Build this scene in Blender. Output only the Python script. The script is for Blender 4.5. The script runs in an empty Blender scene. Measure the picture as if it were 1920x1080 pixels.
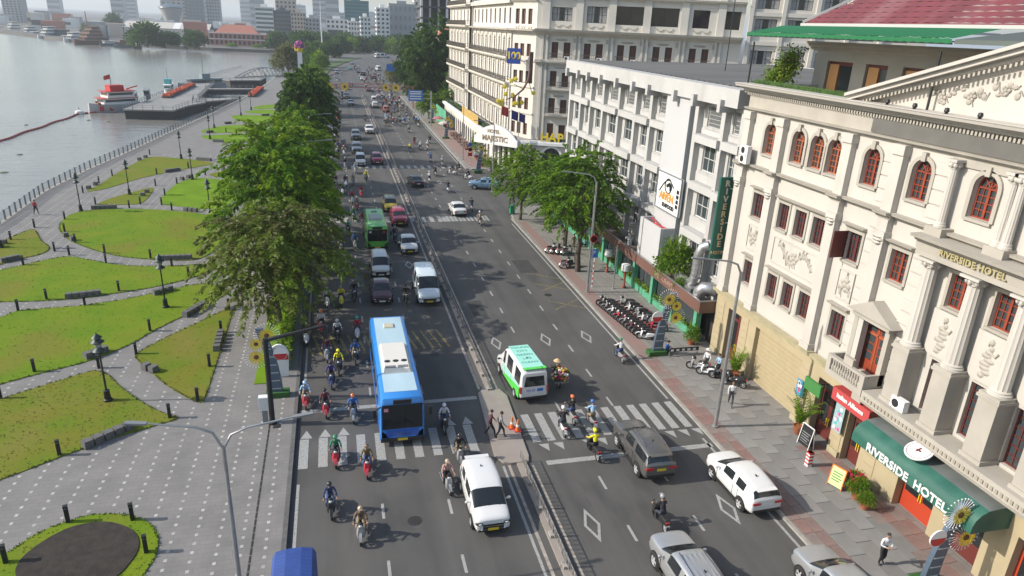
import bpy, math, random
from mathutils import Vector, Matrix, Quaternion
random.seed(11)
R=math.radians
S=bpy.context.scene; COL=S.collection
# ---------------------------------------------------------------- camera
cam=bpy.data.objects.new('camera',bpy.data.cameras.new('camera')); COL.objects.link(cam)
cam.data.sensor_width=36.0; cam.data.lens=24.375; cam.data.clip_start=.5; cam.data.clip_end=20000
cam.matrix_world=Matrix(((0.9702581756,0.0445938999,-0.2379295204,-8.5264),(-0.2381677391,0.3516804335,-0.9053159674,0.0),(0.0433035870,0.9350573548,0.3518416442,22.6),(0,0,0,1)))
S.camera=cam
# ---------------------------------------------------------------- world + sun
SUN_EL=R(33); SUN_AZ=math.atan2(-6.49,.8)
W=bpy.data.worlds.new('World'); S.world=W; W.use_nodes=True
nt=W.node_tree; bg=nt.nodes['Background']; sky=nt.nodes.new('ShaderNodeTexSky'); sky.sky_type='NISHITA'; sky.sun_disc=False
sky.sun_elevation=SUN_EL; sky.sun_rotation=SUN_AZ; sky.air_density=1.2; sky.dust_density=1.5; sky.ozone_density=1.0
nt.links.new(sky.outputs[0],bg.inputs[0]); bg.inputs[1].default_value=.15
sl=bpy.data.lights.new('sun','SUN'); sl.energy=4.3; sl.angle=R(.6); sl.color=(1,.935,.83)
sun=bpy.data.objects.new('sun',sl); COL.objects.link(sun); sun.location=(-60,20,60)
sv=Vector((math.sin(SUN_AZ)*math.cos(SUN_EL),math.cos(SUN_AZ)*math.cos(SUN_EL),math.sin(SUN_EL)))
sun.rotation_euler=(-sv).to_track_quat('-Z','Y').to_euler()
S.view_settings.view_transform='Standard'; S.view_settings.look='None'; S.view_settings.exposure=0.32; S.view_settings.gamma=1; S.view_settings.use_curve_mapping=False
S.render.engine='CYCLES'; S.cycles.use_denoising=True; S.cycles.max_bounces=6; S.cycles.diffuse_bounces=2; S.cycles.glossy_bounces=3; S.cycles.volume_bounces=1
S.cycles.transparent_max_bounces=8; S.cycles.caustics_reflective=False; S.cycles.caustics_refractive=False; S.cycles.sample_clamp_indirect=4
LAWNS=[('big_bed_lawn', 'dark soil flower bed', [(-23.5, 28.58), (-23.11, 28.69), (-22.58, 29.69), (-21.43, 30.38), (-20.57, 30.69), (-19.42, 30.57), (-18.14, 29.96), (-17.4, 29.08), (-17.08, 28.26), (-16.99, 27.15), (-17.2, 26.39), (-17.43, 25.2), (-18.57, 24.29), (-20.78, 24.2), (-24.28, 24.91), (-25.36, 27.36)]), ('lamp_lawn', 'brownish lawn around the nearest lamp', [(-31.77, 40.2), (-28.95, 43.08), (-27.12, 44.47), (-25.37, 45.79), (-24.66, 46.28), (-23.69, 45.52), (-22.5, 43.65), (-21.59, 42.39), (-20.67, 41.25), (-19.79, 40.33), (-19.07, 39.65), (-18.08, 39.06), (-19.05, 38.57), (-20.08, 38.0), (-21.0, 37.6), (-21.81, 37.09), (-22.53, 36.64), (-23.63, 35.88), (-24.66, 35.06), (-25.68, 34.38), (-28.19, 32.35)]), ('wedge_lawn', 'wedge shaped lawn beside the paved walk', [(-17.19, 56.81), (-17.13, 49.97), (-17.11, 44.62), (-17.11, 40.71), (-17.39, 40.76), (-18.03, 41.33), (-18.68, 42.05), (-19.83, 43.5), (-20.98, 45.24), (-21.95, 46.72), (-22.78, 48.16), (-22.01, 49.78), (-20.62, 51.82), (-19.09, 53.94)]), ('long_lawn', 'long lawn with benches along its lower edge', [(-37.48, 52.73), (-33.93, 56.35), (-33.3, 57.86), (-30.84, 57.97), (-28.64, 58.24), (-26.03, 59.18), (-23.61, 60.59), (-21.05, 62.24), (-19.6, 62.2), (-17.99, 60.0), (-18.95, 57.64), (-19.35, 56.75), (-21.1, 54.44), (-22.51, 52.1), (-23.2, 50.41), (-24.23, 48.98), (-25.59, 47.53), (-27.83, 46.33), (-29.71, 45.1), (-33.08, 43.07)]), ('middle_lawn', 'curved middle lawn below the oval', [(-41.73, 64.57), (-38.31, 68.0), (-37.24, 68.91), (-35.64, 70.59), (-33.87, 71.69), (-31.73, 70.15), (-29.0, 68.43), (-26.56, 67.68), (-23.49, 67.48), (-20.53, 67.78), (-19.55, 66.87), (-21.35, 64.09), (-23.91, 62.06), (-26.46, 60.96), (-28.88, 60.04), (-31.38, 59.65), (-35.23, 59.81), (-39.96, 60.56)]), ('oval_lawn', 'large oval lawn', [(-38.31, 82.91), (-38.75, 86.55), (-38.43, 88.2), (-37.54, 89.38), (-35.65, 89.75), (-33.48, 89.85), (-29.44, 89.31), (-23.46, 86.58), (-21.14, 83.27), (-20.28, 77.71), (-20.6, 72.9), (-21.7, 69.2), (-23.45, 69.07), (-25.41, 69.45), (-28.82, 70.65), (-31.48, 72.62), (-33.96, 75.18), (-36.07, 77.81), (-37.52, 80.73)]), ('round_lawn', 'bright round lawn under the trees', [(-30.17, 92.01), (-30.6, 97.22), (-30.31, 103.67), (-29.42, 106.46), (-28.45, 107.91), (-24.4, 106.29), (-22.05, 101.61), (-21.48, 93.72), (-22.24, 89.59), (-24.45, 89.21), (-27.75, 90.77)]), ('river_lawn', 'brownish lawn by the river railing', [(-40.59, 98.97), (-39.79, 103.39), (-39.81, 110.13), (-38.96, 120.9), (-38.08, 125.14), (-33.68, 123.22), (-29.26, 120.84), (-27.17, 118.54), (-28.65, 116.79), (-32.64, 112.27), (-35.9, 107.42), (-37.52, 102.96), (-38.91, 100.12)]), ('small_lawn', 'small brown lawn between two paths', [(-37.26, 92.48), (-36.22, 96.05), (-35.04, 98.07), (-32.64, 102.75), (-32.01, 94.94), (-32.25, 92.15), (-34.01, 91.99), (-36.76, 92.18)]), ('corner_lawn', 'lawn at the railing corner', [(-44.15, 72.01), (-41.63, 76.86), (-41.08, 79.65), (-40.42, 82.03), (-39.11, 79.47), (-37.99, 76.87), (-36.28, 74.52), (-36.39, 72.47), (-37.79, 71.31), (-38.89, 69.55), (-41.82, 66.57)]), ('far_lawn_a', 'far bright lawn beside the plaza', [(-35.11, 152.69), (-33.39, 159.67), (-29.57, 163.23), (-23.66, 162.04), (-22.51, 157.29), (-24.36, 154.09), (-29.23, 151.59), (-33.6, 150.62)]), ('far_lawn_b', 'far lower bright lawn beside the plaza', [(-34.43, 147.79), (-31.73, 147.92), (-27.06, 150.27), (-22.95, 149.78), (-23.35, 142.95), (-27.89, 138.39), (-31.92, 142.61)]), ('far_lawn_c', 'far bright lawn near the pier', [(-32.87, 178.4), (-28.02, 180.99), (-19.21, 176.95), (-19.26, 166.68), (-24.27, 165.38), (-29.06, 168.46)]), ('far_lawn_d', 'far bright lawn by the pier path', [(-30.97, 185.88), (-26.52, 192.06), (-19.87, 189.55), (-19.62, 179.92), (-27.0, 183.18)]), ('far_lawn_e', 'farthest lawn by the pier', [(-29.63, 197.52), (-22.15, 206.36), (-19.68, 199.05), (-27.69, 190.75)]), ('plaza_lawn', 'lawn patch beside the plaza trees', [(-23.17, 141.03), (-19.44, 143.11), (-18.05, 136.26), (-21.65, 134.4)]), ('stub_lawn', 'brown lawn stub near the blue sign', [(-27.29, 109.77), (-25.9, 112.12), (-23.03, 113.7), (-23.25, 108.88), (-24.91, 107.42)])]
SOIL=[(-22.43, 27.09), (-22.54, 27.89), (-22.34, 28.54), (-21.74, 29.4), (-20.99, 29.96), (-19.76, 30.03), (-18.85, 29.56), (-18.24, 28.99), (-17.89, 28.29), (-17.8, 27.54), (-17.98, 26.88), (-18.19, 26.25), (-18.77, 25.76), (-20.13, 25.67), (-21.59, 26.02)]
BOLLARDS=[(-38.48, 85.45), (-36.89, 80.27), (-40.42, 82.31), (-40.98, 77.72), (-35.66, 73.41), (-33.95, 71.98), (-36.9, 69.28), (-30.92, 72.22), (-29.99, 69.11), (-26.35, 70.05), (-23.98, 67.49), (-21.97, 64.31), (-26.94, 61.28), (-31.97, 60.01), (-28.68, 58.28), (-33.23, 57.82), (-22.61, 52.34), (-22.64, 48.36), (-17.51, 55.85), (-17.5, 51.33), (-17.48, 45.64), (-28.29, 46.6), (-24.49, 46.56), (-30.35, 96.7), (-29.73, 91.71), (-28.03, 88.86), (-37.27, 92.39), (-33.04, 90.34), (-32.25, 92.24), (-40.47, 98.76), (-34.66, 76.16), (-28.94, 43.18), (-23.57, 36.18), (-18.73, 39.18), (-17.47, 40.92), (-21.37, 30.3), (-18.56, 29.93), (-17.45, 27.53), (-23.05, 27.98), (-40.2, 104.64), (-39.78, 109.38), (-32.7, 102.64), (-34.17, 110.48), (-30.17, 103.66), (-30.66, 115.11), (-27.41, 109.65), (-26.71, 118.69), (-29.89, 152.03), (-38.56, 126.62)]
BENCHES=[([(-36.81, 90.0), (-34.63, 90.28)], 5, 'row of five at the top edge of the oval lawn'), ([(-26.34, 88.4), (-25.23, 87.89)], 3, 'row of three under the trees by the oval lawn'), ([(-36.23, 78.41), (-35.08, 76.89)], 2, 'pair at the left tip of the oval lawn'), ([(-25.27, 69.54), (-22.81, 69.55)], 6, 'row of six at the lower edge of the oval lawn'), ([(-38.88, 70.37), (-38.08, 71.07)], 3, 'row of three beside the corner lawn'), ([(-30.37, 60.07), (-28.37, 60.54)], 5, 'row of five below the middle lawn'), ([(-23.8, 60.03), (-22.89, 60.84)], 3, 'row of three beside the tall lamp in the long lawn'), ([(-20.52, 54.86), (-19.52, 56.85)], 5, 'slanting row of five at the tip of the long lawn'), ([(-25.59, 48.21), (-24.84, 49.01)], 3, 'row of three behind the nearest lamp'), ([(-17.35, 48.16), (-17.44, 50.74)], 5, 'row of five beside the paved walk'), ([(-40.45, 101.04), (-40.22, 103.3)], 2, 'pair by the railing path'), ([(-32.91, 96.55), (-32.82, 98.36)], 2, 'pair beside the small brown lawn'), ([(-41.0, 75.3), (-41.07, 76.37)], 2, 'pair under the lamp at the picture edge'), ([(-21.44, 45.87), (-20.91, 45.43)], 2, 'pale pair on the wedge lawn edge'), ([(-22.37, 36.77), (-20.72, 38.25)], 5, 'row of five below the brownish lawn'), ([(-38.97, 121.51), (-38.54, 123.69)], 2, 'pair by the river railing'), ([(-33.34, 151.11), (-32.55, 151.87)], 3, 'row of three on the far plaza'), ([(-31.61, 164.47), (-30.71, 165.11)], 3, 'row of three beside a far lawn'), ([(-26.3, 152.73), (-24.43, 153.34)], 5, 'row of five on a far lawn'), ([(-25.21, 178.94), (-23.94, 179.76)], 4, 'row of four on the farthest lawn'), ([(-24.13, 165.1), (-21.09, 165.65)], 6, 'row of six on a far lawn'), ([(-30.41, 140.15), (-29.03, 139.78)], 4, 'row of four at the lower far lawn'), ([(-33.15, 111.76), (-31.72, 113.06)], 5, 'row of five below the river lawn'), ([(-30.32, 121.79), (-28.45, 121.0)], 5, 'row of five at the tip of the river lawn'), ([(-25.41, 113.2), (-24.65, 114.29)], 2, 'pair beside the stub lawn'), ([(-29.99, 106.36), (-29.37, 107.56)], 2, 'pair above the round lawn')]
LAMPS=[(-22.71, 41.85), (-22.43, 56.94), (-37.92, 89.15), (-34.7, 97.45), (-28.64, 106.44), (-33.03, 122.74), (-32.96, 158.12), (-31.64, 143.26), (-29.95, 178.74), (-20.96, 164.8), (-22.06, 123.21), (-23.16, 85.33), (-40.84, 74.99), (-28.82, 190.59)]
RAIL=[(-45.0, 68.35), (-44.34, 84.07), (-45.23, 99.52), (-44.38, 113.33), (-42.46, 129.13), (-40.29, 152.37), (-36.23, 188.45)]
RIDERS=[(-9.5, 28.29, -1, 'navy', 'black', 'black'), (-8.21, 26.25, -1, 'brown', 'grey', 'tan'), (-3.63, 29.12, -1, 'pink', 'grey', 'tan'), (-9.27, 32.46, -1, 'green', 'red', 'green'), (-7.68, 31.22, -1, 'olive', 'red', 'brown'), (-11.0, 38.89, -1, 'lightblue', 'red', 'lightblue'), (-9.79, 37.68, -1, 'maroon', 'red', 'black'), (-8.22, 36.81, -1, 'blue', 'grey', 'orange'), (-3.03, 34.73, -1, 'white', 'black', 'white'), (-2.67, 31.46, -1, 'black', 'grey', 'black'), (-9.47, 41.27, -1, 'purple', 'navy', 'black'), (-8.98, 43.12, -1, 'yellow', 'black', 'yellow'), (-9.75, 45.17, -1, 'maroon', 'grey', 'red'), (-7.84, 44.53, -1, 'blue', 'black', 'navy'), (-10.23, 50.12, -1, 'white', 'red', 'orange'), (-8.95, 48.3, -1, 'white', 'black', 'white'), (-7.55, 48.56, -1, 'red', 'white', 'teal'), (-11.23, 48.09, -1, 'black', 'white', 'white'), (-9.78, 55.21, -1, 'white', 'white', 'grey'), (-8.61, 55.4, -1, 'yellow', 'yellow', 'grey'), (-7.48, 56.45, -1, 'black', 'black', 'black'), (-3.27, 55.03, -1, 'black', 'black', 'black'), (-7.75, 63.28, -1, 'white', 'grey', 'white'), (-6.95, 71.19, -1, 'blue', 'grey', 'navy'), (-2.62, 73.24, -1, 'black', 'black', 'grey'), (-9.22, 73.12, -1, 'red', 'white', 'white'), (-7.53, 76.37, -1, 'teal', 'black', 'teal'), (-8.38, 70.07, -1, 'white', 'grey', 'white'), (-7.19, 114.53, -1, 'black', 'grey', 'grey'), (-5.65, 110.25, -1, 'lightblue', 'grey', 'grey'), (-4.29, 104.34, -1, 'yellow', 'black', 'yellow'), (-6.29, 102.24, -1, 'grey', 'grey', 'grey'), (-7.84, 95.94, -1, 'grey', 'white', 'grey'), (-5.39, 94.55, -1, 'red', 'red', 'black'), (-6.7, 91.04, -1, 'red', 'white', 'red'), (-6.2, 87.66, -1, 'grey', 'red', 'white'), (-6.83, 82.13, -1, 'green', 'grey', 'grey'), (-5.82, 79.71, -1, 'red', 'grey', 'navy'), (-8.15, 125.51, -1, 'white', 'red', 'grey'), (-6.88, 134.97, -1, 'lightblue', 'grey', 'white'), (-9.19, 115.45, -1, 'green', 'grey', 'grey'), (-8.71, 101.29, -1, 'black', 'white', 'grey'), (-1.35, 172.1, -1, 'black', 'black', 'black'), (3.84, 33.18, 1, 'black', 'white', 'white'), (4.84, 34.37, 1, 'black', 'grey', 'orange'), (5.86, 33.59, 1, 'lightblue', 'grey', 'blue'), (4.96, 30.54, 1, 'yellow', 'black', 'yellow'), (6.1, 24.34, 1, 'black', 'black', 'grey'), (11.07, 41.82, 1, 'white', 'grey', 'green'), (2.74, 164.27, 1, 'black', 'grey', 'grey'), (3.97, 172.59, 1, 'grey', 'grey', 'grey'), (4.71, 166.19, 1, 'red', 'white', 'white'), (6.29, 164.54, 1, 'black', 'grey', 'grey'), (10.41, 163.98, 1, 'black', 'white', 'white'), (7.27, 153.88, 1, 'grey', 'grey', 'grey'), (6.67, 139.02, 1, 'brown', 'red', 'black'), (7.16, 131.68, 1, 'white', 'grey', 'white'), (8.53, 132.88, 1, 'white', 'white', 'white'), (9.94, 139.76, 1, 'black', 'grey', 'black'), (4.88, 129.93, 1, 'yellow', 'black', 'tan'), (7.42, 119.9, 1, 'blue', 'white', 'blue'), (8.89, 116.05, 1, 'white', 'white', 'white'), (6.66, 107.84, 1, 'black', 'grey', 'black'), (5.05, 103.23, 1, 'white', 'white', 'white'), (6.87, 96.77, 1, 'black', 'white', 'black'), (10.08, 108.98, 2, 'black', 'white', 'black'), (11.4, 111.06, 2, 'black', 'grey', 'black'), (11.98, 105.26, 2, 'black', 'white', 'black'), (8.34, 86.06, 1, 'black', 'grey', 'black'), (8.03, 78.96, 1, 'tan', 'grey', 'white')]
# ---------------------------------------------------------------- helpers
SPLIT={'spandrel_panel','pilaster','window_surround','bracket','ornament','window_hood','swag','baluster','handle','pane','roof_rail','pedestal','sign_line','strut','brace','rib','stripe','symbol','print','wiper','door_handle','door_seam','number_plate','arch_surround','hull_marking','picture','crossbar','roof_trim','side_graphic','bumper_trim','cornice','string_course','balcony','door_hood','frame_bar','terrace_floor','fork','vent','duct_strut','skylight','window_band','mullion','emblem','blade','side_window'}
class MB:
    def __init__(s): s.v=[]; s.f=[]; s.m=[]; s.s=[]; s.X=None
    def add(s,vs,fs,mi=0,sm=False):
        b=len(s.v)
        if s.X is not None: vs=[tuple(s.X@Vector(p)) for p in vs]
        s.v+=[tuple(p) for p in vs]
        for f in fs: s.f.append([b+i for i in f]); s.m.append(mi); s.s.append(sm)
        return s
    def face(s,pts,mi=0): return s.add(pts,[list(range(len(pts)))],mi)
    def box(s,x0,x1,y0,y1,z0,z1,mi=0,tx=0,ty=0):
        # tx,ty: inset of the top face
        v=[(x0,y0,z0),(x1,y0,z0),(x1,y1,z0),(x0,y1,z0),(x0+tx,y0+ty,z1),(x1-tx,y0+ty,z1),(x1-tx,y1-ty,z1),(x0+tx,y1-ty,z1)]
        return s.add(v,[(3,2,1,0),(4,5,6,7),(0,1,5,4),(1,2,6,5),(2,3,7,6),(3,0,4,7)],mi)
    def bar(s,a,b,w,h,mi=0,up=(0,0,1)):
        a=Vector(a);b=Vector(b);d=(b-a).normalized();u=Vector(up)
        if abs(d.dot(u))>.98:u=Vector((1,0,0))
        x=d.cross(u).normalized()*w/2;y=x.cross(d).normalized()*h/2
        v=[a-x-y,a+x-y,a+x+y,a-x+y,b-x-y,b+x-y,b+x+y,b-x+y]
        return s.add(v,[(0,1,2,3),(7,6,5,4),(4,5,1,0),(5,6,2,1),(6,7,3,2),(7,4,0,3)],mi)
    def tube(s,pts,r,n=6,mi=0,cap=True,sm=True):
        pts=[Vector(p) for p in pts]; k=len(pts)
        if not hasattr(r,'__len__'): r=[r]*k
        vs=[];px=None
        for i,p in enumerate(pts):
            d=(pts[min(i+1,k-1)]-pts[max(i-1,0)]).normalized()
            if px is None:
                px=d.orthogonal().normalized()
            else:
                px=(px-d*px.dot(d)); px=px.normalized() if px.length>1e-6 else d.orthogonal().normalized()
            py=d.cross(px)
            for j in range(n):
                a=2*math.pi*j/n; vs.append(p+(px*math.cos(a)+py*math.sin(a))*r[i])
        fs=[(i*n+j,i*n+(j+1)%n,(i+1)*n+(j+1)%n,(i+1)*n+j) for i in range(k-1) for j in range(n)]
        s.add(vs,fs,mi,sm)
        if cap:
            b=len(s.v)-k*n
            s.f.append([b+j for j in range(n)][::-1]);s.m.append(mi);s.s.append(False)
            s.f.append([b+(k-1)*n+j for j in range(n)]);s.m.append(mi);s.s.append(False)
        return s
    def lathe(s,prof,c=(0,0,0),n=10,mi=0,sm=True,ax='z',cap=True):
        vs=[]
        for r,z in prof:
            for j in range(n):
                a=2*math.pi*j/n; x,y=r*math.cos(a),r*math.sin(a)
                p=(x,y,z) if ax=='z' else ((z,x,y) if ax=='x' else (x,z,y))
                vs.append((c[0]+p[0],c[1]+p[1],c[2]+p[2]))
        k=len(prof)
        fs=[(i*n+j,i*n+(j+1)%n,(i+1)*n+(j+1)%n,(i+1)*n+j) for i in range(k-1) for j in range(n)]
        s.add(vs,fs,mi,sm); b=len(s.v)-k*n
        for i,rv in ((0,True),(k-1,False)):
            if cap and prof[i][0]>1e-4:
                f=[b+i*n+j for j in range(n)]; s.f.append(f[::-1] if rv else f); s.m.append(mi); s.s.append(False)
        return s
    def ball(s,c,r,nu=10,nv=6,mi=0):
        if not hasattr(r,'__len__'): r=(r,r,r)
        vs=[(c[0],c[1],c[2]-r[2])]
        for i in range(1,nv):
            t=math.pi*i/nv-math.pi/2
            for j in range(nu):
                a=2*math.pi*j/nu; vs.append((c[0]+r[0]*math.cos(t)*math.cos(a),c[1]+r[1]*math.cos(t)*math.sin(a),c[2]+r[2]*math.sin(t)))
        vs.append((c[0],c[1],c[2]+r[2])); e=len(vs)-1
        fs=[(0,1+(j+1)%nu,1+j) for j in range(nu)]
        for i in range(nv-2):
            for j in range(nu): fs.append((1+i*nu+j,1+i*nu+(j+1)%nu,1+(i+1)*nu+(j+1)%nu,1+(i+1)*nu+j))
        fs+=[(e,e-nu+j,e-nu+(j+1)%nu) for j in range(nu)]
        return s.add(vs,fs,mi,True)
    def prism(s,poly,z0,z1,mi=0,mside=None):
        n=len(poly); a=sum(poly[i][0]*poly[(i+1)%n][1]-poly[(i+1)%n][0]*poly[i][1] for i in range(n))
        if a<0: poly=poly[::-1]
        s.add([(x,y,z0) for x,y in poly]+[(x,y,z1) for x,y in poly],[list(range(n,2*n))],mi)
        b=len(s.v)-2*n
        for i in range(n):
            s.f.append([b+i,b+(i+1)%n,b+n+(i+1)%n,b+n+i]); s.m.append(mi if mside is None else mside); s.s.append(False)
        return s
    def loft(s,rings,mi=0,closed=False,cap=True,sm=True,tag=None):
        n=len(rings[0]); vs=[p for r in rings for p in r]; k=len(rings); b=len(s.v)
        s.add(vs,[],mi)
        for i in range(k-1):
            for j in range(n if closed else n-1):
                s.f.append([b+i*n+j,b+i*n+(j+1)%n,b+(i+1)*n+(j+1)%n,b+(i+1)*n+j]); s.m.append(mi if tag is None else tag(i,j)); s.s.append(sm)
        if cap:
            s.f.append([b+j for j in range(n)][::-1]);s.m.append(mi);s.s.append(False)
            s.f.append([b+(k-1)*n+j for j in range(n)]);s.m.append(mi);s.s.append(False)
        return s
    def mesh(s,name,mats):
        me=bpy.data.meshes.new(name); me.from_pydata(s.v,[],s.f)
        for m in (mats if isinstance(mats,(list,tuple)) else [mats]): me.materials.append(m)
        me.polygons.foreach_set('material_index',s.m); me.polygons.foreach_set('use_smooth',s.s)
        if any(s.s): me.set_sharp_from_angle(angle=R(42))
        me.update(); return me
    def clusters(s):
        # faces that share vertices, then islands whose boxes touch, make one piece
        par=list(range(len(s.v)))
        def find(i):
            while par[i]!=i: par[i]=par[par[i]]; i=par[i]
            return i
        for f in s.f:
            a=find(f[0])
            for i in f[1:]: par[find(i)]=a
        isl={}
        for k,f in enumerate(s.f): isl.setdefault(find(f[0]),[]).append(k)
        bx=[]
        for fs in isl.values():
            vs=[s.v[i] for k in fs for i in s.f[k]]; bx.append([fs,[min(v[a] for v in vs)-.012 for a in range(3)],[max(v[a] for v in vs)+.012 for a in range(3)]])
        done=False
        while not done:
            done=True; out=[]
            for q in bx:
                for o in out:
                    if all(q[1][a]<=o[2][a] and o[1][a]<=q[2][a] for a in range(3)):
                        o[0]+=q[0]; o[1]=[min(o[1][a],q[1][a]) for a in range(3)]; o[2]=[max(o[2][a],q[2][a]) for a in range(3)]; done=False; break
                else: out.append(q)
            bx=out
        return [q[0] for q in bx]
    def part(s,fs):
        m=MB(); ix={}
        for k in fs:
            f=[]
            for i in s.f[k]:
                if i not in ix: ix[i]=len(m.v); m.v.append(s.v[i])
                f.append(ix[i])
            m.f.append(f); m.m.append(s.m[k]); m.s.append(s.s[k])
        return m
    def build(s,name,mats,parent=None,loc=(0,0,0),rz=0):
        if name in SPLIT and parent is not None:
            cl=s.clusters()
            if 1<len(cl)<90:
                return [obj(name,s.part(c).mesh(name,mats),parent,loc,rz) for c in cl][0]
        return obj(name,s.mesh(name,mats),parent,loc,rz)
def obj(name,me,parent=None,loc=(0,0,0),rz=0):
    o=bpy.data.objects.new(name,me); COL.objects.link(o); o.location=loc
    if rz: o.rotation_euler=(0,0,rz)
    if parent is not None: o.parent=parent; KIDS.setdefault(parent.name,[]).append(o)
    return o
KIDS={}
def tag(o,label=None,cat=None,group=None,kind=None):
    if label:o['label']=label
    if cat:o['category']=cat
    if group:o['group']=group
    if kind:o['kind']=kind
    return o
def thing(name,label,cat,loc=(0,0,0),rz=0,group=None):
    return tag(obj(name,None,None,loc,rz),label,cat,group)
def dup(o,loc=None,rz=None,label=None,group=None,parent=None,sw=None,sc=None):
    c=o.copy(); COL.objects.link(c)
    if parent is not None: c.parent=parent; KIDS.setdefault(parent.name,[]).append(c)
    if loc is not None: c.location=loc
    if rz is not None: c.rotation_euler=(0,0,rz)
    if sc is not None: c.scale=(sc,sc,sc)
    if label:c['label']=label
    if group:c['group']=group
    if sw and c.data is not None:
        for i,m in enumerate(o.data.materials):
            if m is not None and m.name in sw:
                c.material_slots[i].link='OBJECT'; c.material_slots[i].material=sw[m.name]
    for k in KIDS.get(o.name,()): dup(k,parent=c,sw=sw)
    return c
def struct(name,mb,mats,parent=None): return tag(mb.build(name,mats,parent),kind='structure')
def text_obj(name,body,size,mt,parent,M,depth=.02,align='CENTER',space=1.0,bold=0):
    cu=bpy.data.curves.new(name,'FONT'); cu.body=body; cu.size=size; cu.extrude=depth; cu.align_x=align; cu.align_y='CENTER'; cu.space_character=space; cu.offset=bold
    cu.resolution_u=3
    t=bpy.data.objects.new(name,cu); COL.objects.link(t); bpy.context.view_layer.update()
    me=bpy.data.meshes.new_from_object(t.evaluated_get(bpy.context.evaluated_depsgraph_get()))
    bpy.data.objects.remove(t); me.materials.clear(); me.materials.append(mt); me.transform(M)
    return obj(name,me,parent)
def onwall_x(x,y,z,flip=False):   # letters read from the -X side: local x -> -Y, local y -> Z, local z -> -X
    return Matrix(((0,0,-1,x),(-1,0,0,y),(0,1,0,z),(0,0,0,1)))
def onwall_y(x,y,z):              # read from the -Y side
    return Matrix(((1,0,0,x),(0,0,-1,y),(0,1,0,z),(0,0,0,1)))
# ---------------------------------------------------------------- materials
MATS={}
def mat(name,col,rough=.6,metal=0.,var=0.,vs=3.,col2=None,bump=0.,bs=20.,coat=0.,emit=None,stretch=None,detail=4,lo=.35,hi=.65):
    if name in MATS: return MATS[name]
    m=bpy.data.materials.new(name); m.use_nodes=True; n=m.node_tree.nodes; l=m.node_tree.links; p=n['Principled BSDF']
    p.inputs['Base Color'].default_value=(*col,1); p.inputs['Roughness'].default_value=rough; p.inputs['Metallic'].default_value=metal
    if coat: p.inputs['Coat Weight'].default_value=coat; p.inputs['Coat Roughness'].default_value=.08
    if emit: p.inputs['Emission Color'].default_value=(*emit[0],1); p.inputs['Emission Strength'].default_value=emit[1]
    if var or bump:
        tc=n.new('ShaderNodeTexCoord'); co=tc.outputs['Object']
        if stretch:
            mp=n.new('ShaderNodeMapping'); mp.inputs['Scale'].default_value=stretch; l.new(co,mp.inputs[0]); co=mp.outputs[0]
    if var:
        nz=n.new('ShaderNodeTexNoise'); nz.inputs['Scale'].default_value=vs; nz.inputs['Detail'].default_value=detail; l.new(co,nz.inputs['Vector'])
        mr=n.new('ShaderNodeMapRange'); mr.inputs['From Min'].default_value=lo; mr.inputs['From Max'].default_value=hi; l.new(nz.outputs[0],mr.inputs[0])
        mx=n.new('ShaderNodeMix'); mx.data_type='RGBA'
        c2=col2 if col2 else tuple(c*(1-var) for c in col)
        mx.inputs[6].default_value=(*col,1); mx.inputs[7].default_value=(*c2,1); l.new(mr.outputs[0],mx.inputs[0]); l.new(mx.outputs[2],p.inputs['Base Color'])
    if bump:
        nb=n.new('ShaderNodeTexNoise'); nb.inputs['Scale'].default_value=bs; nb.inputs['Detail'].default_value=3; l.new(co,nb.inputs['Vector'])
        b=n.new('ShaderNodeBump'); b.inputs['Strength'].default_value=bump; b.inputs['Distance'].default_value=.02; l.new(nb.outputs[0],b.inputs['Height']); l.new(b.outputs[0],p.inputs['Normal'])
    MATS[name]=m; return m
def mix_in(m,fac_fn,col):
    """lay colour col over the material's base colour by the factor that fac_fn(nodes,links,object-coordinates) returns"""
    n=m.node_tree.nodes; l=m.node_tree.links; p=n['Principled BSDF']; inp=p.inputs['Base Color']
    tc=n.new('ShaderNodeTexCoord'); f=fac_fn(n,l,tc.outputs['Object'])
    mx=n.new('ShaderNodeMix'); mx.data_type='RGBA'; mx.inputs[7].default_value=(*col,1)
    if inp.is_linked: l.new(inp.links[0].from_socket,mx.inputs[6])
    else: mx.inputs[6].default_value=inp.default_value
    l.new(f,mx.inputs[0]); l.new(mx.outputs[2],inp)
def noise_fac(scale,lo,hi,stretch=(1,1,1),amount=1.,detail=4,seed=0.):
    def f(n,l,co):
        mp=n.new('ShaderNodeMapping'); mp.inputs['Scale'].default_value=stretch; mp.inputs['Location'].default_value=(seed,seed*.7,0); l.new(co,mp.inputs[0])
        z=n.new('ShaderNodeTexNoise'); z.inputs['Scale'].default_value=scale; z.inputs['Detail'].default_value=detail; l.new(mp.outputs[0],z.inputs['Vector'])
        r=n.new('ShaderNodeMapRange'); r.inputs[1].default_value=lo; r.inputs[2].default_value=hi; r.inputs[4].default_value=amount; l.new(z.outputs[0],r.inputs[0]); return r.outputs[0]
    return f
def brick_fac(sx,sy,mortar=.02,amount=1.,rot=0.,offset=.5):
    def f(n,l,co):
        mp=n.new('ShaderNodeMapping'); mp.inputs['Rotation'].default_value=(0,0,rot); l.new(co,mp.inputs[0])
        b=n.new('ShaderNodeTexBrick'); b.inputs['Scale'].default_value=1; b.inputs['Brick Width'].default_value=sx; b.inputs['Row Height'].default_value=sy; b.inputs['Mortar Size'].default_value=mortar; b.offset=offset
        b.inputs['Mortar Smooth'].default_value=.2; l.new(mp.outputs[0],b.inputs['Vector'])
        k=n.new('ShaderNodeMath'); k.operation='MULTIPLY'; k.inputs[1].default_value=amount; l.new(b.outputs['Fac'],k.inputs[0]); return k.outputs[0]
    return f
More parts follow.
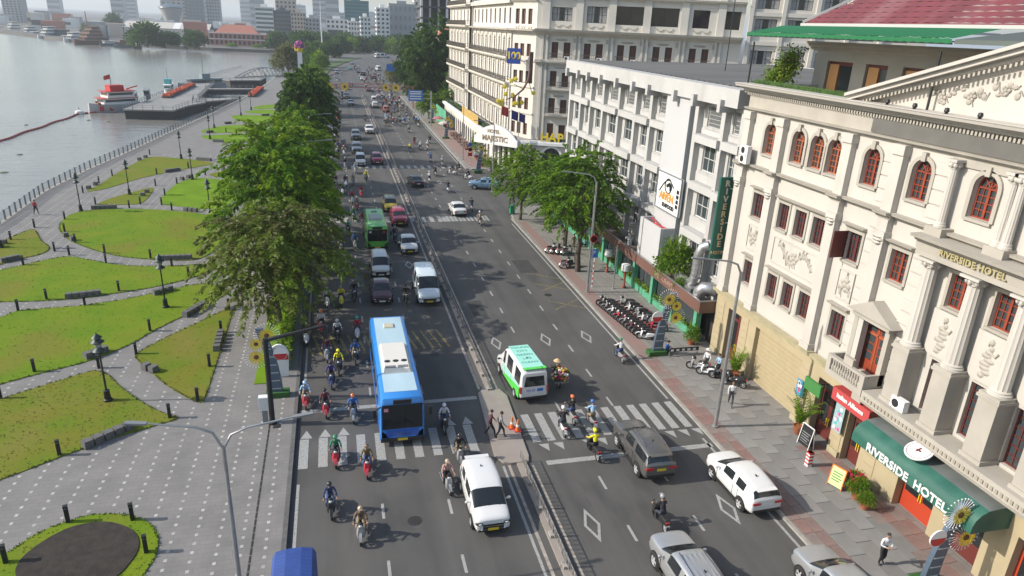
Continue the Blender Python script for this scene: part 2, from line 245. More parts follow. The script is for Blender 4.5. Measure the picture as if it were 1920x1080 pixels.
def brick_tone(sx,sy,amount,rot=0.):
    """random tone per slab"""
    def f(n,l,co):
        mp=n.new('ShaderNodeMapping'); mp.inputs['Rotation'].default_value=(0,0,rot); l.new(co,mp.inputs[0])
        b=n.new('ShaderNodeTexBrick'); b.inputs['Scale'].default_value=1; b.inputs['Brick Width'].default_value=sx; b.inputs['Row Height'].default_value=sy; b.inputs['Mortar Size'].default_value=0
        b.inputs['Color1'].default_value=(0,0,0,1); b.inputs['Color2'].default_value=(1,1,1,1); l.new(mp.outputs[0],b.inputs['Vector'])
        k=n.new('ShaderNodeMath'); k.operation='MULTIPLY'; k.inputs[1].default_value=amount; l.new(b.outputs['Color'],k.inputs[0]); return k.outputs[0]
    return f
asphalt=mat('asphalt',(.070,.067,.064),.8,var=.3,vs=.25,col2=(.098,.094,.088),bump=.35,bs=45)
mix_in(asphalt,noise_fac(.9,.45,.72,(1,.05,1),.55),(.036,.036,.037))
mix_in(asphalt,noise_fac(14,.35,.8,(1,1,1),.35),(.095,.092,.088))
mix_in(asphalt,noise_fac(.55,.45,.62,(1,.012,1),.45,seed=4),(.105,.10,.094))
mix_in(asphalt,noise_fac(2.2,.66,.78,(1,.12,1),.4,seed=2),(.03,.03,.031))
mix_in(asphalt,noise_fac(.35,.6,.68,(1,.35,1),.5,seed=9),(.04,.04,.041))
paint=mat('road_paint',(.37,.37,.355),.7,var=.3,vs=6,col2=(.26,.26,.25),lo=.4,hi=.75)
mix_in(paint,noise_fac(18,.54,.66,(1,1,1),.8),(.085,.083,.08))
paint_y=mat('yellow_road_paint',(.36,.27,.07),.7)
mix_in(paint_y,noise_fac(5,.35,.6,(1,1,1),.85),(.07,.068,.06))
concrete=mat('kerb_concrete',(.36,.34,.31),.85,var=.25,vs=1.5,bump=.2,bs=30)
medianc=mat('median_concrete',(.30,.265,.24),.85,var=.4,vs=1.2,col2=(.28,.24,.21),bump=.2)
slab=mat('park_paving',(.205,.195,.185),.8,var=.2,vs=.6,col2=(.165,.158,.152),bump=.15,bs=25)
mix_in(slab,brick_tone(.6,.3,.25),(.25,.24,.23)); mix_in(slab,brick_fac(.6,.3,.014,.4),(.11,.107,.103))
whitestone=mat('white_paving_stone',(.46,.45,.43),.7,var=.3,vs=3)
walk=mat('sidewalk_paving',(.235,.225,.21),.8,var=.25,vs=.5,col2=(.18,.172,.16),bump=.15,bs=25)
mix_in(walk,brick_tone(1.2,.6,.35,R(90)),(.30,.29,.27)); mix_in(walk,brick_fac(1.2,.6,.02,.6,R(90)),(.1,.095,.09))
redpave=mat('red_paving',(.27,.165,.145),.8,var=.3,vs=1,col2=(.24,.18,.16),bump=.1)
mix_in(redpave,brick_fac(.4,.2,.02,.5),(.16,.12,.1))
grassm=mat('lawn_grass',(.118,.205,.010),.9,var=.5,vs=.35,col2=(.165,.22,.014),bump=.9,bs=16,detail=6)
mix_in(grassm,noise_fac(.16,.5,.66,(1,1,1),.7,seed=3),(.185,.165,.03)); mix_in(grassm,noise_fac(9,.45,.7,(1,1,1),.4),(.06,.12,.008))
drygrass=mat('dry_lawn_grass',(.165,.172,.02),.9,var=.5,vs=.4,col2=(.12,.185,.012),bump=.9,bs=16,detail=6)
mix_in(drygrass,noise_fac(9,.45,.7,(1,1,1),.5),(.13,.11,.03)); mix_in(drygrass,noise_fac(.25,.5,.7,(1,1,1),.5,seed=5),(.22,.17,.05))
brightgrass=mat('bright_lawn_grass',(.15,.26,.012),.9,var=.4,vs=.5,col2=(.12,.21,.01),bump=.9,bs=16)
soilm=mat('soil',(.022,.018,.015),.95,var=.4,vs=3,col2=(.038,.030,.025),bump=1,bs=14)
for _m in (grassm,drygrass,brightgrass): _m.node_tree.nodes['Principled BSDF'].inputs['Specular IOR Level'].default_value=.1
waterm=mat('river_water',(.19,.178,.16),.16)
def _w():
    n=waterm.node_tree.nodes;l=waterm.node_tree.links;p=n['Principled BSDF']; tc=n.new('ShaderNodeTexCoord'); mp=n.new('ShaderNodeMapping'); mp.inputs['Scale'].default_value=(.35,1,1); mp.inputs['Rotation'].default_value=(0,0,R(20)); l.new(tc.outputs['Object'],mp.inputs[0])
    z=n.new('ShaderNodeTexNoise'); z.inputs['Scale'].default_value=.55; z.inputs['Detail'].default_value=6; z.inputs['Roughness'].default_value=.6; l.new(mp.outputs[0],z.inputs['Vector'])
    b=n.new('ShaderNodeBump'); b.inputs['Strength'].default_value=.35; b.inputs['Distance'].default_value=.5; l.new(z.outputs[0],b.inputs['Height']); l.new(b.outputs[0],p.inputs['Normal'])
_w(); mix_in(waterm,noise_fac(.012,.42,.62,(.5,1.6,1),.7),(.24,.235,.215))
cityground=mat('city_ground',(.14,.135,.125),.9,var=.4,vs=.02)
granite=mat('dark_granite',(.13,.128,.125),.7,var=.3,vs=4,bump=.2)
darkmetal=mat('dark_metal',(.022,.024,.026),.5,.3); steel=mat('galvanised_steel',(.42,.43,.44),.4,.7,var=.2,vs=2)
greymetal=mat('grey_painted_metal',(.22,.23,.24),.5,.2)
chrome=mat('chrome',(.55,.55,.56),.2,1.); rubber=mat('rubber',(.018,.018,.018),.85); blackpl=mat('black_plastic',(.02,.02,.021),.5)
glass=mat('dark_glass',(.018,.022,.025),.06,coat=.3); glassb=mat('window_glass',(.045,.055,.06),.08); curtain=mat('curtain',(.42,.41,.40),.9,var=.5,vs=8,stretch=(4,4,.2))
redlamp=mat('red_lamp',(.45,.02,.02),.25,coat=.5); headl=mat('headlamp_glass',(.65,.66,.66),.12,coat=.5); amber=mat('amber_lamp',(.6,.22,.02),.3)
plate_y=mat('yellow_plate',(.7,.5,.03),.5); plate_w=mat('white_plate',(.7,.7,.68),.5)
white=mat('white_paint',(.78,.78,.77),.5,var=.08,vs=1); redp=mat('red_paint',(.5,.03,.03),.45); bluep=mat('sign_blue',(.03,.17,.55),.45); yellowp=mat('yellow_paint',(.75,.55,.03),.5)
greenp=mat('green_paint',(.03,.25,.08),.5); orangep=mat('orange_paint',(.7,.2,.04),.5); petal=mat('sunflower_petal',(.8,.58,.05),.6); brownp=mat('brown_paint',(.13,.065,.05),.6)
# ---------------------------------------------------------------- setting
PZ=.14
def inpoly(x,y,P):
    c=False;n=len(P);j=n-1
    for i in range(n):
        if (P[i][1]>y)!=(P[j][1]>y) and x<(P[j][0]-P[i][0])*(y-P[i][1])/(P[j][1]-P[i][1])+P[i][0]: c=not c
        j=i
    return c
def smooth_poly(P,it=2):
    for _ in range(it):
        Q=[];n=len(P)
        for i in range(n):
            a=P[i];b=P[(i+1)%n]; Q+=[(a[0]*.75+b[0]*.25,a[1]*.75+b[1]*.25),(a[0]*.25+b[0]*.75,a[1]*.25+b[1]*.75)]
        P=Q
    return P
BANK=[(-46.5,-300)]+[(-46.5,60)]+[(x-.35,y) for x,y in RAIL[1:]]+[(-32.5,230),(-30,300),(-27,380),(-30,480),(-37,545),(-89,551),(-126,563),(-200,617),(-293,745),(-500,1080),(-1500,2600),(-4000,6000),(-4000,9000),(9000,9000),(9000,-300)]
b=MB(); b.prism(BANK,-3,-.05); ground=struct('ground',b,cityground)
b=MB(); b.face([(-9000,-300,-2),(9000,-300,-2),(9000,9000,-2),(-9000,9000,-2)]); struct('river_water',b,waterm)
# far sky backdrop beyond the haze comes from the world
LROAD=[(-11.5,-60),(-11.5,230),(-10.5,300),(-4,380),(12,480),(45,600),(95,700)]; RROAD=[(12.5,-60),(12.5,84),(12.5,113),(12.3,150),(12.4,230),(15,300),(24,400),(40,490),(75,600),(125,690)]
b=MB(); b.face([(x,y,0) for x,y in LROAD]+[(x,y,0) for x,y in RROAD[::-1]]); 
b.face([(12.5,84,0),(12.5,113,0),(17,112.2,0),(60,95.6,0),(60,88,0),(17,88.3,0)][::-1])
road=struct('road',b,asphalt)
def flat(name,pts,m,z=.006,par=road): return MB().face([(x,y,z) for x,y in pts]).build(name,m,par)
def line(name,x0,x1,y0,y1,m=paint,z=.006): return flat(name,[(x0,y0),(x1,y0),(x1,y1),(x0,y1)],m,z)
# lane dashes share one mesh
dash=MB().box(-.07,.07,0,1.15,0,.004).mesh('lane_dash',paint)
for x,y0,y1,sk in ((-3.75,23.75,232,(31.2,38.5)),(-7.05,24.0,232,(31.2,39)),(4.55,24.2,236,(29.9,36)),(8.12,24.25,236,(29.9,36))):
    y=y0-8.06
    while y<y1:
        if not(sk[0]<y<sk[1] or 80.3<y<85 or 113<y<118.5): obj('lane_dash',dash,road,(x,y,.003))
        y+=4.03
zs={}
def stripe(w,h,par,x,y):
    k=(w,h)
    if k not in zs: zs[k]=MB().box(-w/2,w/2,0,h,0,.004).mesh('crosswalk_stripe',paint)
    return obj('crosswalk_stripe',zs[k],par,(x,y,.003))
tri=MB().prism([(-.34,0),(.34,0),(0,.85)],0,.004).mesh('crosswalk_arrow',paint); tri2=MB().prism([(-.3,.75),(.3,.75),(.16,0)],0,.004).mesh('crosswalk_arrow',paint)
for k in range(10):
    x=-11.0+k*1.045; stripe(.5,2.85,road,x,32.85)
    if k in (0,1,2,8,9): obj('crosswalk_arrow',tri,road,(x+.1,35.78,.003))
for k in range(12):
    x=2.15+k*.885; stripe(.5,3.1,road,x,33.15)
    if k in (0,1,3,4,9,10,11): obj('crosswalk_arrow',tri2,road,(x+.3,32.15,.003))
for k in range(18): stripe(.5,2.4,road,-10.6+k*.98,82.0) if k<12 else stripe(.5,2.4,road,-9.0+k*1.02+.9-0,81.6)
for k in range(11): stripe(.5,2.4,road,1.6+k*.98,81.6) if k<9 else None
for k in range(19): stripe(.5,2.5,road,-10.5+k*1.14,114.8)
line('stop_line',-11.35,-.35,38.62,39.02); line('stop_line',2.1,12.3,30.85,31.25); line('stop_line',-11.3,-.4,119.6,120)
line('edge_line',-11.25,-11.1,-20,31.5); line('edge_line',-11.25,-11.1,39.6,230); line('edge_line',12.02,12.17,-20,31.8); line('edge_line',12.02,12.17,36.6,80); line('edge_line',11.9,12.05,116,230)
beige=mat('worn_beige_paint',(.42,.37,.31),.75,var=.35,vs=3,col2=(.25,.225,.2)); line('median_line',-.42,-.28,-20,31.2); line('median_line',-.1,.06,-20,31.2,beige); line('median_line',-.08,.1,39.8,230,beige); line('median_line',1.22,1.34,-20,31.0,beige); line('median_line',1.12,1.26,39.6,230,beige)
def diamond(cx,cy,a=.42,h=1.25,t=.11):
    o=[(cx,cy-h),(cx+a,cy),(cx,cy+h),(cx-a,cy)]; k=.66
    i=[(cx,cy-h*k),(cx+a*k,cy),(cx,cy+h*k),(cx-a*k,cy)]
    m=MB()
    for j in range(4): m.face([(*o[j],.006),(*o[(j+1)%4],.006),(*i[(j+1)%4],.006),(*i[j],.006)])
    m.build('diamond_marking',paint,road)
for c in ((2.7,46.7),(6.65,46.75),(10.0,46.8),(10.15,25.55),(2.83,25.7),(-1.95,65.8),(2.7,104),(6.6,104)): diamond(*c)
for k in range(17):
    x=-10.9+k*.62; y1=49.9; flat('hatch_stripe',[(x,46.6),(x+.2,46.6),(x+.2-1.5+.9,y1),(x-1.5+.9,y1)],paint_y)
for a in ((9.2,52.5,12,54.6),(9.2,54.6,12,52.5),(9.2,57,12,59),(9.2,59,12,57),(9.2,62,12,60)):
    d=.06; flat('hatch_stripe',[(a[0],a[1]-d),(a[2],a[3]-d),(a[2],a[3]+d),(a[0],a[1]+d)],paint_y)
# repair patches and manholes
patch=mat('asphalt_patch',(.056,.055,.054),.85,var=.3,vs=2)
for x0,x1,y0,y1 in ((2.0,3.2,52,55.5),(-6.5,-5.3,60,64),(8.6,10.4,62,66)): line('repair_patch',x0,x1,y0,y1,patch,.003)
iron=mat('cast_iron',(.06,.058,.055),.6,.5,var=.3,vs=9)
mh=MB().lathe([(0,.008),(.33,.008),(.36,.002)],n=18,sm=False); mhm=mh.mesh('manhole_cover',iron)
for x,y in ((-5.6,27.6),(6.2,36.9),(-2.2,45.5),(9.6,56),(3.1,66),(-9,47)): obj('manhole_cover',mhm,road,(x,y,.001))
# right pavement
SW=[(12.72,-60),(12.72,80.5),(13.1,83.5),(14.4,87.5),(17,88.3),(40,88),(90,80),(90,-60)]
b=MB(); b.prism(SW,-.02,.10); sidewalk=struct('sidewalk',b,walk)
SW2=[(17,113.2),(13.4,113.6),(12.72,115.5),(12.55,150),(12.7,235),(30,240),(90,240),(90,84)]
b=MB(); b.prism(SW2,-.02,.13); walk2=struct('sidewalk',b,walk)
b=MB(); b.prism([(13.4,115.6),(17.9,114),(18.3,118),(18.3,175),(13.0,175)],.13,.137); b.build('red_paving',redpave,walk2)
b=MB(); b.prism([(12.75,42.2),(14.0,42.2),(14.0,80.5),(13.0,80.5)],.10,.128); b.build('red_paving',redpave,sidewalk)
b=MB(); b.prism([(14.02,42.2),(60,42.2),(60,88),(17,88),(14.5,87),(13.3,83),(13.02,80.5),(14.02,80.5)],.10,.127); b.build('paving',walk,sidewalk)
tones=[mat('slab_tone_%s'%w,c,.8,var=.25,vs=.8,bump=.15) for w,c in (('light',(.262,.255,.243)),('mid',(.24,.233,.222)),('dark',(.22,.214,.204)),('warm',(.25,.236,.222)))]
sl_m=[MB().box(0,.885,0,1.47,0,.03).mesh('paving_slab',t) for t in tones]
rd=[mat('red_slab_%s'%w,c,.8,var=.3,vs=1.5,bump=.1) for w,c in (('a',(.265,.165,.145)),('b',(.245,.17,.15)),('c',(.25,.2,.18)))]
rd_m=[MB().box(0,.57,0,.98,0,.03).mesh('red_paving_tile',t) for t in rd]
rs=random.Random(3)
for i in range(6):
    for j in range(19):
        x=14.0+i*.9; y=13.7+j*1.5+(.75 if i%2 else 0)
        if y+1.4>42.2 or x>19: continue
        if x>17.0 and 17<y<29: continue
        obj('paving_slab',rs.choice(sl_m),sidewalk,(x,y,.10+rs.uniform(-.002,.002)))
for i in range(2):
    for j in range(28): obj('red_paving_tile',rs.choice(rd_m),sidewalk,(12.78+i*.6,14+j,.10+rs.uniform(-.002,.002)))
for i in range(3):
    for j in range(12):
        obj('red_paving_tile',rs.choice(rd_m),sidewalk,(17.05+i*.6,17.9+j,.101+rs.uniform(-.002,.002)))
# kerbs
b=MB(); 
for i in range(102):
    y=-20+i*1.0; b.box(12.5,12.7,y,y+.985,-.02,.128)
b.build('kerb',concrete,sidewalk)
b=MB()
for (a,c) in (((12.56,113.9),(12.5,150)),((12.5,150),(12.6,235))): b.bar((*a,.055),(*c,.055),.2,.17)
b.build('kerb',concrete,walk2)
b=MB(); b.bar((13.0,114.2,.055),(17.2,113.0,.055),.2,.16); b.bar((12.62,80.6,.05),(13.05,83.8,.05),.2,.16); b.bar((13.05,83.8,.05),(14.4,87.7,.05),.2,.158); b.bar((14.4,87.7,.05),(17,88.4,.05),.2,.156); b.build('kerb',concrete,sidewalk)
# park paving
b=MB(); b.prism([(-11.72,-60),(-11.72,228),(-14,250),(-22,330),(-29,330)]+[(x,y) for x,y in [(-32,230)]+[(x+.0,y) for x,y in RAIL[:0:-1]]]+[(-46,60),(-46,-60)],-.04,PZ)
park=struct('park_paving',b,slab)
b=MB(); b.box(-11.72,-11.5,-60,228,-.04,PZ+.03); b.build('kerb',granite,park)
lawns={}
for name,desc,pts in LAWNS:
    P=smooth_poly(pts,1 if name in('wedge_lawn','lamp_lawn','long_lawn','middle_lawn') else 2)
    m=drygrass if name in('lamp_lawn','wedge_lawn','river_lawn','small_lawn','stub_lawn','corner_lawn') else (brightgrass if name.startswith(('far','round','plaza')) else grassm)
    b=MB(); n=len(P); cx=sum(p[0] for p in P)/n; cy=sum(p[1] for p in P)/n
    b.prism(P,PZ-.05,PZ+.045); o=struct(name,b,m); lawns[name]=(P,desc,o,m)
b=MB(); b.prism(smooth_poly(SOIL),PZ,PZ+.09); b.build('soil_bed',soilm,lawns['big_bed_lawn'][2])
# tufts along lawn edges and over the nearest lawns: real blades
blade=[mat('grass_blade',(.13,.215,.014),.8,var=.5,vs=.5,col2=(.16,.21,.02)),mat('dry_grass_blade',(.17,.165,.025),.8,var=.5,vs=.5,col2=(.13,.17,.015))]
rg=random.Random(5); gb=MB()
def tuft(x,y,mi,h=.10,z=PZ+.04):
    for q in range(3):
        a=rg.uniform(0,6.28); w=.035; dx,dy=math.cos(a)*w,math.sin(a)*w; l=rg.uniform(.6,1.2)*h; ox,oy=rg.uniform(-.06,.06),rg.uniform(-.06,.06)
        gb.add([(x+ox-dx,y+oy-dy,z),(x+ox+dx,y+oy+dy,z),(x+ox+rg.uniform(-.05,.05),y+oy+rg.uniform(-.05,.05),z+l)],[(0,1,2)],mi)
for name,(P,desc,o,m) in lawns.items():
    ys=[p[1] for p in P]
    if min(ys)>75: continue
    mi=1 if m is drygrass else 0; n=len(P)
    for i in range(n):
        a,c=P[i],P[(i+1)%n]; L=math.dist(a,c); 
        if max(a[1],c[1])>85 or a[0]<-45: continue
        for k in range(int(L*9)): t=rg.random(); tuft(a[0]+(c[0]-a[0])*t,a[1]+(c[1]-a[1])*t,mi)
    x0,x1=max(min(p[0] for p in P),-45),max(p[0] for p in P)
    y0,y1=max(min(ys),17),max(ys)
    for k in range(int((x1-x0)*(y1-y0)*(9 if y1<52 else 3))):
        x,y=rg.uniform(x0,x1),rg.uniform(y0,y1)
        if inpoly(x,y,P) and not(name=='big_bed_lawn' and inpoly(x,y,SOIL)): tuft(x,y,mi,.045)
tag(gb.build('grass',blade),'short grass blades over the park lawns','grass',kind='stuff')
# white stones set in the paving
b=MB(); allp=[v[0] for v in lawns.values()]
for i in range(31):
    for j in range(185):
        x=-12.4-i*1.04; y=18+j*.59+(.3 if i%2 else 0)
        if y>130 or x<-45: continue
        if any(inpoly(x+ox,y+oy,P) for P in allp for ox,oy in ((.3,0),(-.3,0),(0,.3),(0,-.3))) or (x>-14.6 and y>41.5): continue
        b.box(x-.07,x+.07,y-.09,y+.09,PZ-.01,PZ+.004)
tag(b.build('paving_stone',whitestone,park),kind='stuff')
drain=MB(); [drain.box(-13.05,-12.95,10+k*.5,10.45+k*.5,PZ-.02,PZ+.005) for k in range(60)]; tag(drain.build('drain_slot',iron,park),kind='stuff')
# median
b=MB(); b.box(.42,.98,-20,31.25,-.02,.09); b.box(.45,.9,39.55,235,-.02,.07)
b.prism([(-.65,32.2),(-.3,31.4),(.1,31.25),(1.1,31.25),(1.25,31.8),(1.6,38.6),(1.3,39.55),(.1,39.55),(-.2,39.2)],-.02,.12); struct('median_island',b,medianc)
# river wall face and railing plinth
b=MB()
for i in range(1,len(RAIL)-1):
    (x0,y0),(x1,y1)=RAIL[i],RAIL[i+1]; b.bar((x0-.1,y0,-1.2),(x1-.1,y1,-1.2),.5,2.72)
b.bar((-46.1,-60,-1.2),(RAIL[1][0]-.1,RAIL[1][1],-1.2),.5,2.72); b.bar((-36.5,189.6,-1.2),(-32.6,230,-1.2),.5,2.72); b.bar((-32.6,230,-1.2),(-29.4,320,-1.2),.5,2.72); struct('river_wall',b,concrete)
# ---------------------------------------------------------------- facades: local x runs along the wall, local -y points out of it
class Fac:
    def __init__(s,x,y,rz): s.o=(x,y); s.rz=rz; s.c=math.cos(rz); s.s=math.sin(rz)
    def p(s,u,v,d=0): return (s.o[0]+u*s.c+d*s.s,s.o[1]+u*s.s-d*s.c,v)
    def rel(s,parent,p):
        if parent is None: return p,s.rz
        q=Vector(p)-parent.location; a=parent.rotation_euler.z; c,n=math.cos(-a),math.sin(-a); return (q.x*c-q.y*n,q.x*n+q.y*c,q.z),s.rz-a
    def put(s,mb,name,mats,parent,u=0,v=0,d=0): return mb.build(name,mats,parent,*s.rel(parent,s.p(u,v,d)))
    def inst(s,name,me,parent,u,v,d=0): return obj(name,me,parent,*s.rel(parent,s.p(u,v,d)))
def fb(b,u0,u1,v0,v1,d0,d1,mi=0): return b.box(u0,u1,-d1,-d0,v0,v1,mi)
def wall_grid(b,u0,u1,v0,v1,ops,dep=.3,mi=0,mr=None,d=0.):
    """ops: (u0,u1,v0,v1,arched)"""
    us=sorted({u0,u1,*[o[0] for o in ops],*[o[1] for o in ops]}); vs=sorted({v0,v1,*[o[2] for o in ops],*[o[3] for o in ops]})
    us=[x for x in us if u0<=x<=u1]; vs=[x for x in vs if v0<=x<=v1]
    for i in range(len(us)-1):
        j=0
        while j<len(vs)-1:
            cu=(us[i]+us[i+1])/2; k=j
            def hole(k): 
                cv=(vs[k]+vs[k+1])/2; return any(o[0]<cu<o[1] and o[2]<cv<o[3] for o in ops)
            if hole(j): j+=1; continue
            while k+1<len(vs)-1 and not hole(k+1): k+=1
            b.face([(us[i],-d,vs[j]),(us[i+1],-d,vs[j]),(us[i+1],-d,vs[k+1]),(us[i],-d,vs[k+1])],mi); j=k+1
    mr=mi if mr is None else mr
    for o in ops:
        a,c,e,f=o[:4]; y0,y1=-d,-d+dep
        if len(o)>4 and o[4]:
            r=(c-a)/2; sp=f-r; n=10; m=(a+c)/2
            arc=[(m-r*math.cos(math.pi*q/n),sp+r*math.sin(math.pi*q/n)) for q in range(n+1)]
            for q in range(n):
                (p0,p1),(q0,q1)=arc[q],arc[q+1]
                b.face([(p0,y0,p1),(q0,y0,q1),(q0,y0,f),(p0,y0,f)],mi); b.face([(p0,y0,p1),(p0,y1,p1),(q0,y1,q1),(q0,y0,q1)],mr)
            b.face([(a,y0,e),(a,y1,e),(a,y1,sp),(a,y0,sp)],mr); b.face([(c,y0,e),(c,y0,sp),(c,y1,sp),(c,y1,e)],mr)
        else:
            b.face([(a,y0,e),(a,y1,e),(a,y1,f),(a,y0,f)],mr); b.face([(c,y0,e),(c,y0,f),(c,y1,f),(c,y1,e)],mr); b.face([(a,y0,f),(a,y1,f),(c,y1,f),(c,y0,f)],mr)
        b.face([(a,y0,e),(c,y0,e),(c,y1,e),(a,y1,e)],mr)
WC={}
def window(F,par,u0,u1,v0,v1,dep=.25,style='grid',fm=None,gm=None,cols=2,rows=4,arch=False,sill=None,sillm=None,name='window',cur=False):
    w=round(u1-u0,2);h=round(v1-v0,2); key=(w,h,style,fm.name,(gm or glassb).name,cols,rows,arch,sill,cur)
    if key not in WC:
        r=w/2; sp=h-r if arch else h
        g=MB()
        if arch: g.add([(0,0,0),(w,0,0)]+[(r+r*math.cos(math.pi*q/10),0,sp+r*math.sin(math.pi*q/10)) for q in range(11)],[list(range(13))],0)
        else: g.face([(0,0,0),(w,0,0),(w,0,h),(0,0,h)])
        f=MB(); t=.07 if w<2.2 else .06
        fb(f,0,t,0,sp,.0,.07); fb(f,w-t,w,0,sp,.0,.07); fb(f,t,w-t,0,t,.0,.07); fb(f,t,w-t,sp-t,sp,.0,.07)
        if style=='casement':   # two heavy-framed leaves with small panes
            fb(f,r-.06,r+.06,t,sp-t,.0,.08)
            for s0,s1 in ((t,r-.06),(r+.06,w-t)):
                m=(s0+s1)/2; fb(f,m-.015,m+.015,t,sp-t,.0,.05)
                for q in range(1,rows): z=t+(sp-2*t)*q/rows; fb(f,s0,s1,z-.02,z+.02,.001,.051)
        elif style=='grid':
            for q in range(1,cols): x=w*q/cols; fb(f,x-.025,x+.025,t,sp-t,.0,.05)
            for q in range(1,rows): z=sp*q/rows; fb(f,t,w-t,z-.02,z+.02,.001,.049)
        elif style=='bars':
            k=int(w/.14)
            for q in range(1,k): x=w*q/k; f.box(x-.014,x+.014,-.1,-.072,t,sp-t)
            for q in range(1,5): z=sp*q/5; f.box(t,w-t,-.098,-.074,z-.015,z+.015)
        if arch:
            for q in range(12):
                a0,a1=math.pi*q/12,math.pi*(q+1)/12
                P=[(r+rr*math.cos(a),yy,sp+rr*math.sin(a)) for yy in (0,-.07) for rr,a in ((r,a0),(r,a1),(r-t,a1),(r-t,a0))]
                f.add(P,[(4,5,6,7),(3,2,6,7)],0)
            for q in (1,2,3):
                a=math.pi*q/4; f.bar((r,-.03,sp),(r+(r-.03)*math.cos(a),-.03,sp+(r-.03)*math.sin(a)),.04,.05)
            for q in range(8):
                a0,a1=math.pi*q/8,math.pi*(q+1)/8; rr=r*.45; f.bar((r+rr*math.cos(a0),-.03,sp+rr*math.sin(a0)),(r+rr*math.cos(a1),-.03,sp+rr*math.sin(a1)),.035,.04)
        c=None
        if cur:
            c=MB(); n=6
            for s0,s1 in ((t,w*.36),(w*.64,w-t)):
                for q in range(n): x0=s0+(s1-s0)*q/n;x1=s0+(s1-s0)*(q+1)/n; c.face([(x0,-.006-.004*(q%2),t),(x1,-.01+.004*(q%2),t),(x1,-.01+.004*(q%2),sp-t),(x0,-.006-.004*(q%2),sp-t)])
        s=MB()
        if sill: s.box(-.12,w+.12,-dep-.14,-.08,-.14,-.001)
        WC[key]=(g.mesh(name,gm or glassb),f.mesh('frame',fm),s.mesh('sill',sillm) if sill else None,c.mesh('curtain',curtain) if c else None)
    me=WC[key]; o=F.inst(name,me[0],par,u0,v0,-dep)
    obj('frame',me[1],o)
    if me[2]: obj('sill',me[2],o)
    if me[3]: obj('curtain',me[3],o)
    return o
def cornice(b,u0,u1,v,h,d0,prof,mi=0,ends=True):
    """prof: list of (height share, projection)"""
    pts=[(d0,0)]+[(d0+p,q*h) for q,p in prof]+[(d0,h)]
    A=[(u0,-d,v+z) for d,z in pts]; C=[(u1,-d,v+z) for d,z in pts]
    for i in range(len(pts)-1): b.face([A[i],C[i],C[i+1],A[i+1]],mi)
    if ends: b.face(A[::-1],mi); b.face(C,mi)
MOULD=[(0,.12),(.2,.12),(.25,.3),(.55,.4),(.6,.75),(.85,.8),(1,.85)]
def mould(k): return [(a,p*k) for a,p in MOULD]
def relief(b,u,v,w,h,d,seed,n=14,mi=0):
    """a low plaster relief of scrolls and leaves"""
    rr=random.Random(seed)
    for k in range(n):
        t=(k+.5)/n; x=u+(t-.5)*w*.86; z=v+math.sin(t*9+seed)*h*.28
        b.ball((x,-d,z),(w/n*.55,.05,h*rr.uniform(.08,.2)),7,4,mi)
        b.tube([(x,-d-.01,z),(x+w/n*.5,-d-.04,z+h*rr.uniform(-.3,.3)),(x+w/n,-d-.01,z+h*rr.uniform(-.25,.25))],.025,4,mi)
    for k in range(5): a=k*1.2566; b.ball((u+math.cos(a)*h*.17,-d-.02,v+math.sin(a)*h*.17),(h*.1,.06,h*.1),7,4,mi)
    b.ball((u,-d-.03,v),(h*.1,.07,h*.1),7,4,mi)
def swag(b,u,v,w,d,mi=0):
    for s in (-1,1):
        b.tube([(u+s*(w*.04+w*.46*q/6),-d-.04,v-.28*math.sin(math.pi*q/6)) for q in range(7)],[.05,.07,.09,.1,.09,.07,.05],5,mi); b.ball((u+s*w*.5,-d-.04,v+.03),(.1,.05,.13),6,4,mi)
ACM={}
def aircon(F,par,u,v,d=0.):
    """a fan unit on wall brackets"""
    if not ACM:
        b=MB(); b.box(0,.85,-.32,0,0,.6)
        f=MB(); f.lathe([(.22,-.322),(.22,-.335)],(.3,0,.3),14,0,False,'y'); 
        g=MB(); g.bar((.1,-.4,-.03),(.1,0,-.03),.05,.05); g.bar((.75,-.4,-.03),(.75,0,-.03),.05,.05)
        ACM.update(b=b.mesh('housing',white),f=f.mesh('fan_grille',blackpl),g=g.mesh('bracket',steel))
    o=tag(F.inst('air_conditioner',ACM['b'],None,u,v,d),None,'air conditioner'); obj('fan_grille',ACM['f'],o); obj('bracket',ACM['g'],o); return o
# ---------------------------------------------------------------- the cream hotel on the right
hw=mat('cream_plaster',(.50,.472,.43),.75,var=.08,vs=.4,bump=.05,bs=8)
mix_in(hw,noise_fac(1.2,.6,.85,(1,1,.12),.55),(.33,.29,.24))
trimm=mat('cream_trim',(.39,.362,.315),.75,var=.12,vs=.8); mix_in(trimm,noise_fac(1.6,.55,.8,(1,1,.4),.4),(.35,.31,.25))
tanm=mat('tan_plaster',(.41,.34,.215),.75,var=.12,vs=.6); mix_in(tanm,noise_fac(1.2,.55,.8,(1,1,.3),.35),(.36,.31,.17))
tantrim=mat('tan_trim',(.43,.37,.23),.8,var=.3,vs=1.5,col2=(.33,.3,.19))
redwood=mat('red_window_frame',(.30,.055,.025),.45,var=.25,vs=2); orangewood=mat('orange_window_frame',(.34,.10,.045),.45); darkwood=mat('dark_red_wood',(.12,.025,.02),.5)
hotel=thing('hotel_building','cream colonial hotel with red arched windows, fluted columns and a pediment','hotel')
HF=Fac(19,43.2,R(-90)); U=lambda y:43.2-y
def yb(b,y1,y0,v0,v1,d0,d1,mi=0): fb(b,U(y1),U(y0),v0,v1,d0,d1,mi)
top=[(39.65,40.9),(36.7,37.9),(34.9,36.1),(33.4,34.55),(30.4,31.55),(27.0,28.2),(23.4,24.6),(20.2,21.4),(16.9,18.1)]
f3=[(39.75,41.0),(37.0,38.05),(35.25,36.3),(33.55,34.6),(30.45,31.6),(27.1,28.25),(23.3,24.45),(20.9,22.05),(18.3,19.4)]
f2=[(39.6,40.75),(36.9,37.9),(35.2,36.2),(33.4,34.5),(30.35,31.5)]
